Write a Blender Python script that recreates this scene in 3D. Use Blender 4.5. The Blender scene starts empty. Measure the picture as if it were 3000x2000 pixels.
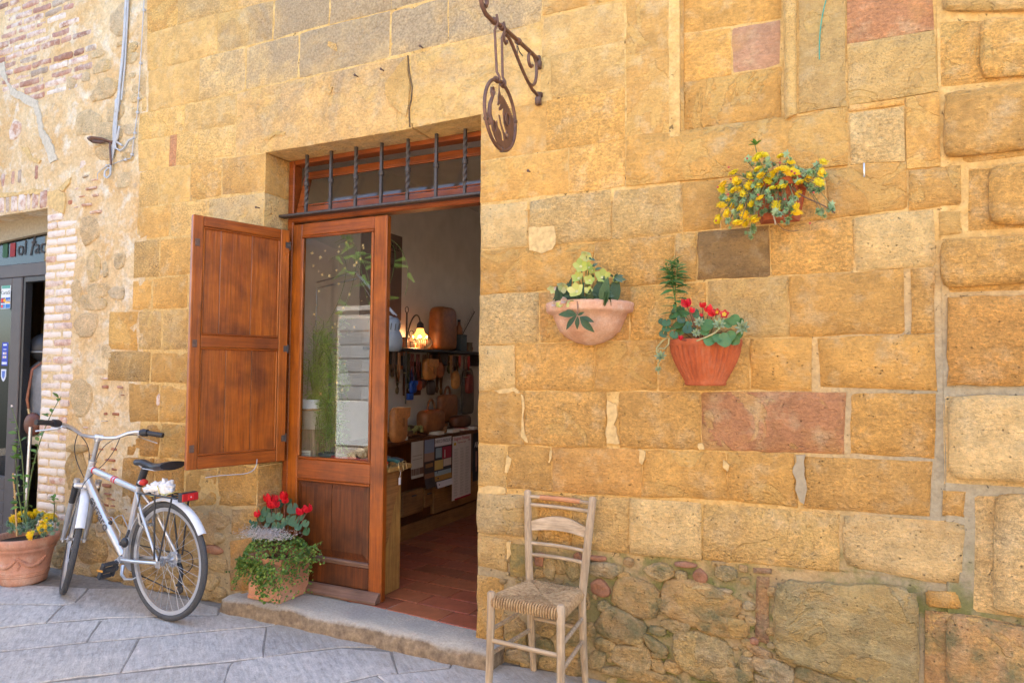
import bpy, bmesh, math, random
from mathutils import Vector, Matrix, Quaternion, noise as mnoise
PI=math.pi; R=math.radians
scene=bpy.context.scene; COL=scene.collection
# ---------------------------------------------------------------- camera, sky, sun, exposure
cam=bpy.data.cameras.new('camera'); camo=bpy.data.objects.new('camera',cam); COL.objects.link(camo)
cam.sensor_width=36; cam.lens=24; cam.clip_start=.05; cam.clip_end=500
_y,_p,_r=R(25.288),R(2.493),R(.490)
_f=Vector((-math.sin(_y)*math.cos(_p),math.cos(_y)*math.cos(_p),math.sin(_p)))
_a=Vector((math.cos(_y),math.sin(_y),0)); _u=_a.cross(_f)
_x=_a*math.cos(_r)+_u*math.sin(_r); _z=-_a*math.sin(_r)+_u*math.cos(_r)
camo.matrix_world=Matrix(((_x.x,_z.x,-_f.x,0),(_x.y,_z.y,-_f.y,-3.25),(_x.z,_z.z,-_f.z,1.45),(0,0,0,1)))
scene.camera=camo
SUN_EL,SUN_AZ=R(56),R(14)          # sun stands behind the shop, so this side of the lane is in open shade
world=bpy.data.worlds.new('World'); scene.world=world; world.use_nodes=True
wn=world.node_tree.nodes; wl=world.node_tree.links
sky=wn.new('ShaderNodeTexSky'); sky.sky_type='NISHITA'; sky.sun_disc=False
sky.sun_elevation=SUN_EL; sky.sun_rotation=SUN_AZ; sky.dust_density=2.0; sky.ozone_density=1.0; sky.air_density=1.0
bg=wn['Background']; bg.inputs[1].default_value=.15
wl.new(sky.outputs[0],bg.inputs[0])
sl=bpy.data.lights.new('sun','SUN'); sl.energy=4.6; sl.angle=R(.5); sl.color=(1,.95,.87)
so=bpy.data.objects.new('sun',sl); COL.objects.link(so)
_sd=Vector((math.sin(SUN_AZ)*math.cos(SUN_EL),math.cos(SUN_AZ)*math.cos(SUN_EL),math.sin(SUN_EL)))
so.rotation_euler=_sd.to_track_quat('Z','Y').to_euler(); so.location=(0,0,14)
scene.view_settings.view_transform='Standard'; scene.view_settings.look='None'
scene.view_settings.exposure=2.6; scene.view_settings.gamma=1; scene.view_settings.use_curve_mapping=False
scene.cycles.max_bounces=10; scene.cycles.diffuse_bounces=5; scene.cycles.transparent_max_bounces=16
scene.cycles.use_denoising=True
scene.cycles.sample_clamp_indirect=6

# ---------------------------------------------------------------- material helpers
class NT:
    def __init__(s,name):
        s.m=bpy.data.materials.new(name); s.m.use_nodes=True; s.t=s.m.node_tree; s.n=s.t.nodes; s.b=s.n['Principled BSDF']; s.out=s.n['Material Output']
    def new(s,t,**k):
        n=s.n.new(t)
        for a,v in k.items(): setattr(n,a,v)
        return n
    def link(s,a,b): s.t.links.new(a,b)
    def val(s,sock,v):
        if hasattr(v,'is_linked') or hasattr(v,'links'): s.link(v,sock)
        else: sock.default_value=v
    def math(s,op,a,b=0.,c=None,clamp=False):
        n=s.new('ShaderNodeMath',operation=op); n.use_clamp=clamp
        s.val(n.inputs[0],a); s.val(n.inputs[1],b)
        if c is not None: s.val(n.inputs[2],c)
        return n.outputs[0]
    def mix(s,f,a,b,mode='MIX'):
        n=s.new('ShaderNodeMix',data_type='RGBA',blend_type=mode); 
        s.val(n.inputs[0],f); s.val(n.inputs[6],a); s.val(n.inputs[7],b); return n.outputs[2]
    def ramp(s,f,lo,hi,a=0.,b=1.):
        n=s.new('ShaderNodeMapRange'); n.clamp=True
        s.val(n.inputs[0],f); n.inputs[1].default_value=lo; n.inputs[2].default_value=hi; n.inputs[3].default_value=a; n.inputs[4].default_value=b
        return n.outputs[0]
    def noise(s,v,scale,detail=3,rough=.55,dist=0.):
        n=s.new('ShaderNodeTexNoise'); s.link(v,n.inputs['Vector']); n.inputs['Scale'].default_value=scale
        n.inputs['Detail'].default_value=detail; n.inputs['Roughness'].default_value=rough; n.inputs['Distortion'].default_value=dist
        return n.outputs[0]
    def voro(s,v,scale,feature='F1'):
        n=s.new('ShaderNodeTexVoronoi',feature=feature); s.link(v,n.inputs['Vector']); n.inputs['Scale'].default_value=scale
        return n.outputs[0]
    def pos(s): return s.new('ShaderNodeNewGeometry').outputs['Position']
    def obj(s): return s.new('ShaderNodeTexCoord').outputs['Object']
    def info(s): return s.new('ShaderNodeObjectInfo')
    def attr(s,name):
        n=s.new('ShaderNodeAttribute',attribute_type='OBJECT',attribute_name=name); return n.outputs['Fac']
    def vadd(s,a,b):
        n=s.new('ShaderNodeVectorMath',operation='ADD'); s.link(a,n.inputs[0]); s.val(n.inputs[1],b); return n.outputs[0]
    def vscale(s,a,v):
        n=s.new('ShaderNodeVectorMath',operation='MULTIPLY'); s.link(a,n.inputs[0]); n.inputs[1].default_value=v; return n.outputs[0]
    def sep(s,a):
        n=s.new('ShaderNodeSeparateXYZ'); s.link(a,n.inputs[0]); return n.outputs
    def gain(s,col,f):
        n=s.new('ShaderNodeVectorMath',operation='SCALE'); s.link(col,n.inputs[0]); s.val(n.inputs[3],f); return n.outputs[0]
    def bump(s,h,dist,strength=1.):
        n=s.new('ShaderNodeBump'); s.link(h,n.inputs['Height']); s.val(n.inputs['Distance'],dist); n.inputs['Strength'].default_value=strength
        s.link(n.outputs[0],s.b.inputs['Normal'])
    def set(s,col=None,rough=None,metal=None,**k):
        if col is not None: s.val(s.b.inputs['Base Color'],col)
        if rough is not None: s.val(s.b.inputs['Roughness'],rough)
        if metal is not None: s.val(s.b.inputs['Metallic'],metal)
        for a,v in k.items(): s.val(s.b.inputs[a],v)
        return s.m
def simple(name,col,rough=.6,metal=0.,var=.25,scale=30,bump=.0005,**k):
    m=NT(name); p=m.obj(); n=m.noise(p,scale,4)
    c=m.gain(m.new('ShaderNodeRGB').outputs[0],m.ramp(n,.25,.75,1-var,1+var)); m.n['RGB'].outputs[0].default_value=(*col,1)
    if bump: m.bump(n,bump)
    return m.set(c,rough,metal,**k)
def tinted(name,rough=.6,metal=0.,var=.25,scale=30,bump=.0005,transl=0.,**k):
    """colour comes from each object's own colour"""
    m=NT(name); p=m.obj(); i=m.info(); n=m.noise(p,scale,4)
    c=m.gain(i.outputs['Color'],m.ramp(n,.25,.75,1-var,1+var))
    if bump: m.bump(n,bump)
    m.set(c,rough,metal,**k)
    if transl:
        t=m.new('ShaderNodeBsdfTranslucent'); m.link(c,t.inputs[0]); mx=m.new('ShaderNodeMixShader'); mx.inputs[0].default_value=transl
        m.link(m.b.outputs[0],mx.inputs[1]); m.link(t.outputs[0],mx.inputs[2]); m.link(mx.outputs[0],m.out.inputs[0])
    return m.m
# -- sandstone: colour per stone, blotches, grain, pits, dark lichen and moss with shapes of their own
def make_stone(name,grain=1.):
    m=NT(name); w=m.pos(); i=m.info()
    r=m.new('ShaderNodeCombineXYZ'); 
    for k in range(3): m.link(m.math('MULTIPLY',i.outputs['Random'],37.+11*k),r.inputs[k])
    p=m.vadd(w,r.outputs[0])
    big=m.noise(p,2.6,3); mid=m.noise(p,14,6,.62); fine=m.noise(p,75,5,.65); gr=m.noise(p,230,2,.7)
    c=m.gain(i.outputs['Color'],m.ramp(big,.3,.7,.9,1.12))
    rnd=i.outputs['Random']; ka=m.ramp(m.math('FRACT',m.math('MULTIPLY',rnd,7.31)),0,1,.35,1.25); var=lambda f,a:m.math('ADD',1.,m.math('MULTIPLY',m.math('MULTIPLY',m.math('SUBTRACT',f,.5),a),ka))
    c=m.gain(c,m.ramp(mid,.3,.7,.80,1.18))
    spall=m.math('MULTIPLY',m.ramp(m.noise(p,3.6,5,.55,1.2),.545,.56),m.ramp(m.math('FRACT',m.math('MULTIPLY',rnd,3.7)),.45,.55)); c=m.mix(m.math('MULTIPLY',spall,.45),c,(.66,.42,.13,1))
    c=m.mix(m.math('MULTIPLY',m.ramp(m.noise(p,6,5,.6),.48,.7),.5),c,(.60,.33,.09,1))          # iron-rich streaks
    c=m.mix(m.math('MULTIPLY',m.ramp(m.noise(p,9,4,.6),.52,.74),.45),c,(.66,.52,.30,1))         # weathered pale skin
    fm=m.noise(m.vscale(p,(38,38,95)),1,4,.6); c=m.gain(c,var(fine,1.15)); c=m.gain(c,var(gr,.75)); c=m.gain(c,var(fm,.85))
    pit=m.attr('pit'); ph=m.math('MULTIPLY',m.ramp(m.voro(m.vadd(p,m.gain(m.vadd(p,(0,0,0)),0.)),44),.03,.2,1,0),m.ramp(m.noise(p,17,3),.46,.62))
    ph=m.math('MULTIPLY',ph,pit); c=m.gain(c,m.math('SUBTRACT',1.,m.math('MULTIPLY',ph,.8)))
    ds=m.new('ShaderNodeVectorMath',operation='DISTANCE'); m.link(m.vscale(w,(.75,0,1.3)),ds.inputs[0]); ds.inputs[1].default_value=(-2.5*.75,0,3.62*1.3)
    st=m.math('MULTIPLY',m.math('ADD',m.attr('stain'),m.ramp(ds.outputs['Value'],.2,1.35,1.15,0.)),m.math('SUBTRACT',1.,m.attr('clean'))); sn=m.noise(w,2.1,8,.66,.6); 
    sm=m.math('MULTIPLY',m.ramp(m.math('ADD',sn,m.math('MULTIPLY',st,.2)),.58,.76),m.math('MINIMUM',m.math('MULTIPLY',st,1.6),1.))
    c=m.mix(m.math('MULTIPLY',sm,.75),c,m.mix(m.ramp(fine,.4,.6),(.25,.185,.115,1),(.42,.32,.20,1)))
    sp=m.attr('speck'); sk=m.math('MULTIPLY',m.math('MULTIPLY',m.ramp(m.noise(p,120,4,.8),.52,.6),m.ramp(m.noise(p,5,4,.6),.42,.6)),sp)
    c=m.mix(sk,c,(.10,.06,.03,1))
    mo=m.attr('moss'); mm=m.ramp(m.math('ADD',m.noise(w,7,7,.7),m.math('MULTIPLY',mo,.36)),.66,.84)
    mm=m.math('MULTIPLY',mm,m.math('MINIMUM',m.math('MULTIPLY',mo,2.),1.))
    c=m.mix(m.math('MULTIPLY',mm,.85),c,m.mix(fine,(.085,.10,.03,1),(.26,.25,.13,1)))
    h=m.math('ADD',m.math('MULTIPLY',mid,1.1),m.math('MULTIPLY',fine,.55)); h=m.math('ADD',h,m.math('MULTIPLY',gr,.3)); h=m.math('ADD',h,m.math('MULTIPLY',fm,.5)); h=m.math('SUBTRACT',h,m.math('MULTIPLY',spall,.35)); h=m.math('SUBTRACT',h,m.math('MULTIPLY',ph,1.1))
    m.bump(h,m.math('ADD',.006*grain,m.math('MULTIPLY',m.attr('rgh'),.009*grain)))
    return m.set(c,.92)
M={}
M['stone']=make_stone('sandstone')
def make_mortar():
    m=NT('lime_mortar'); w=m.pos(); x,y,z=m.sep(w); n=m.noise(w,1.7,4); f=m.noise(w,60,5,.65); md=m.noise(w,12,5,.6)
    g=m.ramp(m.math('ADD',x,m.math('MULTIPLY',n,.9)),.15,.75)
    g=m.math('MULTIPLY',g,m.ramp(z,2.0,1.5))
    c=m.mix(m.ramp(md,.35,.65),(.54,.32,.095,1),(.66,.44,.17,1)); c=m.mix(g,c,m.mix(md,(.31,.265,.175,1),(.41,.355,.25,1)))
    low=m.ramp(z,.66,.5); c=m.mix(m.math('MULTIPLY',low,.82),c,m.mix(md,(.19,.15,.085,1),(.38,.31,.20,1)))
    c=m.mix(m.math('MULTIPLY',m.math('MULTIPLY',m.ramp(z,.9,.5),m.ramp(x,-1.5,-.9)),m.ramp(m.noise(w,5,6,.7),.44,.58)),c,(.15,.155,.05,1))
    c=m.gain(c,m.ramp(m.noise(w,31,3,.6,.8),.64,.71,1,.3)); c=m.gain(c,m.ramp(f,.3,.7,.78,1.18)); h=m.math('ADD',md,m.math('MULTIPLY',f,.7)); m.bump(h,.01); return m.set(c,.95)  # shade of deep holes painted into the mortar as dark dots
M['mortar']=make_mortar()
def make_plaster():
    m=NT('old_plaster'); w=m.pos(); a=m.noise(w,2.3,6,.65); b=m.noise(w,7,6,.65,.3); f=m.noise(w,55,6,.7); d=m.noise(w,22,5,.6)
    c=m.mix(m.ramp(a,.36,.6),(.60,.37,.15,1),(.68,.51,.29,1)); c=m.mix(m.ramp(b,.5,.66),c,(.70,.60,.44,1))
    c=m.mix(m.math('MULTIPLY',m.ramp(m.noise(w,4.2,6,.7),.58,.68),.7),c,(.36,.28,.20,1))
    c=m.mix(m.math('MULTIPLY',m.ramp(m.noise(w,3.1,5,.7),.6,.7),.8),c,(.74,.68,.58,1))
    z=m.sep(w)[2]; c=m.mix(m.math('MULTIPLY',m.ramp(z,.75,.15),.55),c,m.mix(d,(.22,.17,.12,1),(.42,.34,.24,1)))
    c=m.gain(c,m.ramp(f,.3,.7,.8,1.16)); c=m.gain(c,m.ramp(d,.32,.68,.86,1.1))
    h=m.math('ADD',m.math('MULTIPLY',b,1.4),m.math('ADD',d,m.math('MULTIPLY',f,.6))); m.bump(h,.014); return m.set(c,.95)
M['plaster']=make_plaster()
def make_brick():
    m=NT('old_brick'); w=m.pos(); i=m.info(); f=m.noise(w,80,4,.65); a=m.noise(w,16,5,.65)
    c=m.gain(i.outputs['Color'],m.ramp(a,.3,.7,.75,1.22)); c=m.gain(c,m.ramp(f,.3,.7,.82,1.15))
    wh=m.attr('wash'); k=m.ramp(m.math('ADD',m.noise(w,11,6,.7),m.math('MULTIPLY',wh,.4)),.58,.76); k=m.math('MULTIPLY',k,m.math('MINIMUM',m.math('MULTIPLY',wh,1.6),.92))
    c=m.mix(k,c,m.mix(f,(.66,.56,.46,1),(.78,.70,.62,1)))
    m.bump(m.math('ADD',a,m.math('MULTIPLY',f,.5)),.008); return m.set(c,.93)
M['brick']=make_brick()
M['grey_mortar']=simple('cement_patch',(.34,.28,.185),.95,var=.18,scale=40,bump=.004)
M['pale_mortar']=simple('lime_patch',(.56,.385,.165),.95,var=.3,scale=35,bump=.004)
def make_paving():
    m=NT('paving_stone'); w=m.pos(); i=m.info()
    rt=m.new('ShaderNodeVectorRotate'); rt.rotation_type='Z_AXIS'; m.link(w,rt.inputs[0]); rt.inputs['Angle'].default_value=R(38)
    s=m.vscale(rt.outputs[0],(9,42,20)); ch=m.noise(s,1,4,.6); a=m.noise(w,2.2,5,.6); f=m.noise(w,120,4,.7); b=m.noise(w,17,5,.6)
    c=m.mix(m.ramp(a,.3,.7),(.40,.367,.335,1),(.52,.478,.43,1)); c=m.gain(c,m.ramp(i.outputs['Random'],0,1,.88,1.1))
    c=m.gain(c,m.ramp(f,.3,.7,.78,1.18)); c=m.gain(c,m.ramp(b,.3,.7,.82,1.12)); c=m.gain(c,m.ramp(ch,.3,.6,.76,1.08))
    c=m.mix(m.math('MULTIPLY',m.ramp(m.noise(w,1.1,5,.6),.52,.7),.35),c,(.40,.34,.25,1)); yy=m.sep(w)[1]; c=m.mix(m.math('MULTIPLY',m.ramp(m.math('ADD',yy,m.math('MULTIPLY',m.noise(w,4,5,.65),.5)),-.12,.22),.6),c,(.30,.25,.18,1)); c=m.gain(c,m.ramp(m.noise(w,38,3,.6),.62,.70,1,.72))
    m.bump(m.math('ADD',m.math('MULTIPLY',ch,1.),m.math('ADD',m.math('MULTIPLY',f,.25),m.math('MULTIPLY',b,.7))),.006); return m.set(c,.8)
M['paving']=make_paving()
M['streak']=simple('pale_cement_streak',(.50,.44,.34),.95,var=.2,scale=40,bump=.004)
M['crack']=simple('crack_dark',(.15,.095,.045),.95,var=.4,scale=60)  # dark colour of the thin strip that draws the lintel crack
M['joint_dirt']=simple('joint_dirt',(.22,.195,.165),.95,var=.3,scale=40,bump=.004)
def make_step():
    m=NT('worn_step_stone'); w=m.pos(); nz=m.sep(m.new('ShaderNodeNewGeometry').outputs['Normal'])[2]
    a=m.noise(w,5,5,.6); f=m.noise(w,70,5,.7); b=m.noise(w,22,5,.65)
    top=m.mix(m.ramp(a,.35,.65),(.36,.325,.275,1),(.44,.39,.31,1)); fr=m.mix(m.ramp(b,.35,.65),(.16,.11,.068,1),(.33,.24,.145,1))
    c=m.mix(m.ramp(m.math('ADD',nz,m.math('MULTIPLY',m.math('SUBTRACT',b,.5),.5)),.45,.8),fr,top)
    c=m.gain(c,m.ramp(f,.3,.7,.8,1.18)); m.bump(m.math('ADD',b,m.math('MULTIPLY',f,.7)),.008); return m.set(c,.88)
M['step']=make_step()
def make_wood(name,ca,cb,cd,rough=.38,axis=2,coat=.25,dark=.5):
    m=NT(name); p=m.obj(); i=m.info(); r=m.new('ShaderNodeCombineXYZ'); m.link(m.math('MULTIPLY',i.outputs['Random'],9.),r.inputs[0]); p=m.vadd(p,r.outputs[0])
    sc=[26.,26.,26.]; sc[axis]=1.6; g=m.noise(m.vscale(p,tuple(sc)),1,5,.6,1.2); sc2=[120.,120.,120.]; sc2[axis]=4; g2=m.noise(m.vscale(p,tuple(sc2)),1,3,.6)
    a=m.noise(p,3.2,4,.6); kn=m.ramp(m.voro(m.vscale(p,(3.2,3.2,1.7) if axis==2 else (1.7,3.2,3.2)),1),.02,.09,1,0)
    c=m.mix(m.ramp(g,.3,.7),(*ca,1),(*cb,1)); c=m.mix(m.math('MULTIPLY',m.ramp(a,.46,.72),dark),c,(*cd,1)); c=m.gain(c,m.ramp(g2,.35,.65,.78,1.16)); c=m.gain(c,m.ramp(m.noise(p,6,5,.65),.35,.65,.82,1.12))
    c=m.mix(m.math('MULTIPLY',kn,.7),c,(*cd,1))
    m.bump(m.math('ADD',g,m.math('MULTIPLY',g2,.5)),.0018); return m.set(c,m.ramp(a,.3,.7,rough-.06,rough+.12),**{'Coat Weight':coat,'Coat Roughness':.25,'Specular IOR Level':.35})
M['wood']=make_wood('varnished_wood',(.25,.055,.004),(.38,.100,.008),(.07,.015,.003),coat=.15,dark=.75,rough=.33)
M['wood_rail']=make_wood('varnished_rail',(.22,.046,.004),(.34,.084,.007),(.07,.015,.003),axis=0,coat=.15,rough=.33)
M['wood_dark']=make_wood('weathered_door_wood',(.075,.019,.004),(.15,.040,.007),(.03,.010,.004),rough=.45,coat=.06,dark=.75)
M['wood_grey']=make_wood('scuffed_wood',(.12,.06,.04),(.22,.13,.09),(.06,.035,.03),rough=.6,axis=0,coat=0)
M['wood_red']=make_wood('red_varnished_wood',(.19,.043,.008),(.28,.070,.012),(.08,.020,.005),axis=0,coat=.1)
M['wood_pale']=make_wood('bare_chair_wood',(.36,.26,.16),(.51,.39,.26),(.22,.14,.07),rough=.72,coat=0,dark=.4)
M['wood_pale_x']=make_wood('bare_rail_wood',(.36,.26,.16),(.52,.40,.27),(.22,.14,.07),rough=.72,axis=0,coat=0,dark=.3)
M['wood_orange']=make_wood('orange_rail_wood',(.50,.22,.10),(.58,.29,.14),(.36,.14,.06),rough=.6,axis=0,coat=0,dark=.3)
M['wood_ochre']=make_wood('counter_wood',(.32,.17,.045),(.45,.26,.075),(.17,.08,.03),rough=.6,coat=0)
M['wood_box']=make_wood('crate_wood',(.24,.11,.035),(.33,.16,.05),(.11,.05,.02),rough=.7,axis=1,coat=0)
M['iron']=simple('rusty_iron',(.125,.072,.052),.55,.35,var=.4,scale=60,bump=.0012)
M['iron_red']=simple('rust_red_iron',(.15,.075,.05),.5,.4,var=.35,scale=35,bump=.001)
M['iron_dark']=simple('dark_iron',(.075,.062,.056),.5,.4,var=.35,scale=70,bump=.001)
def make_glass(name,tint=(.93,.95,.94),ior=1.5,rough=0.):
    m=NT(name); t=m.new('ShaderNodeBsdfTransparent'); t.inputs[0].default_value=(*tint,1); g=m.new('ShaderNodeBsdfGlossy'); g.inputs['Roughness'].default_value=rough
    lw=m.new('ShaderNodeLayerWeight'); lw.inputs[0].default_value=.5; r0=((ior-1)/(ior+1))**2; f=m.math('ADD',r0,m.math('MULTIPLY',1-r0,m.math('POWER',lw.outputs['Facing'],5.))); mx=m.new('ShaderNodeMixShader'); m.link(f,mx.inputs[0]); m.link(t.outputs[0],mx.inputs[1]); m.link(g.outputs[0],mx.inputs[2]); m.link(mx.outputs[0],m.out.inputs[0])
    return m.m
M['glass']=make_glass('window_glass',ior=1.62)
M['glass_dark']=make_glass('tinted_glass',(.45,.46,.47),1.55)
def make_terracotta(name,ca,cb,bloom,bl=.5):
    m=NT(name); p=m.obj(); a=m.noise(p,7,6,.65); f=m.noise(p,110,4,.6); s=m.noise(m.vscale(p,(22,22,5)),1,4)
    c=m.mix(m.ramp(a,.35,.65),(*ca,1),(*cb,1)); c=m.mix(m.math('MULTIPLY',m.ramp(m.noise(p,10,6,.7),.5,.68),bl),c,(*bloom,1)); c=m.gain(c,m.ramp(s,.3,.7,.88,1.1)); c=m.gain(c,m.ramp(f,.3,.7,.9,1.1))
    m.bump(m.math('ADD',a,m.math('MULTIPLY',f,.3)),.002); return m.set(c,.85)
M['terra_pale']=make_terracotta('pale_terracotta',(.52,.27,.165),(.60,.35,.22),(.68,.50,.38),.6)
M['terra_pot']=make_terracotta('aged_terracotta',(.44,.20,.125),(.54,.27,.17),(.56,.42,.33),.55)
M['terra_square']=make_terracotta('square_terracotta',(.50,.215,.115),(.58,.27,.15),(.52,.36,.27),.4)
M['terra_red']=make_terracotta('red_terracotta',(.34,.070,.020),(.44,.105,.030),(.42,.19,.11),.3)
M['soil']=simple('potting_soil',(.05,.035,.022),.95,var=.5,scale=60,bump=.01)
M['leaf']=tinted('leaf',.55,var=.3,scale=25,transl=.22)
M['petal']=tinted('petal',.5,var=.12,scale=40,transl=.3,bump=.0002)
M['tile']=tinted('floor_tile',.42,var=.22,scale=14,bump=.0008)
M['grout']=simple('grout',(.16,.12,.10),.9)
M['limewash']=simple('limewashed_wall',(.62,.57,.52),.95,var=.1,scale=5,bump=.004)
M['paint']=tinted('painted_surface',.5,var=.08,scale=20,bump=.0002)
M['matt']=tinted('matt_surface',.85,var=.15,scale=30,bump=.0006)
M['leather']=tinted('leather',.5,var=.35,scale=22,bump=.0012)
M['metal']=tinted('metal',.32,.85,var=.12,scale=40,bump=.0002)
M['rubber']=simple('tyre_rubber',(.055,.056,.06),.75,var=.25,scale=90,bump=.0008)
M['alu']=simple('brushed_aluminium',(.62,.63,.65),.3,.75,var=.06,scale=20,bump=.0001)
M['alu_grey']=simple('grey_aluminium',(.42,.43,.45),.38,.7,var=.1,scale=20,bump=.0001)
M['black_plastic']=simple('black_plastic',(.025,.026,.03),.45,var=.2,scale=50,bump=.0003)
M['anthracite']=simple('anthracite_frame',(.075,.066,.068),.5,.1,var=.12,scale=14,bump=.0003)
M['cable']=simple('grey_cable',(.42,.43,.45),.6,var=.12,scale=25,bump=.0003)
M['paper']=tinted('paper',.9,var=.05,scale=12,bump=.0002)
M['ink']=tinted('ink',.8,var=.02,scale=10,bump=0)
def make_rush():
    m=NT('rush_seat'); p=m.obj(); a=m.noise(p,45,5,.7); b=m.noise(p,9,3)
    c=m.mix(m.ramp(a,.3,.7),(.22,.115,.045,1),(.58,.39,.19,1)); c=m.gain(c,m.ramp(b,.3,.7,.8,1.15)); m.bump(a,.002); return m.set(c,.8)
M['rush']=make_rush()
def emit(name,col,e):
    m=NT(name); m.set((*col,1),.5); m.b.inputs['Emission Color'].default_value=(*col,1); m.b.inputs['Emission Strength'].default_value=e; return m.m
M['bulb']=emit('lit_bulb',(1,.62,.22),6.); M['lamp_glass']=emit('lit_lamp_glass',(1,.36,.06),.7)
M['bark']=simple('twig_bark',(.14,.08,.05),.85,var=.3,scale=50)
# ---------------------------------------------------------------- geometry helpers
class MB:
    """collects simple shapes into one mesh"""
    def __init__(s): s.v=[]; s.f=[]; s.sm=[]
    def add(s,vs,fs,smooth=False):
        o=len(s.v); s.v+= [tuple(v) for v in vs]; s.f+=[tuple(i+o for i in f) for f in fs]; s.sm+=[smooth]*len(fs); return s
    def box(s,x0,x1,y0,y1,z0,z1,bev=0.,rot=None,piv=None):
        if bev<=0:
            vs=[(x,y,z) for x in(x0,x1) for y in(y0,y1) for z in(z0,z1)]
            fs=[(0,1,3,2),(4,6,7,5),(0,4,5,1),(2,3,7,6),(0,2,6,4),(1,5,7,3)]
        else:
            b=min(bev,abs(x1-x0)*.45,abs(y1-y0)*.45,abs(z1-z0)*.45); vs=[];ix={}
            X=(x0,x1);Y=(y0,y1);Z=(z0,z1); sg=(1,-1)
            for i in(0,1):
                for j in(0,1):
                    for k in(0,1):
                        for a in range(3):
                            q=[X[i]+sg[i]*b,Y[j]+sg[j]*b,Z[k]+sg[k]*b]; q[a]=(X[i],Y[j],Z[k])[a]; ix[i,j,k,a]=len(vs); vs.append(tuple(q))
            fs=[]
            g=lambda i,j,k,a: ix[i,j,k,a]
            for i in(0,1):
                q=[g(i,0,0,0),g(i,1,0,0),g(i,1,1,0),g(i,0,1,0)]; fs.append(q if i else q[::-1])
                q=[g(0,i,0,1),g(0,i,1,1),g(1,i,1,1),g(1,i,0,1)]; fs.append(q if i else q[::-1])
                q=[g(0,0,i,2),g(1,0,i,2),g(1,1,i,2),g(0,1,i,2)]; fs.append(q if i else q[::-1])
                for j in(0,1):
                    q=[g(i,j,0,0),g(i,j,1,0),g(i,j,1,1),g(i,j,0,1)]; fs.append(q if i==j else q[::-1])
                    q=[g(i,0,j,0),g(i,0,j,2),g(i,1,j,2),g(i,1,j,0)]; fs.append(q if i==j else q[::-1])
                    q=[g(0,i,j,1),g(1,i,j,1),g(1,i,j,2),g(0,i,j,2)]; fs.append(q if i==j else q[::-1])
                    for k in(0,1):
                        q=[g(i,j,k,0),g(i,j,k,1),g(i,j,k,2)]; fs.append(q if (i+j+k)%2 else q[::-1])
        if rot is not None:
            pv=Vector(piv or (0,0,0)); vs=[rot@(Vector(v)-pv)+pv for v in vs]
        return s.add(vs,fs)
    def tube(s,pts,r,n=8,cap=True,closed=False,flat=1.):
        pts=[Vector(p) for p in pts]; N=len(pts); rs=r if isinstance(r,(list,tuple)) else [r]*N
        T=[]
        for i in range(N):
            if closed: t=pts[(i+1)%N]-pts[i-1]
            else: t=pts[min(i+1,N-1)]-pts[max(i-1,0)]
            T.append(t.normalized() if t.length>1e-9 else Vector((0,0,1)))
        u=T[0].orthogonal().normalized(); vs=[]
        for i in range(N):
            u=(u-T[i]*u.dot(T[i])); u=u.normalized() if u.length>1e-6 else T[i].orthogonal().normalized(); w=T[i].cross(u)
            for k in range(n):
                a=2*PI*k/n; vs.append(pts[i]+(u*math.cos(a)+w*math.sin(a)*flat)*rs[i])
        fs=[]
        for i in range(N if closed else N-1):
            j=(i+1)%N
            for k in range(n): fs.append((i*n+k,i*n+(k+1)%n,j*n+(k+1)%n,j*n+k))
        o=len(s.v); s.add(vs,fs,True)
        if cap and not closed: s.add([vs[k] for k in range(n)],[tuple(range(n))[::-1]]); s.add(vs[-n:],[tuple(range(n))])
        return s
    def lathe(s,prof,n=24,c=(0,0,0),a0=0.,a1=2*PI,smooth=True,wob=None):
        full=abs(a1-a0-2*PI)<1e-6; m=n if full else n+1; vs=[]
        for r,z in prof:
            for k in range(m):
                a=a0+(a1-a0)*k/n; rr=r*(wob(a,z) if wob else 1); vs.append((c[0]+rr*math.cos(a),c[1]+rr*math.sin(a),c[2]+z))
        fs=[]
        for i in range(len(prof)-1):
            for k in range(n):
                k2=(k+1)%m; fs.append((i*m+k,i*m+k2,(i+1)*m+k2,(i+1)*m+k))
        return s.add(vs,fs,smooth)
    def grid(s,P,smooth=True,flip=False):
        n=len(P[0]); vs=[p for row in P for p in row]; fs=[]
        for i in range(len(P)-1):
            for k in range(n-1):
                q=(i*n+k,i*n+k+1,(i+1)*n+k+1,(i+1)*n+k); fs.append(q[::-1] if flip else q)
        return s.add(vs,fs,smooth)
    def sphere(s,c,r,n=10,m=7,sc=(1,1,1),smooth=True,ns=0.,seed=0.,a0=0.,a1=PI):
        P=[]
        for i in range(m+1):
            t=a0+(a1-a0)*i/m
            row=[]
            for k in range(n+1):
                a=2*PI*(k%n)/n; d=Vector((math.sin(t)*math.cos(a),math.sin(t)*math.sin(a),math.cos(t)))
                q=1+ (mnoise.noise(d*2.2+Vector((seed,seed*1.7,3)))*ns if ns else 0)
                row.append((c[0]+d.x*r*sc[0]*q,c[1]+d.y*r*sc[1]*q,c[2]+d.z*r*sc[2]*q))
            P.append(row)
        return s.grid(P,smooth,True)
    def prism(s,poly,y0,y1,smooth=False):
        """poly of (x,z) extruded along y"""
        n=len(poly); vs=[(x,y0,z) for x,z in poly]+[(x,y1,z) for x,z in poly]
        a=sum(poly[i][0]*poly[(i+1)%n][1]-poly[(i+1)%n][0]*poly[i][1] for i in range(n))
        fs=[tuple(range(n)),tuple(range(2*n-1,n-1,-1))]+[(i,n+i,n+(i+1)%n,(i+1)%n) for i in range(n)]
        if a<0: fs=[f[::-1] for f in fs]
        if a<0: pass
        return s.add(vs,fs,smooth)
    def xform(s,M4): s.v=[tuple(M4@Vector(v)) for v in s.v]; return s
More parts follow.
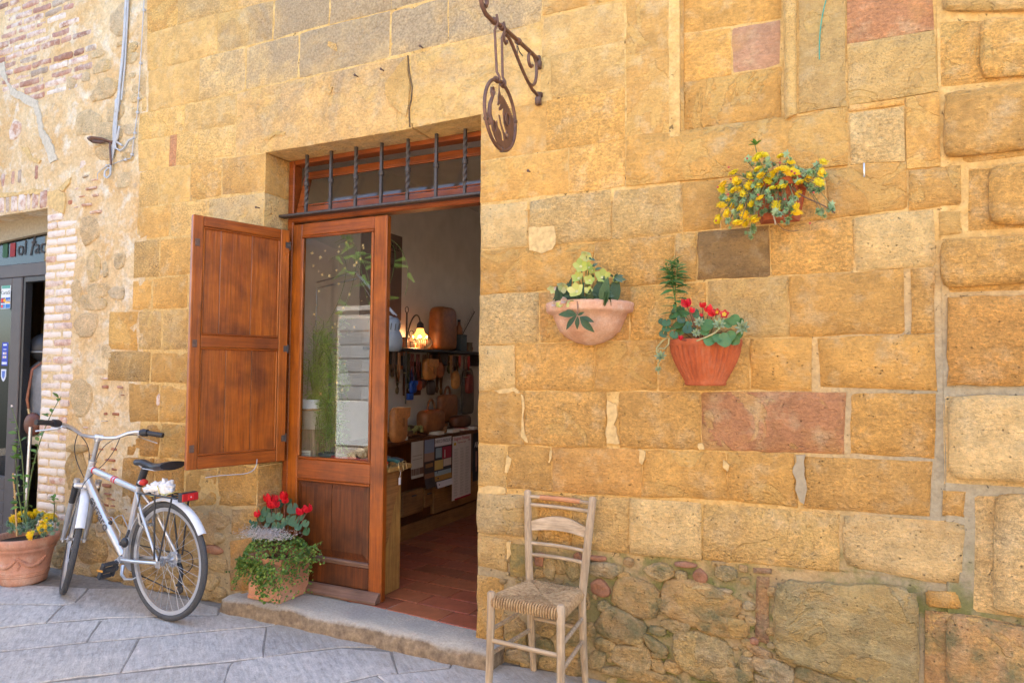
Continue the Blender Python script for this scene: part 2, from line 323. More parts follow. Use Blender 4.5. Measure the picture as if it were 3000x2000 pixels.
    def map(s,fn): s.v=[tuple(fn(Vector(v))) for v in s.v]; return s
    def mesh(s,name,mat=None):
        me=bpy.data.meshes.new(name); me.from_pydata(s.v,[],s.f)
        me.polygons.foreach_set('use_smooth',s.sm); 
        if mat is not None: me.materials.append(M[mat] if isinstance(mat,str) else mat)
        me.update(); return me
    def build(s,name,mat,parent=None,loc=None,col=None,**props):
        """links the collected shapes as ONE object (verts stay where they are unless loc is given)"""
        if loc is not None: L=Vector(loc); s.v=[tuple(Vector(v)-L) for v in s.v]
        return place(s.mesh(name,mat),name,parent,Matrix.Translation(loc) if loc is not None else None,col,**props)
def place(me,name,parent=None,mtx=None,col=None,**props):
    o=bpy.data.objects.new(name,me); COL.objects.link(o)
    if parent is not None: o.parent=parent
    if mtx is not None: o.matrix_local=mtx
    if col is not None: o.color=(*col,1)
    for k,v in props.items(): o[k]=v
    return o
def thing(name,label,cat,loc=(0,0,0),rz=0.,group=None):
    o=bpy.data.objects.new(name,None); COL.objects.link(o); o.location=loc; o.rotation_euler=(0,0,rz); o.empty_display_size=.05
    return tag(o,label,cat,group)
def tag(o,label,cat,group=None):
    o['label']=label; o['category']=cat
    g=group or GROUPS.get(o.name.split('.')[0])
    if g: o['group']=g
    return o
GROUPS={'wall_planter':'terracotta planters on the wall','nail':'nails in the facade','leather_belt':'belts laid out on the counter','book':'books and papers on the table','hanging_strap':'straps hanging under the shelf','picture_frame':'leather frames under the shelf','leather_box':'small boxes on the shelf','yarn_ball':'yarn balls in the window','red_cyclamen':'red cyclamen in pots','yellow_sedum':'yellow sedum in pots','blue_purse':'blue purses on the wall'}
def copy_tree(o,parent=None):
    c=o.copy(); COL.objects.link(c)
    if parent is not None: c.parent=parent
    for ch in list(o.children): copy_tree(ch,c)
    return c
def text_mesh(body,size,mat,parent,mtx,col=(0,0,0),name='lettering',align='CENTER',ext=.0004,shear=0.,sx=1.,width=0.):
    cu=bpy.data.curves.new(name,'FONT'); cu.body=body; cu.size=size; cu.align_x=align; cu.extrude=ext; cu.shear=shear; cu.resolution_u=3; cu.offset=width
    t=bpy.data.objects.new(name,cu); COL.objects.link(t); dg=bpy.context.evaluated_depsgraph_get()
    me=bpy.data.meshes.new_from_object(t.evaluated_get(dg)); bpy.data.objects.remove(t); bpy.data.curves.remove(cu)
    me.materials.clear(); me.materials.append(M[mat])
    return place(me,name,parent,mtx@Matrix.Scale(sx,4,(1,0,0)) if sx!=1 else mtx,col)
def basis(o,x,y,z):
    m=Matrix((x,y,z)).transposed().to_4x4(); m.translation=Vector(o); return m
def spiral(c,u,v,r0,r1,a0,a1,n=14):
    c,u,v=Vector(c),Vector(u),Vector(v); return [c+(u*math.cos(a0+(a1-a0)*t/n)+v*math.sin(a0+(a1-a0)*t/n))*(r0+(r1-r0)*t/n) for t in range(n+1)]
def bez(*P,n=12):
    P=[Vector(p) for p in P]; out=[]
    for i in range(n+1):
        t=i/n; Q=P
        while len(Q)>1: Q=[a.lerp(b,t) for a,b in zip(Q,Q[1:])]
        out.append(Q[0])
    return out
def fbm(x,y,z,o=3): return mnoise.fractal(Vector((x,y,z)),1.0,2.0,o)
# stone blocks: a gridded, uneven face with rounded arrises and sides running back into the joint
TONE={'o':(.62,.338,.088),'O':(.59,.30,.076),'l':(.66,.40,.13),'L':(.63,.375,.13),'p':(.66,.45,.19),'P':(.62,.43,.19),'g':(.60,.385,.14),'G':(.57,.38,.16),'r':(.50,.27,.15),'R':(.48,.22,.095),'d':(.25,.145,.05),'D':(.54,.33,.11),'k':(.56,.42,.185),'m':(.36,.285,.145),'b':(.36,.135,.06),'n':(.46,.27,.12),'y':(.44,.30,.09),'w':(.56,.46,.33),'J':(.45,.28,.09)}
def stone_mb(P,y,rough,seed,gap=.003,depth=.05,rnd=0.,cell=.07,curl=None,edge=.009):
    if rnd: cell=min(cell,.045); rnd=min(rnd,.22*min(abs(P[2]-P[0]),abs(P[1]-P[7])))
    rs=random.Random(seed); tl,tr,br,bl=[Vector((P[2*i],0,P[2*i+1])) for i in range(4)]
    w=((tr-tl).length+(br-bl).length)/2; h=((tl-bl).length+(tr-br).length)/2
    def ax(L):
        g=min(gap/L,.2); e=min(.012/L,.2); n=max(1,int(round(L/cell))); a=g+e; b=1-a
        return [g]+[a+(b-a)*i/n for i in range(n+1)]+[1-g]
    U,V=ax(w),ax(h); ce=(tl+tr+br+bl)/4; amp=(.0012,.0025,.0055,.010,.02)[rough]; je=(.001,.0025,.005,.008,.009)[rough]
    sx=rs.uniform(0,90); tilt=(rs.uniform(-1,1)*amp*.8,rs.uniform(-1,1)*amp*.8); push=rs.uniform(-1,1)*(.001+.0012*rough)
    mb=MB(); rows=[]
    for j,v in enumerate(V):
        row=[]
        for i,u in enumerate(U):
            p=tl.lerp(tr,u).lerp(bl.lerp(br,u),v); ed=i in(0,len(U)-1) or j in(0,len(V)-1)
            n1=fbm(p.x*7+sx,p.z*(7 if rough<4 else 15),sx,4); yy=y-n1*amp+push+tilt[0]*(u-.5)+tilt[1]*(v-.5)
            yy-=amp*.3*(1-(2*u-1)**6)*(1-(2*v-1)**6)
            if ed:
                yy+=edge*(.5+.8*rs.random())+amp*.3
                d=(ce-p); p=p+Vector((mnoise.noise(Vector((p.x*14+sx,p.z*14,1))),0,mnoise.noise(Vector((p.x*14,p.z*14+sx,5)))))*je
                if rnd:
                    cu,cv=min(u,1-u)*w,min(v,1-v)*h; k=max(0,rnd-cu)*max(0,rnd-cv)/rnd; p=p+d.normalized()*k*1.1
            if curl: yy+=curl(p,u,v)
            row.append((p.x,yy,p.z))
        rows.append(row)
    mb.grid(rows,True,True)
    ring=[rows[0][i] for i in range(len(U))]+[rows[j][-1] for j in range(1,len(V))]+[rows[-1][i] for i in range(len(U)-2,-1,-1)]+[rows[j][0] for j in range(len(V)-2,0,-1)]
    n=len(ring); bk=[(x,y+depth,z) for x,_,z in ring]
    mb.add(ring+bk,[(i,n+i,n+(i+1)%n,(i+1)%n) for i in range(n)],depth>.1)
    return mb,(ce.x,y,ce.z)
def blob_mb(X,Z,rx,rz,y,proud,seed,rot=0.,n=16):
    """irregular rubble stone: rough broken face on an angular outline"""
    rs=random.Random(seed); mb=MB(); ph=rs.uniform(0,9); rings=[]; ca,sa=math.cos(rot),math.sin(rot)
    # angular outline: a rounded box cut by a few random chords
    cuts=[(rs.uniform(0,2*PI),rs.uniform(.74,.98)) for _ in range(5)]; fx,fz=rs.uniform(-.35,.35),rs.uniform(-.4,.25)
    def rad(a):
        c,s_=abs(math.cos(a)),abs(math.sin(a)); r=(c**5+s_**5)**-.2
        for b,d in cuts:
            k=math.cos(a-b)
            if k>.2: r=min(r,d*1.08/k)
        return r*(1+.07*mnoise.noise(Vector((math.cos(a)*3+ph,math.sin(a)*3,seed))))
    for k,(f,d) in enumerate(((1.02,.035),(1.0,.0),(.95,-.6),(.80,-.86),(.6,-.95),(.38,-1.),(.18,-1.))):
        ring=[]
        for i in range(n):
            a=2*PI*i/n; r=rad(a)*f; px,pz=math.cos(a)*r*rx,math.sin(a)*r*rz; px,pz=px*ca-pz*sa,px*sa+pz*ca
            dn=fbm((X+px)*16+ph,(Z+pz)*16,seed,4)*.75
            yy=y+(d*proud if d<=0 else d)+(dn*proud*(1 if k>1 else .4) if k>0 else 0)+(proud*(fx*px/rx+fz*pz/rz)*.7 if k>1 else 0)
            ring.append((X+px,yy,Z+pz))
        rings.append(ring)
    vs=[p for r in rings for p in r]; fs=[]
    for k in range(len(rings)-1):
        for i in range(n): fs.append((k*n+i,k*n+(i+1)%n,(k+1)*n+(i+1)%n,(k+1)*n+i))
    vs.append((X,y-proud,Z)); c=len(vs)-1; b=(len(rings)-1)*n
    fs+=[(b+i,b+(i+1)%n,c) for i in range(n)]
    return mb.add(vs,fs,True)
def inside(x,z,poly):
    r=False; n=len(poly)
    for i in range(n):
        (a,b),(c,d)=poly[i],poly[(i+1)%n]
        if (b>z)!=(d>z) and x<(c-a)*(z-b)/(d-b)+a: r=not r
    return r
def rough_prism(poly,y0,y1,seed,jit=.006,step=.04):
    """patch with a ragged outline, (x,z) polygon"""
    out=[];n=len(poly)
    for i in range(n):
        a,b=Vector(poly[i]),Vector(poly[(i+1)%n]); k=max(1,int((b-a).length/step))
        for t in range(k):
            p=a.lerp(b,t/k); out.append((p.x+mnoise.noise(Vector((p.x*25,p.y*25,seed)))*jit,p.y+mnoise.noise(Vector((p.x*25,p.y*25,seed+7)))*jit))
    return MB().prism(out,y0,y1)
# measured wall layout in metres: (owner, tl tr br bl as x,z pairs, face y, tone, roughness, flags)
STONES=[["f",[-4.511,4.49,-4.056,4.454,-4.049,4.116,-4.502,4.129],0.0,"g",1,""],["f",[-4.056,4.454,-3.534,4.413,-3.539,4.101,-4.049,4.116],0.0,"g",1,""],["f",[-3.534,4.413,-3.003,4.37,-3.023,4.08,-3.539,4.101],0.0,"l",1,""],["f",[-3.003,4.37,-2.522,4.331,-2.541,4.055,-3.023,4.08],0.0,"g",1,""],["f",[-2.522,4.331,-2.085,4.293,-2.104,4.032,-2.541,4.055],0.0,"g",1,""],["f",[-4.502,4.129,-4.172,4.12,-4.172,3.87,-4.49,3.873],0.0,"o",1,""],["f",[-4.172,4.12,-3.585,4.103,-3.592,3.86,-4.172,3.87],0.0,"g",1,""],["f",[-3.585,4.103,-3.165,4.088,-3.186,3.842,-3.592,3.86],0.0,"l",1,""],["f",[-3.165,4.089,-2.697,4.07,-2.706,3.819,-3.186,3.842],0.0,"g",1,""],["f",[-2.697,4.07,-2.269,4.052,-2.277,3.807,-2.706,3.819],0.0,"g",1,""],["f",[-2.269,4.052,-1.922,4.037,-1.93,3.8,-2.277,3.807],0.0,"l",1,""],["f",[-4.49,3.873,-3.777,3.867,-3.776,3.586,-4.473,3.592],0.0,"l",1,""],["f",[-3.777,3.867,-3.265,3.846,-3.266,3.577,-3.776,3.586],0.0,"g",1,""],["f",[-3.265,3.846,-2.797,3.823,-2.807,3.583,-3.266,3.577],0.0,"G",1,""],["f",[-2.797,3.823,-2.342,3.801,-2.342,3.573,-2.807,3.583],0.0,"G",1,""],["f",[-2.342,3.801,-1.941,3.782,-1.949,3.574,-2.342,3.573],0.0,"G",1,""],["f",[-1.941,3.782,-1.375,3.755,-1.382,3.567,-1.949,3.574],0.0,"l",1,""],["f",[-4.465,3.592,-3.936,3.588,-3.941,3.287,-4.451,3.291],0.0,"l",1,""],["f",[-3.936,3.588,-3.505,3.581,-3.507,3.284,-3.941,3.287],0.0,"G",1,""],["f",[-3.505,3.581,-3.042,3.58,-3.045,3.283,-3.507,3.284],0.0,"G",1,""],["f",[-3.042,3.58,-2.35,3.573,-2.351,3.285,-3.045,3.283],0.0,"G",1,""],["f",[-2.35,3.573,-1.951,3.574,-1.947,3.29,-2.351,3.285],0.0,"G",1,""],["f",[-1.951,3.574,-1.378,3.567,-1.378,3.292,-1.947,3.29],0.0,"G",1,""],["f",[-4.521,3.594,-4.469,3.59,-4.462,3.293,-4.528,3.291],0.0,"g",1,""],["f",[-4.543,3.294,-4.075,3.283,-4.073,3.084,-4.548,3.093],0.0,"l",1,""],["f",[-4.075,3.283,-3.584,3.284,-3.586,3.073,-4.073,3.084],0.0,"l",1,""],["f",[-4.548,3.093,-4.211,3.086,-4.218,2.862,-4.533,2.863],0.0,"l",1,""],["f",[-4.211,3.086,-4.142,3.085,-4.146,2.862,-4.218,2.862],0.0,"R",1,""],["f",[-4.142,3.085,-3.933,3.082,-3.927,2.861,-4.146,2.862],0.0,"l",1,""],["f",[-3.933,3.082,-3.589,3.073,-3.585,2.859,-3.927,2.861],0.0,"l",1,""],["f",[-4.53,2.863,-4.32,2.863,-4.315,2.6,-4.524,2.601],0.0,"l",1,""],["f",[-4.32,2.863,-3.997,2.862,-3.993,2.597,-4.315,2.6],0.0,"l",1,""],["f",[-3.997,2.862,-3.697,2.857,-3.697,2.599,-3.993,2.597],0.0,"o",1,""],["f",[-3.697,2.857,-3.307,2.848,-3.307,2.585,-3.697,2.599],0.0,"o",1,"J"],["f",[-4.532,2.601,-4.176,2.599,-4.186,2.359,-4.542,2.364],0.0,"o",1,""],["f",[-4.176,2.599,-3.819,2.599,-3.815,2.356,-4.186,2.359],0.0,"l",1,""],["f",[-3.819,2.599,-3.307,2.585,-3.307,2.356,-3.815,2.356],0.0,"p",1,"J"],["f",[-4.561,2.365,-4.283,2.36,-4.285,2.087,-4.558,2.084],0.0,"D",1,""],["f",[-4.283,2.36,-3.838,2.356,-3.841,2.089,-4.285,2.087],0.0,"o",1,""],["f",[-3.838,2.356,-3.307,2.356,-3.307,2.086,-3.841,2.089],0.0,"o",1,"J"],["f",[-4.565,2.084,-4.348,2.087,-4.345,1.86,-4.562,1.86],0.0,"o",1,""],["f",[-4.348,2.087,-3.988,2.09,-3.985,1.859,-4.345,1.86],0.0,"o",1,""],["f",[-3.988,2.09,-3.637,2.088,-3.641,1.859,-3.985,1.859],0.0,"o",1,""],["f",[-3.637,2.088,-3.307,2.086,-3.307,1.859,-3.641,1.859],0.0,"p",1,"J"],["f",[-4.813,1.861,-4.489,1.86,-4.482,1.572,-4.806,1.577],0.0,"o",1,""],["f",[-4.489,1.86,-4.236,1.859,-4.23,1.569,-4.482,1.572],0.0,"D",1,""],["f",[-4.236,1.859,-3.972,1.859,-3.97,1.568,-4.23,1.569],0.0,"D",1,""],["f",[-3.972,1.859,-3.66,1.859,-3.649,1.575,-3.97,1.568],0.0,"o",1,""],["f",[-3.66,1.859,-3.307,1.859,-3.307,1.582,-3.649,1.575],0.0,"o",1,"J"],["f",[-4.806,1.577,-4.339,1.57,-4.342,1.345,-4.806,1.348],0.0,"D",2,""],["f",[-4.339,1.57,-3.963,1.568,-3.96,1.338,-4.342,1.345],0.0,"o",2,""],["f",[-3.963,1.568,-3.681,1.574,-3.672,1.336,-3.96,1.338],0.0,"o",2,""],["f",[-3.681,1.574,-3.307,1.582,-3.307,1.333,-3.672,1.336],0.0,"g",2,"J"],["f",[-4.577,1.346,-4.244,1.343,-4.239,1.073,-4.548,1.06],0.0,"o",2,""],["f",[-4.244,1.343,-3.927,1.338,-3.929,1.072,-4.239,1.073],0.0,"o",2,""],["f",[-3.927,1.338,-3.548,1.335,-3.539,1.077,-3.929,1.072],0.0,"o",2,""],["f",[-3.548,1.335,-3.307,1.333,-3.307,1.081,-3.539,1.077],0.0,"o",2,"J"],["f",[-4.573,1.059,-4.201,1.072,-4.228,0.829,-4.576,0.818],0.0,"O",3,""],["f",[-4.201,1.072,-3.949,1.072,-3.955,0.831,-4.228,0.829],0.0,"o",3,""],["f",[-3.949,1.072,-3.631,1.076,-3.622,0.832,-3.955,0.831],0.0,"o",3,""],["f",[-3.631,1.076,-3.307,1.081,-3.307,0.833,-3.622,0.832],0.0,"J",3,"J"],["f",[-4.609,0.817,-4.269,0.828,-4.261,0.499,-4.599,0.473],0.0,"O",3,""],["f",[-4.269,0.828,-3.972,0.831,-3.959,0.522,-4.261,0.499],0.0,"O",3,""],["f",[-3.972,0.831,-3.665,0.832,-3.654,0.547,-3.959,0.522],0.0,"o",3,""],["f",[-3.665,0.832,-3.307,0.833,-3.307,0.58,-3.654,0.547],0.0,"o",3,"J"],["f",[-3.538,0.557,-3.307,0.58,-3.307,0.419,-3.537,0.369],0.0,"o",3,"J"],["f",[-3.537,0.348,-3.307,0.398,-3.307,0.058,-3.53,0.003],0.0,"O",3,"J"],["f",[-3.584,3.285,-2.217,3.283,-2.188,2.841,-3.581,2.847],0,"L",1,"tU"],["f",[-2.208,3.284,-1.382,3.292,-1.383,2.856,-2.184,2.844],0,"l",1,"tU"],["f",[-1.374,3.577,-0.931,3.571,-0.931,3.317,-1.376,3.328],0.0,"o",1,""],["f",[-1.38,3.322,-0.931,3.312,-0.93,3.103,-1.377,3.098],0.0,"l",1,""],["f",[-1.328,3.099,-0.93,3.103,-0.928,2.867,-1.323,2.87],0.0,"l",1,""],["f",[-1.737,2.865,-1.35,2.868,-1.346,2.599,-1.737,2.591],0.0,"o",1,"K"],["f",[-1.35,2.868,-0.928,2.867,-0.926,2.602,-1.346,2.599],0.0,"o",1,""],["f",[-1.737,2.591,-1.221,2.6,-1.22,2.364,-1.737,2.36],0.0,"o",1,"K"],["f",[-1.221,2.6,-0.924,2.602,-0.924,2.366,-1.22,2.364],0.0,"o",1,""],["f",[-0.927,3.571,-0.645,3.555,-0.645,2.591,-0.923,2.618],0,"o",1,"C"],["f",[-0.648,3.592,-0.198,3.566,-0.202,3.076,-0.65,3.097],0.045,"o",1,""],["f",[-0.65,3.097,-0.426,3.083,-0.424,2.855,-0.65,2.858],0.045,"o",1,""],["f",[-0.426,3.083,-0.202,3.076,-0.204,2.858,-0.424,2.855],0.045,"r",1,""],["f",[-0.65,2.858,-0.204,2.858,-0.206,2.598,-0.651,2.603],0.045,"o",2,""],["f",[-0.192,3.521,-0.127,3.518,-0.135,2.61,-0.194,2.585],0,"g",1,"M"],["f",[-0.125,3.518,0.067,3.509,0.058,2.613,-0.132,2.61],0.0,"g",2,""],["f",[-0.921,2.618,0.065,2.612,0.064,2.35,-0.921,2.365],0,"o",2,"S"],["f",[0.066,3.172,0.394,3.164,0.388,2.88,0.064,2.884],0.0,"R",2,""],["f",[0.065,2.884,0.388,2.88,0.401,2.617,0.066,2.613],0.0,"g",2,""],["f",[0.069,2.613,0.278,2.612,0.278,2.583,0.068,2.585],0.0,"o",1,""],["f",[0.07,2.58,0.278,2.578,0.277,2.343,0.07,2.353],0.0,"p",2,""],["f",[0.282,2.613,0.403,2.617,0.404,2.304,0.281,2.308],0.0,"o",1,""],["f",[-1.737,2.36,-1.449,2.352,-1.447,2.102,-1.737,2.104],0.0,"p",2,"K"],["f",[-1.449,2.352,-0.994,2.364,-0.997,2.105,-1.447,2.102],0.0,"g",2,""],["f",[-0.994,2.364,-0.647,2.352,-0.648,2.113,-0.997,2.105],0.0,"g",2,""],["f",[-0.647,2.352,-0.471,2.351,-0.472,2.12,-0.648,2.113],0.0,"o",2,""],["f",[-0.471,2.351,-0.029,2.348,-0.026,2.122,-0.472,2.12],0.0,"o",2,""],["f",[-0.029,2.348,0.282,2.34,0.284,2.134,-0.026,2.122],0.0,"o",2,""],["f",[0.285,2.308,0.476,2.303,0.476,2.138,0.286,2.136],0.0,"o",2,""],["f",[-1.737,2.104,-1.084,2.104,-1.09,1.867,-1.737,1.862],0.0,"o",2,"K"],["f",[-1.084,2.104,-0.686,2.112,-0.688,1.877,-1.09,1.867],0.0,"o",2,""],["f",[-0.686,2.112,-0.581,2.115,-0.58,1.88,-0.688,1.877],0.0,"o",2,""],["f",[-0.581,2.115,-0.257,2.119,-0.256,1.883,-0.58,1.88],0.0,"d",2,""],["f",[-0.257,2.119,0.076,2.126,0.084,1.887,-0.256,1.883],0.0,"o",2,""],["f",[0.076,2.126,0.379,2.136,0.383,1.894,0.084,1.887],0.0,"p",2,""],["f",[0.391,2.119,0.476,2.122,0.475,2.015,0.391,2.013],0.0,"o",2,""],["f",[-1.737,1.862,-1.389,1.865,-1.383,1.594,-1.737,1.588],0.0,"p",2,"K"],["f",[-1.389,1.865,-0.904,1.871,-0.901,1.603,-1.383,1.594],0.0,"O",2,""],["f",[-0.904,1.871,-0.533,1.88,-0.531,1.61,-0.901,1.603],0.0,"o",2,""],["f",[-0.533,1.88,-0.18,1.884,-0.178,1.61,-0.531,1.61],0.0,"g",2,""],["f",[-0.18,1.884,0.268,1.892,0.269,1.617,-0.178,1.61],0.0,"o",2,""],["f",[0.29,1.892,0.377,1.894,0.373,1.619,0.287,1.617],0.0,"o",2,""],["f",[-1.737,1.588,-1.523,1.592,-1.519,1.345,-1.737,1.341],0.0,"p",2,"K"],["f",[-1.523,1.592,-1.082,1.6,-1.081,1.354,-1.519,1.345],0.0,"o",2,""],["f",[-1.082,1.6,-0.769,1.606,-0.762,1.359,-1.081,1.354],0.0,"o",2,""],["f",[-0.769,1.606,-0.346,1.609,-0.346,1.373,-0.762,1.359],0.0,"o",2,""],["f",[-0.346,1.609,-0.087,1.611,-0.087,1.372,-0.346,1.373],0.0,"o",2,""],["f",[-0.068,1.612,0.374,1.619,0.377,1.385,-0.058,1.392],0.0,"o",2,""],["f",[-1.737,1.34,-1.47,1.346,-1.464,1.065,-1.737,1.063],0.0,"o",2,"K"],["f",[-1.47,1.346,-1.019,1.355,-1.019,1.075,-1.464,1.065],0.0,"o",2,""],["f",[-0.964,1.356,-0.565,1.363,-0.564,1.091,-0.956,1.078],0.0,"o",2,""],["f",[-0.565,1.363,0.047,1.374,0.033,1.106,-0.564,1.091],0.0,"R",2,""],["f",[0.058,1.369,0.372,1.376,0.366,1.108,0.053,1.107],0.0,"o",2,""],["f",[-1.737,1.063,-1.566,1.064,-1.562,0.834,-1.737,0.831],0.0,"g",2,"K"],["f",[-1.566,1.064,-1.311,1.069,-1.306,0.837,-1.562,0.834],0.0,"o",2,""],["f",[-1.311,1.069,-0.845,1.082,-0.843,0.851,-1.306,0.837],0.0,"O",2,""],["f",[-0.845,1.082,-0.45,1.094,-0.448,0.869,-0.843,0.851],0.0,"o",2,""],["f",[-0.45,1.094,-0.167,1.102,-0.148,0.863,-0.448,0.869],0.0,"o",2,""],["f",[-0.126,1.091,0.359,1.101,0.344,0.876,-0.128,0.863],0.0,"o",2,""],["f",[0.387,0.985,0.468,0.989,0.464,0.884,0.385,0.879],0.0,"o",2,""],["f",[-1.737,0.811,-1.45,0.811,-1.452,0.593,-1.737,0.587],0,"P",3,"K"],["f",[-1.389,0.823,-1.204,0.831,-1.203,0.568,-1.387,0.569],0.0,"o",2,""],["f",[-1.204,0.831,-0.905,0.844,-0.905,0.572,-1.203,0.568],0.0,"g",2,""],["f",[-0.905,0.844,-0.56,0.852,-0.563,0.587,-0.905,0.572],0.0,"p",2,""],["f",[-0.56,0.852,0.016,0.857,0.014,0.605,-0.563,0.587],0.0,"g",2,""],["f",[0.017,0.862,0.475,0.87,0.45,0.607,0.026,0.632],0,"p",2,"R"],["f",[-1.737,0.579,-1.553,0.573,-1.557,0.402,-1.737,0.411],0,"g",2,"K"],["f",[-1.545,0.556,-1.406,0.555,-1.404,0.391,-1.543,0.381],0.0,"y",2,""],["f",[-1.737,0.366,-1.575,0.367,-1.579,0.035,-1.737,0.016],0,"o",3,"K"],["f",[-0.251,0.548,0.304,0.587,0.292,0.131,-0.26,0.204],-0.012,"k",4,"R"],["f",[0.32,0.582,0.44,0.588,0.451,0.518,0.318,0.509],0,"o",3,"R"],["f",[-0.328,0.548,-0.268,0.55,-0.275,0.252,-0.336,0.26],0,"b",2,""],["f",[-0.341,0.585,-0.258,0.59,-0.258,0.563,-0.34,0.557],0,"b",2,""],["r",[0.412,3.174,0.973,3.11,0.966,2.815,0.406,2.95],0,"g",2,"B",[0.429,3.122,0.963,3.079,0.957,2.832,0.416,2.95]],["r",[0.4,2.928,0.966,2.815,0.961,2.591,0.403,2.625],0,"o",2,"B",[0.546,2.885,0.956,2.803,0.952,2.611,0.544,2.64]],["r",[0.408,2.619,0.962,2.611,0.955,2.311,0.483,2.302],0,"o",2,"B",[0.418,2.601,0.951,2.592,0.945,2.334,0.41,2.335]],["r",[0.486,2.296,0.954,2.27,0.948,2.009,0.481,2.018],0,"o",2,"B",[0.566,2.285,0.944,2.264,0.938,2.034,0.563,2.045]],["r",[0.398,2.01,0.948,2.009,0.942,1.773,0.418,1.777],0,"o",2,"B",[0.396,2.001,0.937,1.998,0.933,1.812,0.396,1.804]],["r",[0.416,1.766,0.942,1.766,0.934,1.412,0.41,1.406],-0.012,"O",3,""],["r",[0.393,1.375,0.933,1.389,0.924,1.004,0.389,1.006],0,"p",2,"B",[0.414,1.368,0.923,1.383,0.915,1.044,0.409,1.037]],["r",[0.49,0.983,0.924,0.997,0.913,0.496,0.479,0.514],0,"p",2,"B",[0.561,0.988,0.914,0.997,0.903,0.524,0.546,0.535]],["r",[0.32,0.501,0.484,0.508,0.912,0.477,0.305,0.102],0,"n",2,"B",[0.393,0.505,0.902,0.475,0.896,0.195,0.387,0.121]]]
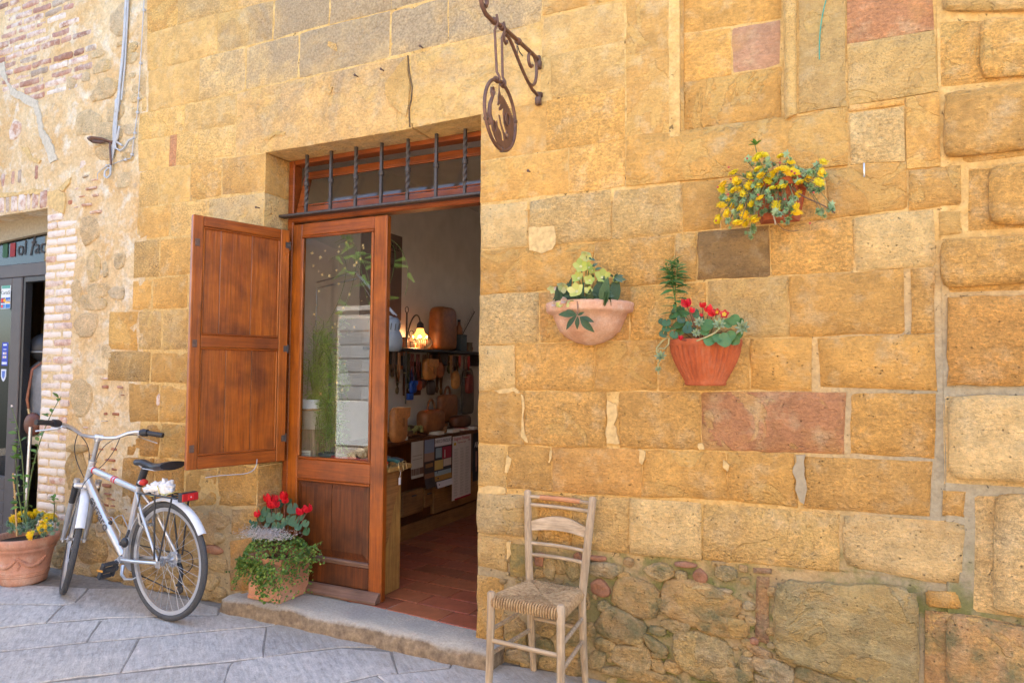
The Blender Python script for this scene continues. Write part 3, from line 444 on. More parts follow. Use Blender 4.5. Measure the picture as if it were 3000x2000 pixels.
RUBBLE=[[-1.374,0.491,0.025,0.035,"b",0,0.0],[-1.373,0.422,0.029,0.023,"o",0,0.0],[-1.315,0.457,0.037,0.06,"k",0,0.0],[-1.192,0.461,0.039,0.053,"y",0,0.0],[-1.253,0.476,0.032,0.042,"o",0,0.0],[-1.026,0.483,0.089,0.035,"w",0,0.0],[-1.065,0.535,0.043,0.014,"b",0,0.0],[-1.168,0.534,0.024,0.017,"b",0,0.0],[-0.908,0.534,0.027,0.022,"r",0,0.0],[-0.758,0.509,0.072,0.041,"g",0,0.0],[-0.637,0.56,0.049,0.012,"b",0,0.0],[-0.658,0.502,0.028,0.025,"p",0,0.0],[-0.571,0.516,0.032,0.032,"b",0,0.0],[-0.453,0.544,0.048,0.036,"k",0,0.0],[-0.486,0.581,0.03,0.012,"o",0,0.0],[-0.379,0.573,0.02,0.014,"o",0,0.0],[-0.376,0.521,0.02,0.014,"o",0,0.0],[-1.049,0.395,0.047,0.041,"b",0,0.0],[-0.882,0.376,0.117,0.09,"o",0,0.0],[-0.751,0.353,0.022,0.042,"y",0,0.0],[-0.572,0.383,0.171,0.103,"O",0,0.0],[-0.481,0.309,0.12,0.051,"o",0,0.0],[-1.026,0.311,0.035,0.026,"k",0,0.0],[-0.949,0.239,0.125,0.072,"m",0,0.0],[-0.765,0.233,0.042,0.021,"g",0,0.0],[-0.68,0.269,0.067,0.035,"m",0,0.0],[-0.78,0.168,0.065,0.027,"g",-22,0.0],[-1.025,0.125,0.054,0.033,"g",0,0.0],[-0.765,0.122,0.04,0.014,"g",0,0.0],[-1.064,0.045,0.046,0.043,"g",0,0.0],[-0.897,0.087,0.097,0.064,"p",0,0.0],[-0.765,0.071,0.036,0.032,"g",0,0.0],[-0.691,0.08,0.042,0.031,"p",0,0.0],[-0.562,0.159,0.129,0.103,"k",0,0.0],[-0.462,0.143,0.043,0.024,"g",0,0.0],[-0.449,0.095,0.109,0.037,"g",0,0.0],[-0.368,0.247,0.023,0.02,"o",0,0.0],[-0.363,0.202,0.02,0.013,"g",0,0.0],[-0.367,0.161,0.032,0.037,"w",0,0.0],[-0.867,0.011,0.206,0.032,"g",0,0.0],[-1.19,-0.015,0.06,0.048,"g",0,0.0],[-1.338,0.161,0.062,0.049,"g",0,0.0],[-1.337,0.063,0.049,0.038,"k",0,0.0],[-1.328,-0.011,0.053,0.034,"g",0,0.0],[-1.499,0.104,0.065,0.077,"O",0,0.0],[-1.489,-0.01,0.078,0.035,"w",0,0.0],[-1.429,-0.037,0.047,0.023,"g",0,0.0],[-1.191,0.245,0.044,0.044,"g",0,0.0],[-1.191,0.148,0.052,0.045,"k",0,0.0],[-1.198,0.058,0.04,0.026,"o",0,0.0],[-1.096,0.186,0.031,0.033,"o",0,0.0],[-0.889,0.188,0.052,0.04,"k",0,0.0],[-1.136,0.32,0.031,0.041,"o",0,0.0],[-0.927,0.467,0.034,0.018,"o",0,0.0],[-0.554,0.462,0.068,0.017,"p",0,0.0],[-0.48,0.455,0.051,0.017,"w",0,0.0],[-0.852,0.148,0.023,0.028,"g",0,0.0],[-0.659,0.21,0.035,0.032,"m",0,0.0],[-0.972,0.171,0.034,0.022,"g",0,0.0],[-0.336,0.263,0.019,0.013,"b",0,0.0],[-0.317,0.217,0.054,0.023,"r",-18,0.0],[-0.261,0.155,0.088,0.043,"w",-16,0.0],[-0.286,0.097,0.057,0.023,"w",0,0.0],[-0.084,0.15,0.102,0.032,"m",-8,0.0],[0.152,0.172,0.084,0.019,"k",0,0.0],[-5.117,0.677,0.125,0.135,"o",0,0.0],[-5.118,0.846,0.117,0.029,"g",0,0.0],[-4.875,0.123,0.163,0.098,"O",0,0.0],[-4.985,0.22,0.104,0.066,"p",0,0.0],[-5.005,-0.036,0.166,0.049,"w",0,0.0],[-4.732,-0.001,0.183,0.058,"g",0,0.0],[-4.611,0.218,0.106,0.085,"p",0,0.0],[-3.766,0.393,0.127,0.089,"O",0,0.0],[-3.86,0.243,0.129,0.085,"g",0,0.0],[-3.678,0.274,0.083,0.029,"b",0,0.0],[-3.647,0.18,0.095,0.044,"g",0,0.0],[-3.725,0.062,0.111,0.059,"p",0,0.0],[-3.806,-0.028,0.141,0.044,"g",0,0.0],[-4.113,0.315,0.179,0.101,"O",0,0.0],[-4.33,0.375,0.156,0.084,"o",0,0.0],[-4.074,0.116,0.163,0.086,"g",0,0.0],[-4.317,0.105,0.132,0.088,"O",0,0.0],[-4.249,-0.03,0.137,0.056,"O",0,0.0],[-4.467,-0.071,0.111,0.057,"g",0,0.0],[-4.024,-0.009,0.117,0.05,"p",0,0.0],[-3.896,0.078,0.093,0.055,"O",0,0.0],[-5.227,0.081,0.082,0.067,"k",0,0.0],[-5.296,0.005,0.074,0.051,"g",0,0.0],[-5.2,0.242,0.09,0.05,"g",0,0.0],[-3.63,0.466,0.089,0.054,"O",0,0.0],[-3.667,0.354,0.083,0.039,"p",0,0.0],[-3.626,0.007,0.075,0.038,"g",0,0.0],[-3.911,0.438,0.137,0.065,"O",0,0.0],[-4.983,3.731,0.117,0.054,"g",0,0.0],[-4.937,3.548,0.169,0.083,"g",0,0.0],[-5.122,3.319,0.156,0.101,"k",0,0.0],[-4.805,3.341,0.105,0.063,"p",0,0.0],[-4.575,3.485,0.058,0.034,"g",0,0.0],[-4.564,3.416,0.075,0.034,"k",0,0.0],[-4.654,3.727,0.076,0.046,"k",0,0.0],[-4.639,3.593,0.042,0.023,"g",0,0.0],[-4.583,3.3,0.042,0.039,"g",0,0.0],[-4.911,3.057,0.132,0.064,"g",0,0.0],[-4.901,3.194,0.176,0.093,"p",0,0.0],[-4.676,2.823,0.093,0.062,"g",0,0.0],[-4.779,3.855,0.044,0.018,"m",0,0.0],[-4.657,3.796,0.076,0.046,"g",0,0.0],[-4.806,4.046,0.105,0.13,"w",0,0.0],[-6.066,3.398,0.086,0.083,"r",0,0.0],[-5.168,2.996,0.036,0.029,"b",0,0.0],[-5.042,3.837,0.073,0.036,"p",0,0.0],[-4.644,3.191,0.076,0.046,"w",0,0.0],[-4.651,2.989,0.068,0.04,"w",0,0.0],[-5.059,3.498,0.054,0.03,"o",0,0.0],[-4.51,3.497,0.03,0.091,"g",0,0.0],[-5.345,3.666,0.057,0.055,"w",0,0.0],[-5.179,3.684,0.056,0.048,"w",0,0.0],[-5.066,2.479,0.117,0.116,"o",0,0.0],[-5.007,2.21,0.08,0.121,"g",0,0.0],[-4.865,2.179,0.031,0.062,"k",0,0.0],[-4.705,2.226,0.067,0.067,"g",0,0.0],[-5.071,1.766,0.143,0.092,"O",0,0.0],[-5.094,1.219,0.135,0.147,"g",0,0.0],[-4.815,1.571,0.06,0.056,"g",0,0.0],[-4.943,2.013,0.14,0.063,"p",0,0.0],[-4.735,1.993,0.093,0.05,"w",0,0.0],[-4.894,1.425,0.078,0.028,"w",0,0.0],[-5.195,2.035,0.064,0.087,"g",0,0.0],[-5.009,1.936,0.169,0.063,"o",0,0.0],[-4.245,1.229,0.023,0.042,"b",0,0.0]]
RUBBLE_SPLIT=(65,93)
BRICKS=[[-4.81,1.115,0.057,0.028,"b"],[-4.684,1.12,0.064,0.031,"b"],[-4.811,1.065,0.071,0.01,"g"],[-4.728,0.786,0.112,0.025,"b"],[-4.689,0.721,0.077,0.028,"b"],[-4.81,0.707,0.048,0.031,"b"],[-4.704,0.665,0.069,0.017,"b"],[-4.761,0.599,0.1,0.034,"b"],[-4.75,0.544,0.087,0.017,"b"],[-4.713,0.508,0.103,0.017,"b"],[-4.78,0.462,0.073,0.025,"b"],[-4.692,0.459,0.056,0.019,"b"],[-4.725,0.411,0.103,0.019,"b"],[-4.74,0.365,0.086,0.02,"b"],[-4.729,0.322,0.099,0.022,"b"],[-5.001,0.942,0.086,0.023,"r"],[-4.84,0.95,0.071,0.022,"r"],[-5.032,1.004,0.068,0.023,"r"],[-5.033,0.865,0.05,0.032,"b"],[-4.845,0.859,0.075,0.023,"b"],[-4.697,0.867,0.068,0.026,"b"],[-4.958,0.812,0.054,0.017,"r"],[-4.54,0.456,0.025,0.011,"b"],[-5.074,0.782,0.018,0.009,"b"],[-4.819,1.309,0.077,0.031,"b"],[-4.659,1.312,0.079,0.03,"r"],[-4.623,1.255,0.033,0.012,"b"],[-4.823,1.37,0.094,0.022,"r"],[-5.059,2.802,0.135,0.029,"r"],[-5.019,2.745,0.085,0.026,"r"],[-5.106,2.679,0.119,0.026,"r"],[-4.995,2.616,0.143,0.029,"r"],[-5.164,2.748,0.083,0.023,"r"],[-5.026,2.862,0.09,0.023,"r"],[-5.135,2.898,0.073,0.021,"g"],[-5.24,2.816,0.056,0.03,"r"],[-5.309,2.716,0.057,0.047,"b"],[-5.232,2.673,0.056,0.024,"r"]]
BRICK_FIELD=[[-7.802,4.754],[-6.472,4.699],[-5.48,4.518],[-5.358,4.27],[-5.395,4.168],[-5.11,3.92],[-5.118,3.695],[-5.276,3.576],[-5.598,3.589],[-5.824,3.613],[-6.016,3.724],[-6.114,3.776],[-6.391,3.575],[-7.697,3.569]]
BRICK_JAMB=[[-5.584,2.65],[-5.19,2.583],[-5.198,2.427],[-5.244,2.089],[-5.25,1.907],[-5.243,1.569],[-5.157,1.492],[-5.228,1.311],[-5.263,1.001],[-5.254,0.567],[-5.245,0.212],[-5.55,0.179],[-5.58,1.054]]
BRICK_ARCH=[[-7.295,2.939],[-6.244,2.882],[-5.596,2.836],[-5.588,2.705],[-6.233,2.727],[-7.278,2.737]]
CRACKS=[[[-6.323,4.002],[-6.254,3.989],[-6.215,3.851],[-6.111,3.741],[-6.005,3.7],[-5.786,3.593],[-5.725,3.485],[-5.68,3.34],[-5.577,3.243],[-5.488,3.068],[-5.565,3.051],[-5.634,3.169],[-5.722,3.291],[-5.767,3.436],[-5.828,3.544],[-5.961,3.602],[-6.127,3.692],[-6.243,3.842],[-6.317,3.913]],[[-5.984,3.243],[-5.881,3.224],[-5.816,3.137],[-5.7,3.095],[-5.721,3.075],[-5.827,3.105]],[[-6.244,2.885],[-5.958,2.866],[-5.776,2.872],[-5.618,2.839],[-5.616,2.806],[-5.773,2.833],[-6.242,2.847]],[[-5.58,2.726],[-5.586,2.822],[-5.487,2.836],[-5.386,2.798],[-5.366,2.732],[-5.377,2.64],[-5.477,2.668]],[[-5.457,2.843],[-5.35,2.89],[-5.309,2.912],[-5.319,2.874],[-5.396,2.815]]]
PATCHES=[[[-1.644,1.349],[-1.519,1.367],[-1.466,1.324],[-1.457,1.261],[-1.469,1.206],[-1.456,1.127],[-1.438,1.081],[-1.482,1.103],[-1.482,1.158],[-1.472,1.261],[-1.479,1.316],[-1.519,1.343],[-1.608,1.333]],[[-1.013,1.309],[-0.971,1.291],[-0.963,1.239],[-0.982,1.194],[-0.947,1.107],[-1.02,1.097],[-1.013,1.223]],[[-1.443,2.203],[-1.301,2.199],[-1.288,2.135],[-1.309,2.081],[-1.368,2.061],[-1.438,2.082]],[[-0.594,1.125],[-0.552,1.127],[-0.545,1.107],[-0.573,1.098]],[[-0.879,1.061],[-0.853,1.084],[-0.823,1.071],[-0.827,1.035],[-0.842,1.005],[-0.864,1.025]],[[-0.464,1.061],[-0.437,1.031],[-0.443,1.003],[-0.461,1.023]],[[-1.56,1.013],[-1.529,0.995],[-1.537,0.967],[-1.555,0.918],[-1.57,0.917],[-1.568,0.973]],[[-1.319,1.05],[-1.305,1.043],[-1.31,0.981],[-1.318,0.981]],[[-1.73,0.817],[-1.675,0.845],[-1.567,0.842],[-1.562,0.818],[-1.629,0.805],[-1.711,0.794]],[[-1.555,0.563],[-1.529,0.566],[-1.533,0.503],[-1.55,0.469],[-1.555,0.516]],[[-0.154,1.09],[-0.123,1.095],[-0.124,1.013],[-0.112,0.974],[-0.128,0.887],[-0.149,0.892],[-0.161,0.977],[-0.167,1.043]]]
SLABS=[[[-5.74,-0.784],[-5.115,-0.36],[-4.631,-0.199],[-4.433,-0.409],[-4.461,-0.473],[-4.824,-0.642],[-5.273,-0.98]],[[-5.244,-0.992],[-4.796,-0.656],[-4.44,-0.491],[-4.235,-0.711],[-4.389,-0.872],[-4.712,-1.215]],[[-4.437,-0.482],[-4.417,-0.415],[-4.621,-0.193],[-4.299,-0.03],[-3.537,-0.072],[-3.447,-0.162],[-3.815,-0.387],[-3.996,-0.497],[-4.226,-0.706]],[[-4.688,-1.225],[-4.366,-0.884],[-4.21,-0.723],[-3.976,-0.519],[-3.984,-0.548],[-3.743,-0.785],[-4.025,-1.064],[-4.358,-1.364]],[[-3.967,-0.508],[-3.794,-0.402],[-3.42,-0.176],[-3.508,-0.071],[-3.005,-0.119],[-3.043,-0.175],[-3.339,-0.423],[-3.529,-0.608],[-3.733,-0.78],[-3.964,-0.55]],[[-4.333,-1.374],[-4.001,-1.077],[-3.717,-0.798],[-3.525,-0.633],[-3.22,-0.954],[-3.361,-1.079],[-3.564,-1.308],[-3.886,-1.562]],[[-3.508,-0.619],[-3.322,-0.437],[-3.024,-0.189],[-2.73,-0.507],[-2.884,-0.649],[-3.019,-0.753],[-3.211,-0.95],[-3.508,-0.635]],[[-3.021,-0.175],[-2.993,-0.125],[-2.205,-0.096],[-2.449,-0.213],[-2.645,-0.406],[-2.721,-0.502]],[[-2.816,-0.615],[-2.633,-0.42],[-2.434,-0.231],[-2.169,-0.154],[-1.989,-0.352],[-2.07,-0.405],[-2.16,-0.537],[-2.265,-0.684],[-2.53,-0.963],[-2.789,-0.661]],[[-2.172,-0.131],[-2.088,-0.089],[-1.827,-0.072],[-1.789,-0.178],[-1.984,-0.345]],[[-1.811,-0.074],[-1.613,-0.05],[-1.401,-0.008],[-1.067,0.021],[-0.734,0.027],[-0.752,-0.229],[-1.554,-0.624],[-2.056,-0.419],[-1.974,-0.366],[-1.774,-0.197]],[[-2.06,-0.425],[-1.559,-0.627],[-2.379,-1.327],[-2.519,-0.972],[-2.25,-0.7],[-2.146,-0.555]],[[-3.862,-1.572],[-3.542,-1.32],[-3.194,-0.967],[-2.864,-0.667],[-2.812,-0.632],[-2.791,-0.671],[-2.53,-0.97],[-2.384,-1.33],[-3.33,-1.795]]]
SPALL=[["spalled_patch",[[-2.22,3.268],[-2.27,3.234],[-2.333,3.173],[-2.376,3.139],[-2.369,3.07],[-2.33,3.0],[-2.265,2.944],[-2.224,2.915],[-2.211,2.971],[-2.206,3.042],[-2.198,3.095],[-2.214,3.169]],-0.0065,"stone"],["crack",[[-2.219,3.273],[-2.21,3.178],[-2.187,3.079],[-2.191,3.013],[-2.206,2.953],[-2.199,2.849],[-2.196,2.849],[-2.202,2.952],[-2.187,3.012],[-2.183,3.079],[-2.205,3.177],[-2.216,3.272]],-0.0075,"crack"],["flake",[[-2.806,3.478],[-2.746,3.447],[-2.733,3.397],[-2.78,3.416],[-2.811,3.451]],-0.0055,"stone"],["flake",[[-3.277,2.953],[-3.213,2.973],[-3.135,2.952],[-3.148,2.934],[-3.225,2.95],[-3.27,2.927],[-3.329,2.935]],-0.0055,"stone"],["flake",[[-2.834,3.176],[-2.763,3.183],[-2.785,3.14]],-0.005,"stone"]]
# measured plant positions, metres
SEDUM_FLOWERS=[[-0.392,-0.143,2.331],[-0.44,-0.124,2.287],[-0.45,-0.118,2.27],[-0.383,-0.131,2.304],[-0.37,-0.144,2.283],[-0.372,-0.135,2.266],[-0.393,-0.172,2.252],[-0.349,-0.164,2.234],[-0.419,-0.12,2.226],[-0.447,-0.126,2.194],[-0.396,-0.129,2.192],[-0.359,-0.178,2.165],[-0.322,-0.172,2.181],[-0.419,-0.154,2.153],[-0.35,-0.16,2.137],[-0.46,-0.126,2.136],[-0.363,-0.182,2.096],[-0.307,-0.189,2.111],[-0.286,-0.192,2.373],[-0.266,-0.167,2.386],[-0.198,-0.167,2.381],[-0.289,-0.197,2.327],[-0.322,-0.156,2.312],[-0.278,-0.201,2.296],[-0.236,-0.187,2.296],[-0.213,-0.205,2.31],[-0.186,-0.202,2.306],[-0.151,-0.146,2.315],[-0.139,-0.175,2.294],[-0.166,-0.184,2.292],[-0.25,-0.169,2.273],[-0.319,-0.153,2.269],[-0.331,-0.178,2.261],[-0.29,-0.158,2.268],[-0.232,-0.189,2.241],[-0.196,-0.17,2.251],[-0.277,-0.199,2.194],[-0.22,-0.165,2.183],[-0.218,-0.177,2.155],[-0.133,-0.135,2.214],[-0.087,-0.123,2.281],[-0.037,-0.136,2.296],[-0.031,-0.131,2.345],[-0.052,-0.148,2.247],[-0.126,-0.174,2.257],[-0.14,-0.183,2.149],[-0.137,-0.169,2.121],[-0.158,-0.162,2.342],[-0.381,-0.177,2.111],[-0.346,-0.155,2.1],[-0.297,-0.186,2.1]]
SEDUM_LEAVES=[[-0.33,-0.158,2.367],[-0.277,-0.142,2.359],[-0.232,-0.172,2.357],[-0.172,-0.162,2.364],[-0.148,-0.141,2.337],[-0.133,-0.12,2.329],[-0.255,-0.201,2.307],[-0.211,-0.129,2.303],[-0.134,-0.168,2.278],[-0.289,-0.143,2.29],[-0.202,-0.135,2.288],[-0.102,-0.157,2.304],[-0.049,-0.083,2.339],[-0.06,-0.116,2.31],[-0.041,-0.095,2.283],[-0.047,-0.136,2.229],[-0.076,-0.145,2.235],[-0.113,-0.149,2.274],[-0.344,-0.11,2.33],[-0.318,-0.17,2.225],[-0.277,-0.146,2.242],[-0.4,-0.094,2.29],[-0.419,-0.087,2.265],[-0.376,-0.141,2.229],[-0.31,-0.162,2.214],[-0.437,-0.109,2.243],[-0.417,-0.099,2.205],[-0.387,-0.153,2.156],[-0.319,-0.133,2.17],[-0.332,-0.125,2.166],[-0.375,-0.107,2.137],[-0.414,-0.149,2.113],[-0.324,-0.118,2.093],[-0.324,-0.176,2.051],[-0.281,-0.173,2.163],[-0.266,-0.16,2.149],[-0.247,-0.146,2.16],[-0.246,-0.185,2.184],[-0.209,-0.131,2.175],[-0.185,-0.15,2.198],[-0.173,-0.162,2.164],[-0.146,-0.152,2.188],[-0.176,-0.173,2.123],[-0.184,-0.183,2.095],[-0.208,-0.187,2.132],[-0.143,-0.124,2.149],[-0.07,-0.075,2.228],[-0.043,-0.124,2.125],[-0.003,-0.117,2.152],[-0.033,-0.062,2.14],[-0.23,-0.168,2.277],[-0.301,-0.162,2.268],[-0.18,-0.17,2.259],[-0.16,-0.137,2.277],[-0.219,-0.142,2.228],[-0.241,-0.177,2.215],[-0.352,-0.143,2.254],[-0.356,-0.167,2.205],[-0.339,-0.115,2.151],[-0.38,-0.161,2.194],[-0.09,-0.118,2.268],[-0.125,-0.107,2.308],[-0.267,-0.192,2.305],[-0.306,-0.138,2.311]]
HELLEBORE_FLOWERS=[[-1.076,-0.14,2.015,0.0329,"s"],[-1.097,-0.16,1.954,0.0345,"f"],[-1.063,-0.14,1.95,0.0225,"f"],[-1.104,-0.17,1.896,0.031,"f"],[-1.046,-0.18,1.882,0.0256,"f"],[-0.994,-0.15,1.897,0.0359,"f"],[-1.183,-0.17,1.869,0.0313,"s"],[-1.21,-0.17,1.852,0.0175,"p"],[-1.094,-0.22,1.826,0.04,"y"],[-1.044,-0.2,1.826,0.021,"y"],[-1.247,-0.14,1.861,0.0248,"s"],[-1.208,-0.2,1.776,0.0207,"p"],[-1.15,-0.22,1.788,0.0239,"p"],[-1.128,-0.22,1.777,0.0221,"s"],[-0.932,-0.12,1.884,0.0205,"f"],[-1.185,-0.21,1.764,0.0189,"y"],[-1.049,-0.13,1.937,0.019,"f"]]
HELLEBORE_LEAVES=[[-1.088,-0.235,1.715,-1.182,-0.245,1.727],[-1.096,-0.235,1.722,-1.139,-0.245,1.741],[-1.09,-0.24,1.711,-1.144,-0.25,1.651],[-1.081,-0.245,1.707,-1.083,-0.255,1.649],[-1.083,-0.24,1.714,-1.05,-0.25,1.727],[-1.074,-0.24,1.704,-1.004,-0.25,1.685],[-1.069,-0.245,1.7,-1.004,-0.255,1.634],[-1.064,-0.14,1.999,-1.03,-0.15,1.983],[-1.056,-0.13,1.955,-1.022,-0.14,1.969],[-1.04,-0.13,1.94,-1.002,-0.14,1.948],[-0.999,-0.17,1.824,-0.928,-0.18,1.81],[-1.003,-0.16,1.827,-0.943,-0.17,1.824],[-0.946,-0.12,1.901,-0.966,-0.13,1.918],[-0.941,-0.13,1.9,-0.921,-0.14,1.915],[-0.94,-0.13,1.898,-0.895,-0.14,1.906],[-0.935,-0.14,1.895,-0.88,-0.15,1.882],[-0.935,-0.14,1.893,-0.894,-0.15,1.875],[-0.938,-0.14,1.895,-0.934,-0.15,1.873],[-1.107,-0.15,1.861,-1.082,-0.16,1.838],[-1.045,-0.12,1.896,-1.049,-0.13,1.923],[-1.03,-0.12,1.875,-1.023,-0.13,1.894],[-1.162,-0.13,1.858,-1.157,-0.14,1.906],[-1.147,-0.12,1.873,-1.144,-0.13,1.907],[-1.17,-0.12,1.874,-1.177,-0.13,1.887],[-1.199,-0.19,1.815,-1.228,-0.2,1.798],[-1.199,-0.18,1.823,-1.225,-0.19,1.812],[-1.039,-0.18,1.827,-1.007,-0.19,1.807],[-1.082,-0.18,1.808,-1.049,-0.19,1.795],[-0.975,-0.18,1.807,-0.927,-0.19,1.804],[-1.071,-0.17,1.798,-1.096,-0.18,1.812],[-1.024,-0.18,1.806,-0.996,-0.19,1.793],[-1.01,-0.16,1.845,-0.996,-0.17,1.833],[-0.974,-0.15,1.844,-0.96,-0.16,1.839],[-1.107,-0.21,1.782,-1.082,-0.22,1.794],[-1.169,-0.2,1.809,-1.14,-0.21,1.81]]
CYCLAMEN_WALL=[[-0.604,-0.1,1.757,0.0259],[-0.582,-0.12,1.726,0.0157],[-0.535,-0.1,1.749,0.0149],[-0.507,-0.11,1.73,0.0189],[-0.488,-0.13,1.708,0.0203],[-0.536,-0.13,1.705,0.0098],[-0.619,-0.17,1.6,0.0147]]
PRIMROSE=[[-0.437,-0.13,1.708,0.0234],[-0.471,-0.12,1.72,0.0196]]
ROUND_LEAVES_WALL=[[-0.629,-0.12,1.692,0.0216],[-0.595,-0.15,1.643,0.0238],[-0.592,-0.13,1.669,0.0173],[-0.7,-0.1,1.678,0.0245],[-0.7,-0.11,1.65,0.0211],[-0.713,-0.11,1.627,0.0202],[-0.66,-0.13,1.621,0.0216],[-0.662,-0.08,1.733,0.0212],[-0.639,-0.07,1.742,0.019],[-0.573,-0.09,1.73,0.02],[-0.567,-0.1,1.712,0.0187],[-0.675,-0.08,1.708,0.0191],[-0.543,-0.1,1.695,0.0165],[-0.576,-0.12,1.645,0.0145],[-0.722,-0.08,1.684,0.0234]]
PRIMROSE_LEAVES=[[-0.509,-0.15,1.662,0.0316],[-0.494,-0.18,1.59,0.0272],[-0.432,-0.18,1.593,0.0338],[-0.388,-0.17,1.591,0.0237],[-0.398,-0.12,1.684,0.0282],[-0.519,-0.15,1.634,0.0244],[-0.407,-0.17,1.611,0.0258],[-0.425,-0.12,1.67,0.0243],[-0.375,-0.15,1.615,0.0199],[-0.459,-0.18,1.603,0.0239],[-0.377,-0.1,1.675,0.0202]]
ROSETTES=[[-0.541,-0.16,1.672,0.0268],[-0.453,-0.17,1.66,0.032],[-0.551,-0.18,1.625,0.0222],[-0.356,-0.15,1.647,0.0357],[-0.726,-0.1,1.522,0.0313],[-0.739,-0.09,1.464,0.0195]]
ROSETTE_STEMS=[[[-0.453,-0.17,1.644],[-0.472,-0.175,1.624],[-0.515,-0.175,1.604],[-0.551,-0.17,1.591]],[[-0.683,-0.12,1.609],[-0.685,-0.12,1.58],[-0.706,-0.11,1.559],[-0.734,-0.1,1.562],[-0.738,-0.1,1.547]],[[-0.692,-0.1,1.614],[-0.721,-0.1,1.593],[-0.745,-0.1,1.564],[-0.745,-0.1,1.539]],[[-0.728,-0.1,1.513],[-0.741,-0.09,1.488],[-0.739,-0.09,1.441]],[[-0.375,-0.15,1.631],[-0.397,-0.16,1.611],[-0.412,-0.16,1.603]]]
SPURGE_STEMS=[[[-0.656,-0.08,1.708],[-0.665,-0.075,1.802],[-0.675,-0.07,1.867],[-0.706,-0.07,1.946]],[[-0.666,-0.075,1.815],[-0.662,-0.07,1.896],[-0.651,-0.07,1.956]],[[-0.672,-0.07,1.854],[-0.679,-0.06,1.911],[-0.687,-0.06,1.968]]]
CYCLAMEN_POT=[[-3.262,0.06,0.614,0.0369],[-3.223,0.07,0.616,0.0263],[-3.234,0.05,0.582,0.0367],[-3.199,0.05,0.588,0.0261],[-3.157,0.08,0.636,0.0345],[-3.14,0.07,0.615,0.0261],[-3.298,0.0,0.528,0.025],[-3.02,0.08,0.555,0.0284],[-2.97,0.08,0.575,0.0308]]
ROUND_LEAVES_POT=[[-3.271,0.04,0.549,0.0346],[-3.215,0.03,0.518,0.0364],[-3.106,0.1,0.572,0.0387],[-3.068,0.08,0.5,0.0414],[-3.17,0.05,0.526,0.026],[-3.334,0.0,0.493,0.0272],[-3.305,-0.02,0.469,0.0312],[-3.311,-0.03,0.427,0.0332],[-3.269,-0.04,0.398,0.0257],[-3.163,0.02,0.471,0.032],[-2.999,0.1,0.49,0.0248],[-2.988,0.1,0.443,0.0279],[-3.222,0.01,0.48,0.0259],[-3.118,0.03,0.479,0.0247],[-3.281,0.02,0.51,0.0282],[-3.21,0.1,0.591,0.0317],[-3.151,0.11,0.61,0.0263],[-3.327,0.05,0.553,0.0238],[-3.259,0.08,0.554,0.0264],[-3.373,0.04,0.524,0.0238],[-3.027,0.1,0.525,0.0249],[-3.113,0.08,0.516,0.026],[-3.276,-0.01,0.434,0.0259],[-3.127,0.06,0.497,0.0259],[-3.019,0.06,0.473,0.0257]]
GREY_TUFT=[-3.068,0.0,0.434]
POT_SEDUM=[[-5.369,-0.3,0.383],[-5.272,-0.36,0.364],[-5.4,-0.34,0.352],[-5.275,-0.28,0.379],[-5.239,-0.25,0.395],[-5.187,-0.25,0.396],[-5.142,-0.25,0.396],[-5.061,-0.25,0.39],[-5.047,-0.3,0.379],[-5.022,-0.29,0.389],[-4.922,-0.42,0.352],[-4.873,-0.4,0.357],[-4.971,-0.36,0.368],[-4.961,-0.46,0.314],[-5.324,-0.36,0.35],[-5.37,-0.27,0.386]]
POT_LEAVES=[[-5.3,-0.38,0.321],[-5.239,-0.42,0.309],[-5.204,-0.36,0.353],[-5.086,-0.4,0.347],[-5.107,-0.42,0.332],[-5.199,-0.33,0.365],[-5.072,-0.36,0.367],[-5.0,-0.36,0.374],[-4.901,-0.36,0.376],[-4.81,-0.4,0.359],[-4.792,-0.43,0.351],[-4.974,-0.43,0.331],[-5.165,-0.3,0.381],[-5.041,-0.44,0.326],[-5.18,-0.42,0.324],[-4.91,-0.33,0.377],[-5.103,-0.31,0.389],[-5.285,-0.3,0.378],[-4.83,-0.44,0.34],[-5.368,-0.36,0.328]]
ROSE_STEMS=[[[-5.097,-0.35,0.362],[-5.117,-0.34,0.629],[-5.111,-0.3,0.925],[-5.051,-0.24,1.119],[-5.001,-0.2,1.245]],[[-5.105,-0.35,0.37],[-5.115,-0.36,0.685],[-5.167,-0.36,0.918],[-5.205,-0.36,1.031],[-5.304,-0.36,1.162]],[[-5.102,-0.36,0.372],[-5.168,-0.38,0.587],[-5.196,-0.38,0.787],[-5.189,-0.38,0.893]]]
CANE=[[-5.159,-0.42,0.275],[-5.227,-0.4,0.498],[-5.307,-0.38,0.693]]
SPRIG=[[-4.903,-0.33,0.378],[-4.899,-0.33,0.473],[-4.909,-0.33,0.541]]
GZ=-.055      # level of the lane
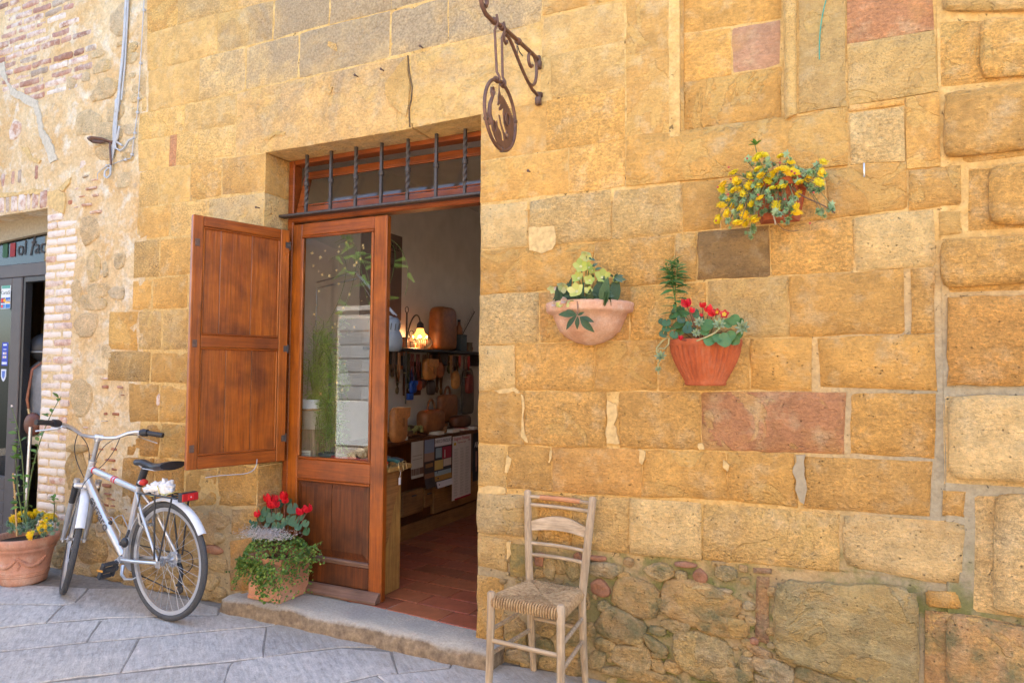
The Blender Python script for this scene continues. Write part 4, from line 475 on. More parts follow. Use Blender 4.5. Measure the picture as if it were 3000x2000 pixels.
# ---------------------------------------------------------------- the lane
mb=MB().box(-14,6,-9,.3,GZ-.14,GZ-.006); st=mb.build('street','joint_dirt'); st['kind']='structure'
for k,poly in enumerate(SLABS):
    rs=random.Random(k+5); n=len(poly); cx=sum(p[0] for p in poly)/n; cy=sum(p[1] for p in poly)/n
    # wavy edge points
    pts=[]
    for i in range(n):
        a,b=Vector(poly[i]),Vector(poly[(i+1)%n]); m=max(1,int((b-a).length/.09))
        for t in range(m):
            p=a.lerp(b,t/m); p+=Vector((mnoise.noise(Vector((p.x*9,p.y*9,k))),mnoise.noise(Vector((p.x*9,p.y*9,k+40)))))*.007; pts.append(p)
    dz=rs.uniform(-.002,.002); rings=[]
    for f,z in ((1.004,GZ-.05),(1.004,GZ-.005),(.992,GZ+dz)):
        rings.append([(cx+(p.x-cx)*f,cy+(p.y-cy)*f,z) for p in pts])
    mb=MB(); m=len(pts); mb.add([v for r in rings for v in r],[(q*m+i,q*m+(i+1)%m,(q+1)*m+(i+1)%m,(q+1)*m+i) for q in(0,1) for i in range(m)]); mb.add(rings[2],[tuple(range(m))])
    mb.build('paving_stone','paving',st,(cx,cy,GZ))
# paving beyond the picture: plain courses of the same stone
rs=random.Random(3)
for r in range(8):
    y=-3.55-r*.62; x=-9.
    while x<4:
        w=rs.uniform(.6,1.1)
        MB().box(x+.006,x+w-.006,y-.61,y-.005,GZ-.05,GZ+rs.uniform(-.002,.002),.006).build('paving_stone','paving',st,(x,y,GZ)); x+=w
for x0,x1,y0 in ((-9,-6.4,-3.5),(.9,5,-3.5)):
    y=y0
    while y<-.02:
        x=x0; h=rs.uniform(.45,.65)
        while x<x1-.05:
            w=min(rs.uniform(.6,1.),x1-x); MB().box(x+.006,x+w-.006,y+.006,min(y+h,-.02),GZ-.05,GZ+rs.uniform(-.002,.002),.006).build('paving_stone','paving',st,(x,y,GZ)); x+=w
        y+=h
y=-3.5
while y<-1.9:
    x=-6.4
    while x<.9:
        w=min(rs.uniform(.7,1.1),.9-x); MB().box(x+.006,x+w-.006,y+.006,y+.53,GZ-.05,GZ-.004+rs.uniform(-.001,.001),.006).build('paving_stone','paving',st,(x,y,GZ)); x+=w
    y+=.54
    if y>-2.4: break
# ---------------------------------------------------------------- shop facade
FAC=thing('shop_facade','ochre sandstone shopfront of big squared blocks with a tall open wooden doorway','building')
XL,XR_=-3.307,-1.737; NX0,NX1,NZ=-.648,-.199,2.596
def core(parent,x0,x1,z0,z1,y0=.0035,y1=.34,mat='mortar',name='mortar_bed'):
    cx=(x0+x1)/2
    return MB().box(x0,x1,y0,y1,z0,z1).build(name,mat,parent,(cx,y0,z0))
core(FAC,-4.44,XL-.004,-.12,7.); core(FAC,XL-.004,XR_+.004,2.872,7.); core(FAC,XR_+.004,NX0-.01,.62,2.3,.012); core(FAC,XR_+.004,NX0-.01,2.3,7.,.0045); core(FAC,NX1+.01,.40,.62,7.,.012); core(FAC,XR_+.004,.40,-.12,.62,.017)
core(FAC,NX0-.01,NX1+.01,.62,NZ-.02,.012); core(FAC,NX0-.01,NX1+.01,4.4,7.,.009); core(FAC,NX0-.01,NX1+.01,NZ-.02,4.4,.050)
RUS=thing('rusticated_facade','rusticated sandstone wall of raised cushion blocks at the right end of the lane','building',(.4,0,0))
MB().box(.0,4.6,.008,.34,-.12,7.).build('mortar_bed','mortar',RUS)
rs=random.Random(11); sid=0
for rec in STONES:
    own,P,y,code,rough,fl=rec[:6]; sid+=1
    base=Vector(TONE[code]); zc=(P[1]+P[5])/2; xc=(P[0]+P[2])/2
    k=rs.uniform(.90,1.10); hue=rs.uniform(-.07,.07); col=(base.x*k*(1+hue*.3),base.y*k,base.z*k*(1-hue))
    props=dict(stain=0.,speck=.15,moss=0.,pit=.25,rgh=float(rough))
    if code=='G': props.update(stain=.25)
    if code=='L': props.update(stain=.1)
    if code=='l' : props.update(stain=.05)
    if code=='D': props.update(speck=1.,stain=.35)
    if code=='g': props.update(speck=.4,stain=.12)
    if code=='d': props.update(speck=.5,pit=.5)
    if code in 'pPw': props.update(speck=.35,pit=.9)
    if code in 'k': props.update(moss=.34,stain=.1)
    if code=='m': props.update(moss=.9,stain=.4)
    if code=='n': props.update(moss=.5,stain=.3)
    if code=='y': props.update(moss=.5)
    if code=='b': base=Vector((.29,.165,.09)); col=tuple(base*k); props.update(moss=.45,speck=.4)
    if zc<1.6: props['pit']=max(props['pit'],.7)
    if zc<.75 and xc>-1.3: props['moss']=max(props['moss'],min(.6,(.85-zc)*.7))
    if zc<.6 and xc<-2: props['stain']=.45
    kw=dict(gap=.0014 if zc>2.3 else .0022,depth=.05,cell=.075,edge=.0035 if zc>2.3 else .0095)
    if 'J' in fl:
        kw['depth']=.215
        if zc>1.9: props.update(stain=.42,speck=.7)
    if 'K' in fl: kw['depth']=.24
    if 't' in fl: kw['depth']=.22
    if 'R' in fl: kw['rnd']=.09
    if rough>=3: kw['cell']=.055
    if rough>=4: kw['cell']=.03; kw['rnd']=.05
    if 'C' in fl: kw['curl']=lambda p,u,v:(max(0,(u-.8)/.2)**2)*.04
    if 'M' in fl: kw.update(curl=lambda p,u,v:.02-.035*math.sqrt(max(0,1-(2*u-1)**2)),cell=.02,gap=.001)
    if 'S' in fl: kw['curl']=lambda p,u,v:(.03*max(0,(.12-v)/.12)**1.5 if u<.9 and u>.22 else 0)
    if 'B' in fl:
        Q=rec[6]; mb,c=stone_mb(P,y+.004,1,sid,.006,.05,0,.14); m2,_=stone_mb(Q,-.034,2,sid+500,.0,.05,.02,.075,edge=.02)
        n=len(mb.v); mb.add(m2.v,m2.f,True)
    else: mb,c=stone_mb(P,y,rough,sid,**kw)
    par=RUS if own=='r' else FAC
    if own=='r': mb.v=[(a-.4,b,d) for a,b,d in mb.v]; c=(c[0]-.4,c[1],c[2])
    mb.build('lintel_stone' if 't' in fl else ('sill_stone' if 'S' in fl else 'stone'),'stone',par,c,col,**props)
# upper courses out of the picture (seen only from other positions): plain blocks
for z in (4.95,5.3,5.65,6.0,6.35,6.7):
    x=-4.44+rs.uniform(0,.2)
    while x<.35:
        w=min(rs.uniform(.5,.9),.4-x); mb,c=stone_mb([x,z+.35,x+w,z+.35,x+w,z,x,z],0,1,int(x*100+z*7),.005,.04,cell=.3); mb.build('stone','stone',FAC,c,Vector(TONE['o'])*rs.uniform(.9,1.1),stain=.2,rgh=1.); x+=w
# the rusticated courses go on to the right and above the picture
z=-.1; r=0
while z<6.8:
    h=rs.uniform(.36,.46); x=.965 if z<3.05 else .41; r+=1
    while x<4.9:
        w=rs.uniform(.55,.95); mb,c=stone_mb([x-.4,z+h-.006,x+w-.406,z+h-.006,x+w-.406,z,x-.4,z],.004,1,int(x*90+z*31),.004,.05,0,.2); m2,_=stone_mb([x-.34,z+h-.05,x+w-.46,z+h-.05,x+w-.46,z+.045,x-.34,z+.045],-.03,2,int(x*70+z*13),0,.05,.02,.12,edge=.02); mb.add(m2.v,m2.f,True)
        mb.build('stone','stone',RUS,c,Vector(TONE[rs.choice('ooogOp')])*rs.uniform(.9,1.05),stain=.15,rgh=2.,pit=.5,speck=.2,moss=.4 if z<.4 else 0.); x+=w
    z+=h
# rubble footing to the right of the door and low down on the left
for k,(X,Z,rx,rz,code,rot,pr) in enumerate(RUBBLE):
    if RUBBLE_SPLIT[1]<=k: continue
    right=k<RUBBLE_SPLIT[0]
    col=Vector(TONE[code])*rs.uniform(.80,1.05); big=max(rx,rz)
    col=col.lerp(Vector((.52,.36,.16)) if right else Vector((.54,.39,.20)),.6)
    y=.008 if right else .002
    mb=blob_mb(X,Z,rx*1.06,rz*1.08,y,min(.024,.010+big*.10),k,R(rot))
    props=dict(pit=.6,rgh=3.,stain=.4 if code!='b' else 0.,speck=.3,moss=(.5 if right and Z<.55 else 0.)+(.08 if code in'mk' and right else 0.))
    if code=='b': mb.build('brick_fragment','brick',FAC,(X,y,Z),(.30,.14,.075),wash=.08)
    else: mb.build('rubble_stone','stone',FAC,(X,y,Z),col,**props)
# small filler stones pressed between the big ones
used=[(a[0],a[1],a[2],a[3]) for a in RUBBLE]
for k in range(420):
    X=rs.uniform(-1.65,-.12); Z=rs.uniform(-.05,.62); r=rs.uniform(.012,.045)
    if Z>.60-.1*abs(math.sin(X*3)) or any(((X-a)/(c+r*.8))**2+((Z-b)/(d+r*.8))**2<1 for a,b,c,d in used): continue
    if -1.74<X<-1.6 and Z>.0: continue
    used.append((X,Z,r,r*.8)); code=rs.choice('gggkookm'); mb=blob_mb(X,Z,r,r*rs.uniform(.6,.9),.014,.010,k+900,rs.uniform(-.4,.4),9)
    mb.build('rubble_stone','stone',FAC,(X,.006,Z),Vector(TONE[code]).lerp(Vector((.46,.345,.18)),.7)*rs.uniform(.75,1.0),moss=.3,rgh=3.,pit=.4)
for k in range(170):
    X=rs.uniform(-5.0,-3.35); Z=rs.uniform(-.05,.42); r=rs.uniform(.018,.06)
    if any(((X-a)/(c+r*.8))**2+((Z-b)/(d+r*.8))**2<1 for a,b,c,d in used) or X>-3.62 and Z>.05: continue
    used.append((X,Z,r,r*.8)); mb=blob_mb(X,Z,r,r*rs.uniform(.6,.9),.002,.014,k+1900,rs.uniform(-.4,.4),9)
    mb.build('rubble_stone','stone',FAC,(X,.004,Z),Vector(TONE[rs.choice('gOopgw')])*rs.uniform(.75,1.05),stain=.4,rgh=3.,pit=.4)
# ragged lime and cement pointing
for k,poly in enumerate(PATCHES):
    cx=sum(p[0] for p in poly)/len(poly); cz=sum(p[1] for p in poly)/len(poly)
    rough_prism(poly,-.002-.001*(k%3),.03,k,.011,.022).build('mortar_patch','grey_mortar' if k>9 else 'pale_mortar',FAC,(cx,0,cz))
# spalled corner and crack in the lintel
for nm,poly,y0,mt in SPALL:
    cx=sum(p[0] for p in poly)/len(poly); cz=sum(p[1] for p in poly)/len(poly)
    o=rough_prism(poly,y0,.03,31,.0015 if nm=='crack' else .006,.025).build(nm,mt,FAC,(cx,0,cz),TONE['l'] if mt=='stone' else None)
    if mt=='stone': o['rgh']=2.; o['pit']=.2; o['clean']=1.
# doorstep
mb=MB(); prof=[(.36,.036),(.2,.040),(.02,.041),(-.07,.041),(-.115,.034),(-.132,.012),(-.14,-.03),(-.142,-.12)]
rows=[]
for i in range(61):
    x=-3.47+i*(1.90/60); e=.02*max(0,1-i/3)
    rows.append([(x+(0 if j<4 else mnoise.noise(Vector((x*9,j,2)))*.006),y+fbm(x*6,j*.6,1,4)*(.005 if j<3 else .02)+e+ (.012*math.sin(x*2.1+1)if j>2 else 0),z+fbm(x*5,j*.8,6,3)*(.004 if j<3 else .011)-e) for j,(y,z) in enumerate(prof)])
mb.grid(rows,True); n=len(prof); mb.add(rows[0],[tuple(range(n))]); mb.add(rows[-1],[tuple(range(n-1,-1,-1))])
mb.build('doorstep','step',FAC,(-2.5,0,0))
# ---------------------------------------------------------------- neighbouring brick house on the left
BRK=thing('brick_house','patched plaster and brick house front with grey shop door at the left','building',(-5,0,0))
OFF=Vector((5,0,0))
def bb(mb,name,mat,c,col=None,**p):
    mb.v=[(v[0]+5,v[1],v[2]) for v in mb.v]; return mb.build(name,mat,BRK,(c[0]+5,c[1],c[2]),col,**p)
def sheet(x0,x1,z0,z1,cell=.05,side=None):
    mb=MB(); nx=max(1,int((x1-x0)/cell)); nz=max(1,int((z1-z0)/cell)); rows=[]
    for j in range(nz+1):
        z=z1+(z0-z1)*j/nz
        rows.append([(x0+(x1-x0)*i/nx,.004-fbm((x0+(x1-x0)*i/nx)*4.5,z*4.5,2,4)*.009,z) for i in range(nx+1)])
    mb.grid(rows,True,True); return mb
mb=sheet(-5.59,-4.425,-.12,4.9); mb.box(-5.59,-4.44,.02,.34,-.12,7.); bb(mb,'plaster','plaster',(-5,0,0))
mb=sheet(-9,-5.59,2.70,4.9,.08); mb.box(-12,-5.59,.02,.34,2.70,7.); bb(mb,'plaster','plaster',(-7,0,2.7))
mb=MB().box(-12,-7.7,.004,.34,-.12,2.70); bb(mb,'plaster','plaster',(-9,0,0))
for k,(X,Z,rx,rz,code,rot,pr) in enumerate(RUBBLE):
    if k<RUBBLE_SPLIT[1]: continue
    mb=blob_mb(X,Z,rx,rz,.002,.006,k,R(rot))
    if code in 'br': bb(mb,'brick_fragment','brick',(X,0,Z),(.46,.25,.15),wash=.5)
    else: bb(mb,'rubble_stone','stone',(X,0,Z),(Vector(TONE[code])*rs.uniform(.85,1.05)).lerp(Vector((.66,.49,.28)),.8),stain=.15,rgh=2.,pit=.4,speck=.3)
def brick(x,z,w,h,col,wash,y=-.002,seed=0,rough=2):
    mb,c=stone_mb([x-w/2,z+h/2,x+w/2,z+h/2,x+w/2,z-h/2,x-w/2,z-h/2],y,rough,seed,.003,.03,.012,.2,edge=.006); bb(mb,'brick','brick',c,col,wash=wash)
BC=[(.36,.185,.125),(.42,.22,.15),(.32,.17,.12),(.46,.27,.19),(.40,.30,.22),(.38,.20,.15)]
n=0; z=4.62; row=0
xs=[p[0] for p in BRICK_FIELD]; x0,x1=min(xs),max(xs)
while z>2.7:
    row+=1; x=x0-.2+ (row%2)*.13+rs.uniform(0,.04)
    while x<x1:
        w=rs.choice((.24,.24,.25,.14,.27))
        if inside(x+w/2,z,BRICK_FIELD) and rs.random()<.93:
            n+=1; brick(x+w/2,z+rs.uniform(-.003,.003),w-.006,.052,Vector(rs.choice(BC))*rs.uniform(.85,1.1),rs.uniform(.2,.6),rs.uniform(-.004,.003),n)
        x+=w+.006
    z-=.066
xs=[p[0] for p in BRICK_JAMB]; z=2.62; row=0
while z>.16:
    row+=1; x=-5.588
    xe=x+.10
    while xe<max(xs) and inside(xe,z,BRICK_JAMB): xe+=.02
    ws=(.24,.12,.24) if row%2 else (.13,.25,.13)
    for w in ws:
        if x+w*.5>xe: break
        n+=1; w2=min(w,max(.06,xe-x)); brick(x+w2/2,z+rs.uniform(-.002,.002),w2-.005,.055,rs.choice([(.52,.33,.26),(.58,.42,.34),(.50,.27,.19),(.56,.40,.33),(.60,.48,.40)]),rs.choice((.5,.65,.8,.9,.35)),rs.uniform(-.008,-.001),n)
        x+=w2+.004
    z-=.0655
x=-7.3
while x<-5.62:
    w=rs.choice((.05,.055,.10)); n+=1
    arc=.03*(1-((x+6.45)/.85)**2)
    if inside(x,2.775,BRICK_ARCH) or x<-6.2: brick(x+w/2,2.775+arc*.4,w-.006,.145,Vector(rs.choice(BC))*rs.uniform(.9,1.15),rs.uniform(.3,.6),rs.uniform(-.006,0),n)
    x+=w+.012
x=-6.9
while x<-5.7:
    if rs.random()<.7: n+=1; brick(x,2.985+.02*math.sin(x*3),.05,.12,Vector(rs.choice(BC)),.3,0,n)
    x+=rs.uniform(.075,.14)
for (X,Z,w,h,code) in BRICKS:
    n+=1; brick(X,Z,w*.93,h*.86,Vector({'b':(.36,.145,.075),'r':(.46,.25,.16),'g':(.40,.32,.23)}[code])*rs.uniform(.85,1.1),.12 if code=='b' else .4,rs.uniform(-.012,-.004),n,3)
for k,poly in enumerate(CRACKS):
    cx=sum(p[0] for p in poly)/len(poly); cz=sum(p[1] for p in poly)/len(poly); bb(rough_prism(poly,-.007,.02,k+50,.014,.022),'cement_patch','pale_mortar' if k else 'streak',(cx,0,cz))
# grey lintel and shop door of the brick house
mb=MB(); arch=[(-7.7,2.70),(-5.592,2.70)]+[(-5.592-2.108*i/14,2.575-.10*(2*(i/14)-1)**2*0+ -.13*(i/14)**1.4) for i in range(15)]
bb(mb.prism(arch,.17,.33),'arch_lintel','grey_mortar',(-6.6,.17,2.6))
mb=MB().box(-7.7,-5.592,.195,.27,2.215,2.33,.006); bb(mb,'door_frame','anthracite',(-6.6,.2,2.2))
mb=MB().box(-6.375,-6.235,.19,.26,-.05,2.213,.006).box(-7.7,-6.377,.19,.26,2.11,2.213,.006).box(-7.7,-6.377,.20,.25,-.05,.52,.004)
f=bb(mb,'door_leaf','anthracite',(-6.4,.2,1)); 
pn=MB().box(-7.7,-6.38,.222,.228,.522,2.108); pn.v=[(a+6.4-0,b-.2,c-1) for a,b,c in pn.v]; pn.build('pane','glass_dark',f)
for q in range(5): 
    pb=MB().box(-7.7,-6.38,.192,.199,.02+q*.1,.105+q*.1,.003); pb.v=[(a+6.4,b-.2,c-1) for a,b,c in pb.v]; pb.build('panel_board','anthracite',f)
mb=MB().box(-6.225,-6.20,.2,.26,-.05,2.21,.003).box(-6.206,-5.62,.2,.26,2.17,2.213,.003); bb(mb,'door_frame','black_plastic',(-6.2,.2,0))
tp=MB().box(-7.7,-5.594,.21,.216,2.332,2.69); tpo=bb(tp,'transom_pane','glass_dark',(-6.4,.21,2.35))
bk=MB().box(-7.7,-5.594,.30,.305,2.332,2.69); bb(bk,'fascia_panel','matt',(-6.4,.3,2.35),(.22,.21,.20))
mt=lambda x,z,y=.205:Matrix.Translation((x+5,y,z))@Matrix.Rotation(PI/2,4,'X')
text_mesh('ol',.185,'ink',BRK,mt(-6.35,2.405),(.05,.045,.045),align='LEFT',sx=.95)
text_mesh('f',.27,'ink',BRK,mt(-6.185,2.395),(.05,.045,.045),align='LEFT',shear=.35,sx=.9)
text_mesh('actory',.185,'ink',BRK,mt(-6.105,2.405),(.05,.045,.045),align='LEFT',sx=.95)
for c,x in (((.03,.10,.05),-6.56),((.26,.03,.035),-6.45)): bb(MB().box(x,x+.07,.204,.208,2.40,2.52),'flag_mark','ink',(x,.206,2.4),c)
def sticker(name,x0,x1,z0,z1,col,marks,txt=()):
    s=bb(MB().box(x0,x1,.186,.189,z0,z1),name,'paper',(x0,.186,z0),col)
    for (a,b,c,d,cc) in marks: MB().box(a*(x1-x0),b*(x1-x0),-.0012,-.0004,c*(z1-z0),d*(z1-z0)).build('print','ink',s,None,cc)
    for (t,a,c,h,cc) in txt: text_mesh(t,h,'ink',s,Matrix.Translation((a*(x1-x0),-.0016,c*(z1-z0)))@Matrix.Rotation(PI/2,4,'X'),cc)
    return s
for y in (0,): pass
s=sticker('card_sticker',-6.52,-6.385,1.95,2.15,(.72,.74,.74),[(.05,.95,.87,1.,(.12,.36,.28)),(.0,.46,.24,.48,(.08,.07,.25)),(.52,1,.40,.48,(.05,.16,.5)),(.52,1,.24,.30,(.75,.45,.05)),(0,.46,.02,.2,(.1,.35,.55)),(.52,1,.02,.2,(.05,.2,.5))],[('CartaSi',.5,.62,.045,(.1,.15,.15)),('VISA',.76,.31,.03,(.04,.1,.4))])
for cx,cc in ((.05,(.75,.05,.03)),(.085,(.85,.45,.03))): MB().lathe([(.0,0),(.018,0),(.018,.0008),(0,.0008)],14).xform(Matrix.Translation((cx-.03,-.0014,.072))@Matrix.Rotation(PI/2,4,'X')).build('print','ink',s,None,cc)
for cx,cc in ((.05,(.75,.05,.05)),(.08,(.1,.3,.6))): MB().lathe([(.0,0),(.014,0),(.014,.0008),(0,.0008)],14).xform(Matrix.Translation((cx-.03,-.0014,.022))@Matrix.Rotation(PI/2,4,'X')).build('print','ink',s,None,cc)
sticker('hours_sticker',-6.475,-6.39,1.46,1.66,(.05,.08,.42),[(.2,.8,.86,.93,(.7,.75,.85)),(.2,.45,.48,.58,(.7,.7,.8)),(.5,.8,.48,.58,(.7,.5,.4)),(.2,.45,.32,.42,(.7,.5,.5)),(.5,.8,.32,.42,(.7,.7,.5)),(.08,.92,.06,.16,(.65,.7,.85)),(.25,.75,.68,.72,(.6,.65,.8))])
sh=MB().prism([(-.035,.05),(.035,.05),(.035,-.01),(.02,-.04),(0,-.055),(-.02,-.04),(-.035,-.01)],0,.003); s=place(sh.mesh('shield','paper'),'shield_sticker',BRK,Matrix.Translation((-6.44+5,.186,1.38)),(.65,.68,.78))
MB().prism([(-.022,.035),(.022,.035),(.02,-.01),(0,-.035),(-.02,-.01)],-.0012,-.0004).build('print','ink',s,None,(.1,.18,.5))
# dim room behind that door
mb=MB().box(-9,-4.9,1.9,2.0,-.05,2.9); rb_=mb.build('interior_back_wall','matt',None,(-7,1.9,0),(.40,.27,.08)); rb_['kind']='structure'
for nm,b in (('interior_ceiling',(-9,-4.9,.34,1.9,2.75,2.85)),('interior_side_wall',(-5.0,-4.9,.345,1.9,-.05,2.75)),('interior_side_wall',(-9,-8.9,.345,1.9,-.05,2.75)),('interior_floor',(-9,-4.9,.2,1.9,-.12,-.05))):
    o=MB().box(*b).build(nm,'matt',None,None,(.14,.09,.05)); o['kind']='structure'
t=thing('display_cabinet','tall dark display cabinet in the dim shop behind the grey door','cabinet',(-6.95,1.3,-.05))
MB().box(-.35,.35,-.2,.2,0,1.95,.01).build('carcass','wood_dark',t)
for zz in (.5,.9,1.3,1.65): MB().box(-.33,.33,-.215,-.202,zz,zz+.02).build('shelf','wood_dark',t)
# ---------------------------------------------------------------- building across the lane (stands behind the camera, mirrored in the panes)
OPP=thing('opposite_building','sunlit grey block building across the lane, mirrored in the door glass','building',(-4,-5.6,GZ))
oc=lambda x0,x1,y0,y1,z0,z1: MB().box(x0+4,x1+4,y0+5.6,y1+5.6,z0,z1)
oc(-4.8,8,-6.1,-5.6,0,3.3).build('wall','plaster',OPP); oc(-16,-4.801,-6.1,-5.6,0,4.9).build('wall','plaster',OPP)
rs2=random.Random(8)
oc(-7.65,-4.9,-5.62,-5.565,0,2.5).build('mortar_bed','limewash',OPP)
z=1.02; r=0
while z<2.4:
    x=-7.6+(r%2)*-.22; r+=1
    while x<-4.95:
        a,b=max(x,-7.62),min(x+.46,-4.93)
        if b-a>.05: oc(a,b,-5.57,-5.545,z,z+.2).build('block','matt',OPP,None,Vector((.34,.35,.37))*rs2.uniform(.8,1.25))
        x+=.485
    z+=.23
oc(-7.67,-4.88,-5.6,-5.52,2.5,2.58).build('coping','limewash',OPP)
oc(-7.63,-4.92,-5.575,-5.54,.25,.98).build('plinth','matt',OPP,None,(.62,.64,.67))
oc(-13.5,-7.70,-5.62,-5.55,0,4.85).build('timber_door','matt',OPP,None,(.035,.022,.015))
oc(-7.69,-4.8,-5.62,-5.56,2.60,4.85).build('shutter','matt',OPP,None,(.05,.032,.024))
for k in range(26): 
    X=rs2.uniform(-7.3,-4.95); Zz=rs2.uniform(.03,.2); blob_mb(X+4,Zz,rs2.uniform(.06,.14),.07,-.0,.05,k,0,9).map(lambda v:Vector((v.x,.1-v.y*1.,v.z))).build('rubble_stone','stone',OPP,None,Vector(TONE['w'])*rs2.uniform(.7,1.1))
# ---------------------------------------------------------------- doorway of the shop
def part(mb,name,mat,par,c=(0,0,0),col=None,**p): return mb.build(name,mat,par,c,col,**p)
part(MB().box(-3.303,-3.255,.205,.285,.04,2.845,.006),'door_frame','wood_red',FAC,(-3.28,.2,0))
part(MB().box(-1.79,-1.74,.205,.285,.04,2.845,.006),'door_frame','wood_red',FAC,(-1.76,.2,0))
part(MB().box(-3.254,-1.791,.205,.285,2.815,2.846,.004),'door_frame','wood_red',FAC,(-2.5,.2,2.83))
part(MB().box(-3.254,-1.791,.203,.285,2.425,2.482,.006).box(-3.254,-1.791,.196,.202,2.43,2.45,.003),'transom_rail','wood_red',FAC,(-2.5,.2,2.45))
# tilted transom sash
sa=MB(); X0,X1=-3.245,-1.80; Z0,Z1=2.486,2.80; sw=.048
sa.box(X0,X1,0,.035,0,sw,.006).box(X0,X1,0,.035,Z1-Z0-sw,Z1-Z0,.006).box(X0,X0+sw,.001,.034,sw,Z1-Z0-sw,.004).box(X1-sw,X1,.001,.034,sw,Z1-Z0-sw,.004)
sa.box(X0+sw-.004,X1-sw+.004,-.004,.006,Z1-Z0-sw-.014,Z1-Z0-sw-.002,.002).box(X0+sw-.004,X1-sw+.004,-.004,.006,sw+.002,sw+.012,.002)
tilt=Matrix.Translation((0,.215,Z0))@Matrix.Rotation(R(-15),4,'X')
sash=place(sa.mesh('transom_sash','wood_red'),'transom_sash',FAC,tilt)
MB().box(X0+sw-.006,X1-sw+.006,.015,.020,sw-.006,Z1-Z0-sw+.006).build('pane','glass',sash)
# iron grille of twisted and plain bars
BX=[-3.095,-2.895,-2.698,-2.503,-2.31,-2.11,-1.916]
gr=part(MB().box(-3.345,-1.745,.128,.186,2.450,2.467,.004),'window_grille','iron_dark',FAC,(-2.5,.15,2.45))
for k,x in enumerate(BX):
    mb=MB(); zt=2.846; zb=2.467; r=.0100
    def seg(z0,z1,tw):
        n=max(1,int((z1-z0)/.008)) if tw else 1; rows=[]
        for i in range(n+1):
            a=PI/4+(i*.32 if tw else 0); z=z0+(z1-z0)*i/n; rows.append([(x+r*(1.15 if tw else .95)*math.cos(a+q*PI/2)*1.2,.15+r*1.2*math.sin(a+q*PI/2),z) for q in(0,1,2,3,0)])
        mb.grid(rows,False)
    tw=k%2==0; zc=2.655
    seg(zb,zb+.045,False); seg(zb+.045,zc-.025,tw); seg(zc-.025,zc+.025,False); seg(zc+.025,zt-.04,tw); seg(zt-.04,zt,False)
    mb.lathe([(.011,zc-.016),(.018,zc-.010),(.018,zc-.003),(.014,zc),(.018,zc+.003),(.018,zc+.010),(.011,zc+.016)],10,(x,.15,0))
    b=place(mb.mesh('bar','iron_dark'),'bar',gr); b.data.transform(Matrix.Translation((2.5,-.15,-2.45)))
# door leaf with its big pane
LY=.2
lf=part(MB().box(-3.253,-3.17,LY,LY+.045,.047,2.41,.005).box(-2.588,-2.49,LY,LY+.045,.047,2.41,.005),'door_leaf','wood',FAC,(-2.87,LY,0))
def lp(mb,name,mat,col=None): mb.v=[(a+2.87,b-LY,c) for a,b,c in mb.v]; return mb.build(name,mat,lf,None,col)
lp(MB().box(-3.169,-2.589,LY+.001,LY+.044,2.33,2.41,.004),'rail','wood_rail'); lp(MB().box(-3.169,-2.589,LY+.001,LY+.044,.748,.873,.004),'rail','wood_rail')
for b in ((-3.169,-2.589,2.312,2.329),(-3.169,-2.589,.874,.89)): lp(MB().box(b[0],b[1],LY-.006,LY+.012,b[2],b[3],.005),'moulding','wood_rail')
for b in ((-3.169,-3.153),(-2.606,-2.589)): lp(MB().box(b[0],b[1],LY-.006,LY+.012,.891,2.311,.005),'moulding','wood')
lp(MB().box(-3.16,-2.598,LY+.014,LY+.019,.878,2.325),'pane','glass')
lp(MB().box(-3.169,-2.589,LY+.002,LY+.044,.236,.262,.004).box(-3.169,-2.589,LY-.006,LY+.02,.252,.268,.004),'rail','wood_grey')
for b in ((-3.169,-2.883),(-2.879,-2.589)):
    mb=MB(); x0,x1=b; z0,z1=.268,.747
    mb.add([(x0,LY+.018,z0),(x1,LY+.018,z0),(x1,LY+.018,z1),(x0,LY+.018,z1)],[(0,1,2,3)]); i0=x0+(.045 if x0<-3 else 0); i1=x1-(.045 if x0>-3 else 0)
    a=[(x0+.012*(x0<-3),LY+.016,z0+.012),(x1-.012*(x0>-3),LY+.016,z0+.012),(x1-.012*(x0>-3),LY+.016,z1-.012),(x0+.012*(x0<-3),LY+.016,z1-.012)]; c=[(i0,LY+.003,z0+.05),(i1,LY+.003,z0+.05),(i1,LY+.003,z1-.05),(i0,LY+.003,z1-.05)]
    mb.add(a+c,[(0,1,5,4),(1,2,6,5),(2,3,7,6),(3,0,4,7),(4,5,6,7)]); mb.box(x0,x1,LY+.02,LY+.04,z0,z1); lp(mb,'panel_board','wood_dark')
lp(MB().box(-3.169,-2.589,LY-.006,LY+.012,.733,.747,.005),'moulding','wood_rail')
lp(MB().box(-3.169,-2.589,LY+.006,LY+.04,.105,.235,.004),'kick_board','wood_dark')
mb=MB(); mb.prism([(0,0),(.055,.0),(.055,.012),(.02,.05),(0,.055)],-3.23,-2.495); mb.map(lambda v:Vector((v.y,LY-v.x,.05+v.z))); lp(mb,'weather_board','wood_grey')
# small straw stars stuck to the pane
rs=random.Random(21); STAR=None
for k in range(34):
    x=rs.uniform(-3.12,-2.63); z=rs.uniform(1.25,2.28) if k<8 else 2.28-abs(rs.gauss(0,.22)); s=rs.uniform(.008,.022)
    if STAR is None:
        m=MB()
        for q in range(8):
            a=q*PI/4; d=1 if q%2==0 else .62; m.add([(math.cos(a)*d,0,math.sin(a)*d),(math.cos(a+1.4)*.09,-.02,math.sin(a+1.4)*.09),(math.cos(a-1.4)*.09,-.02,math.sin(a-1.4)*.09),(0,.05,0)],[(0,1,2),(0,2,3),(0,3,1)])
        STAR=m.mesh('star_sticker','paint')
    place(STAR,'star_sticker',lf,Matrix.Translation((x+2.87,.024,z))@Matrix.Rotation(rs.uniform(0,1),4,'Y')@Matrix.Scale(s,4),(.62,.42,.16))
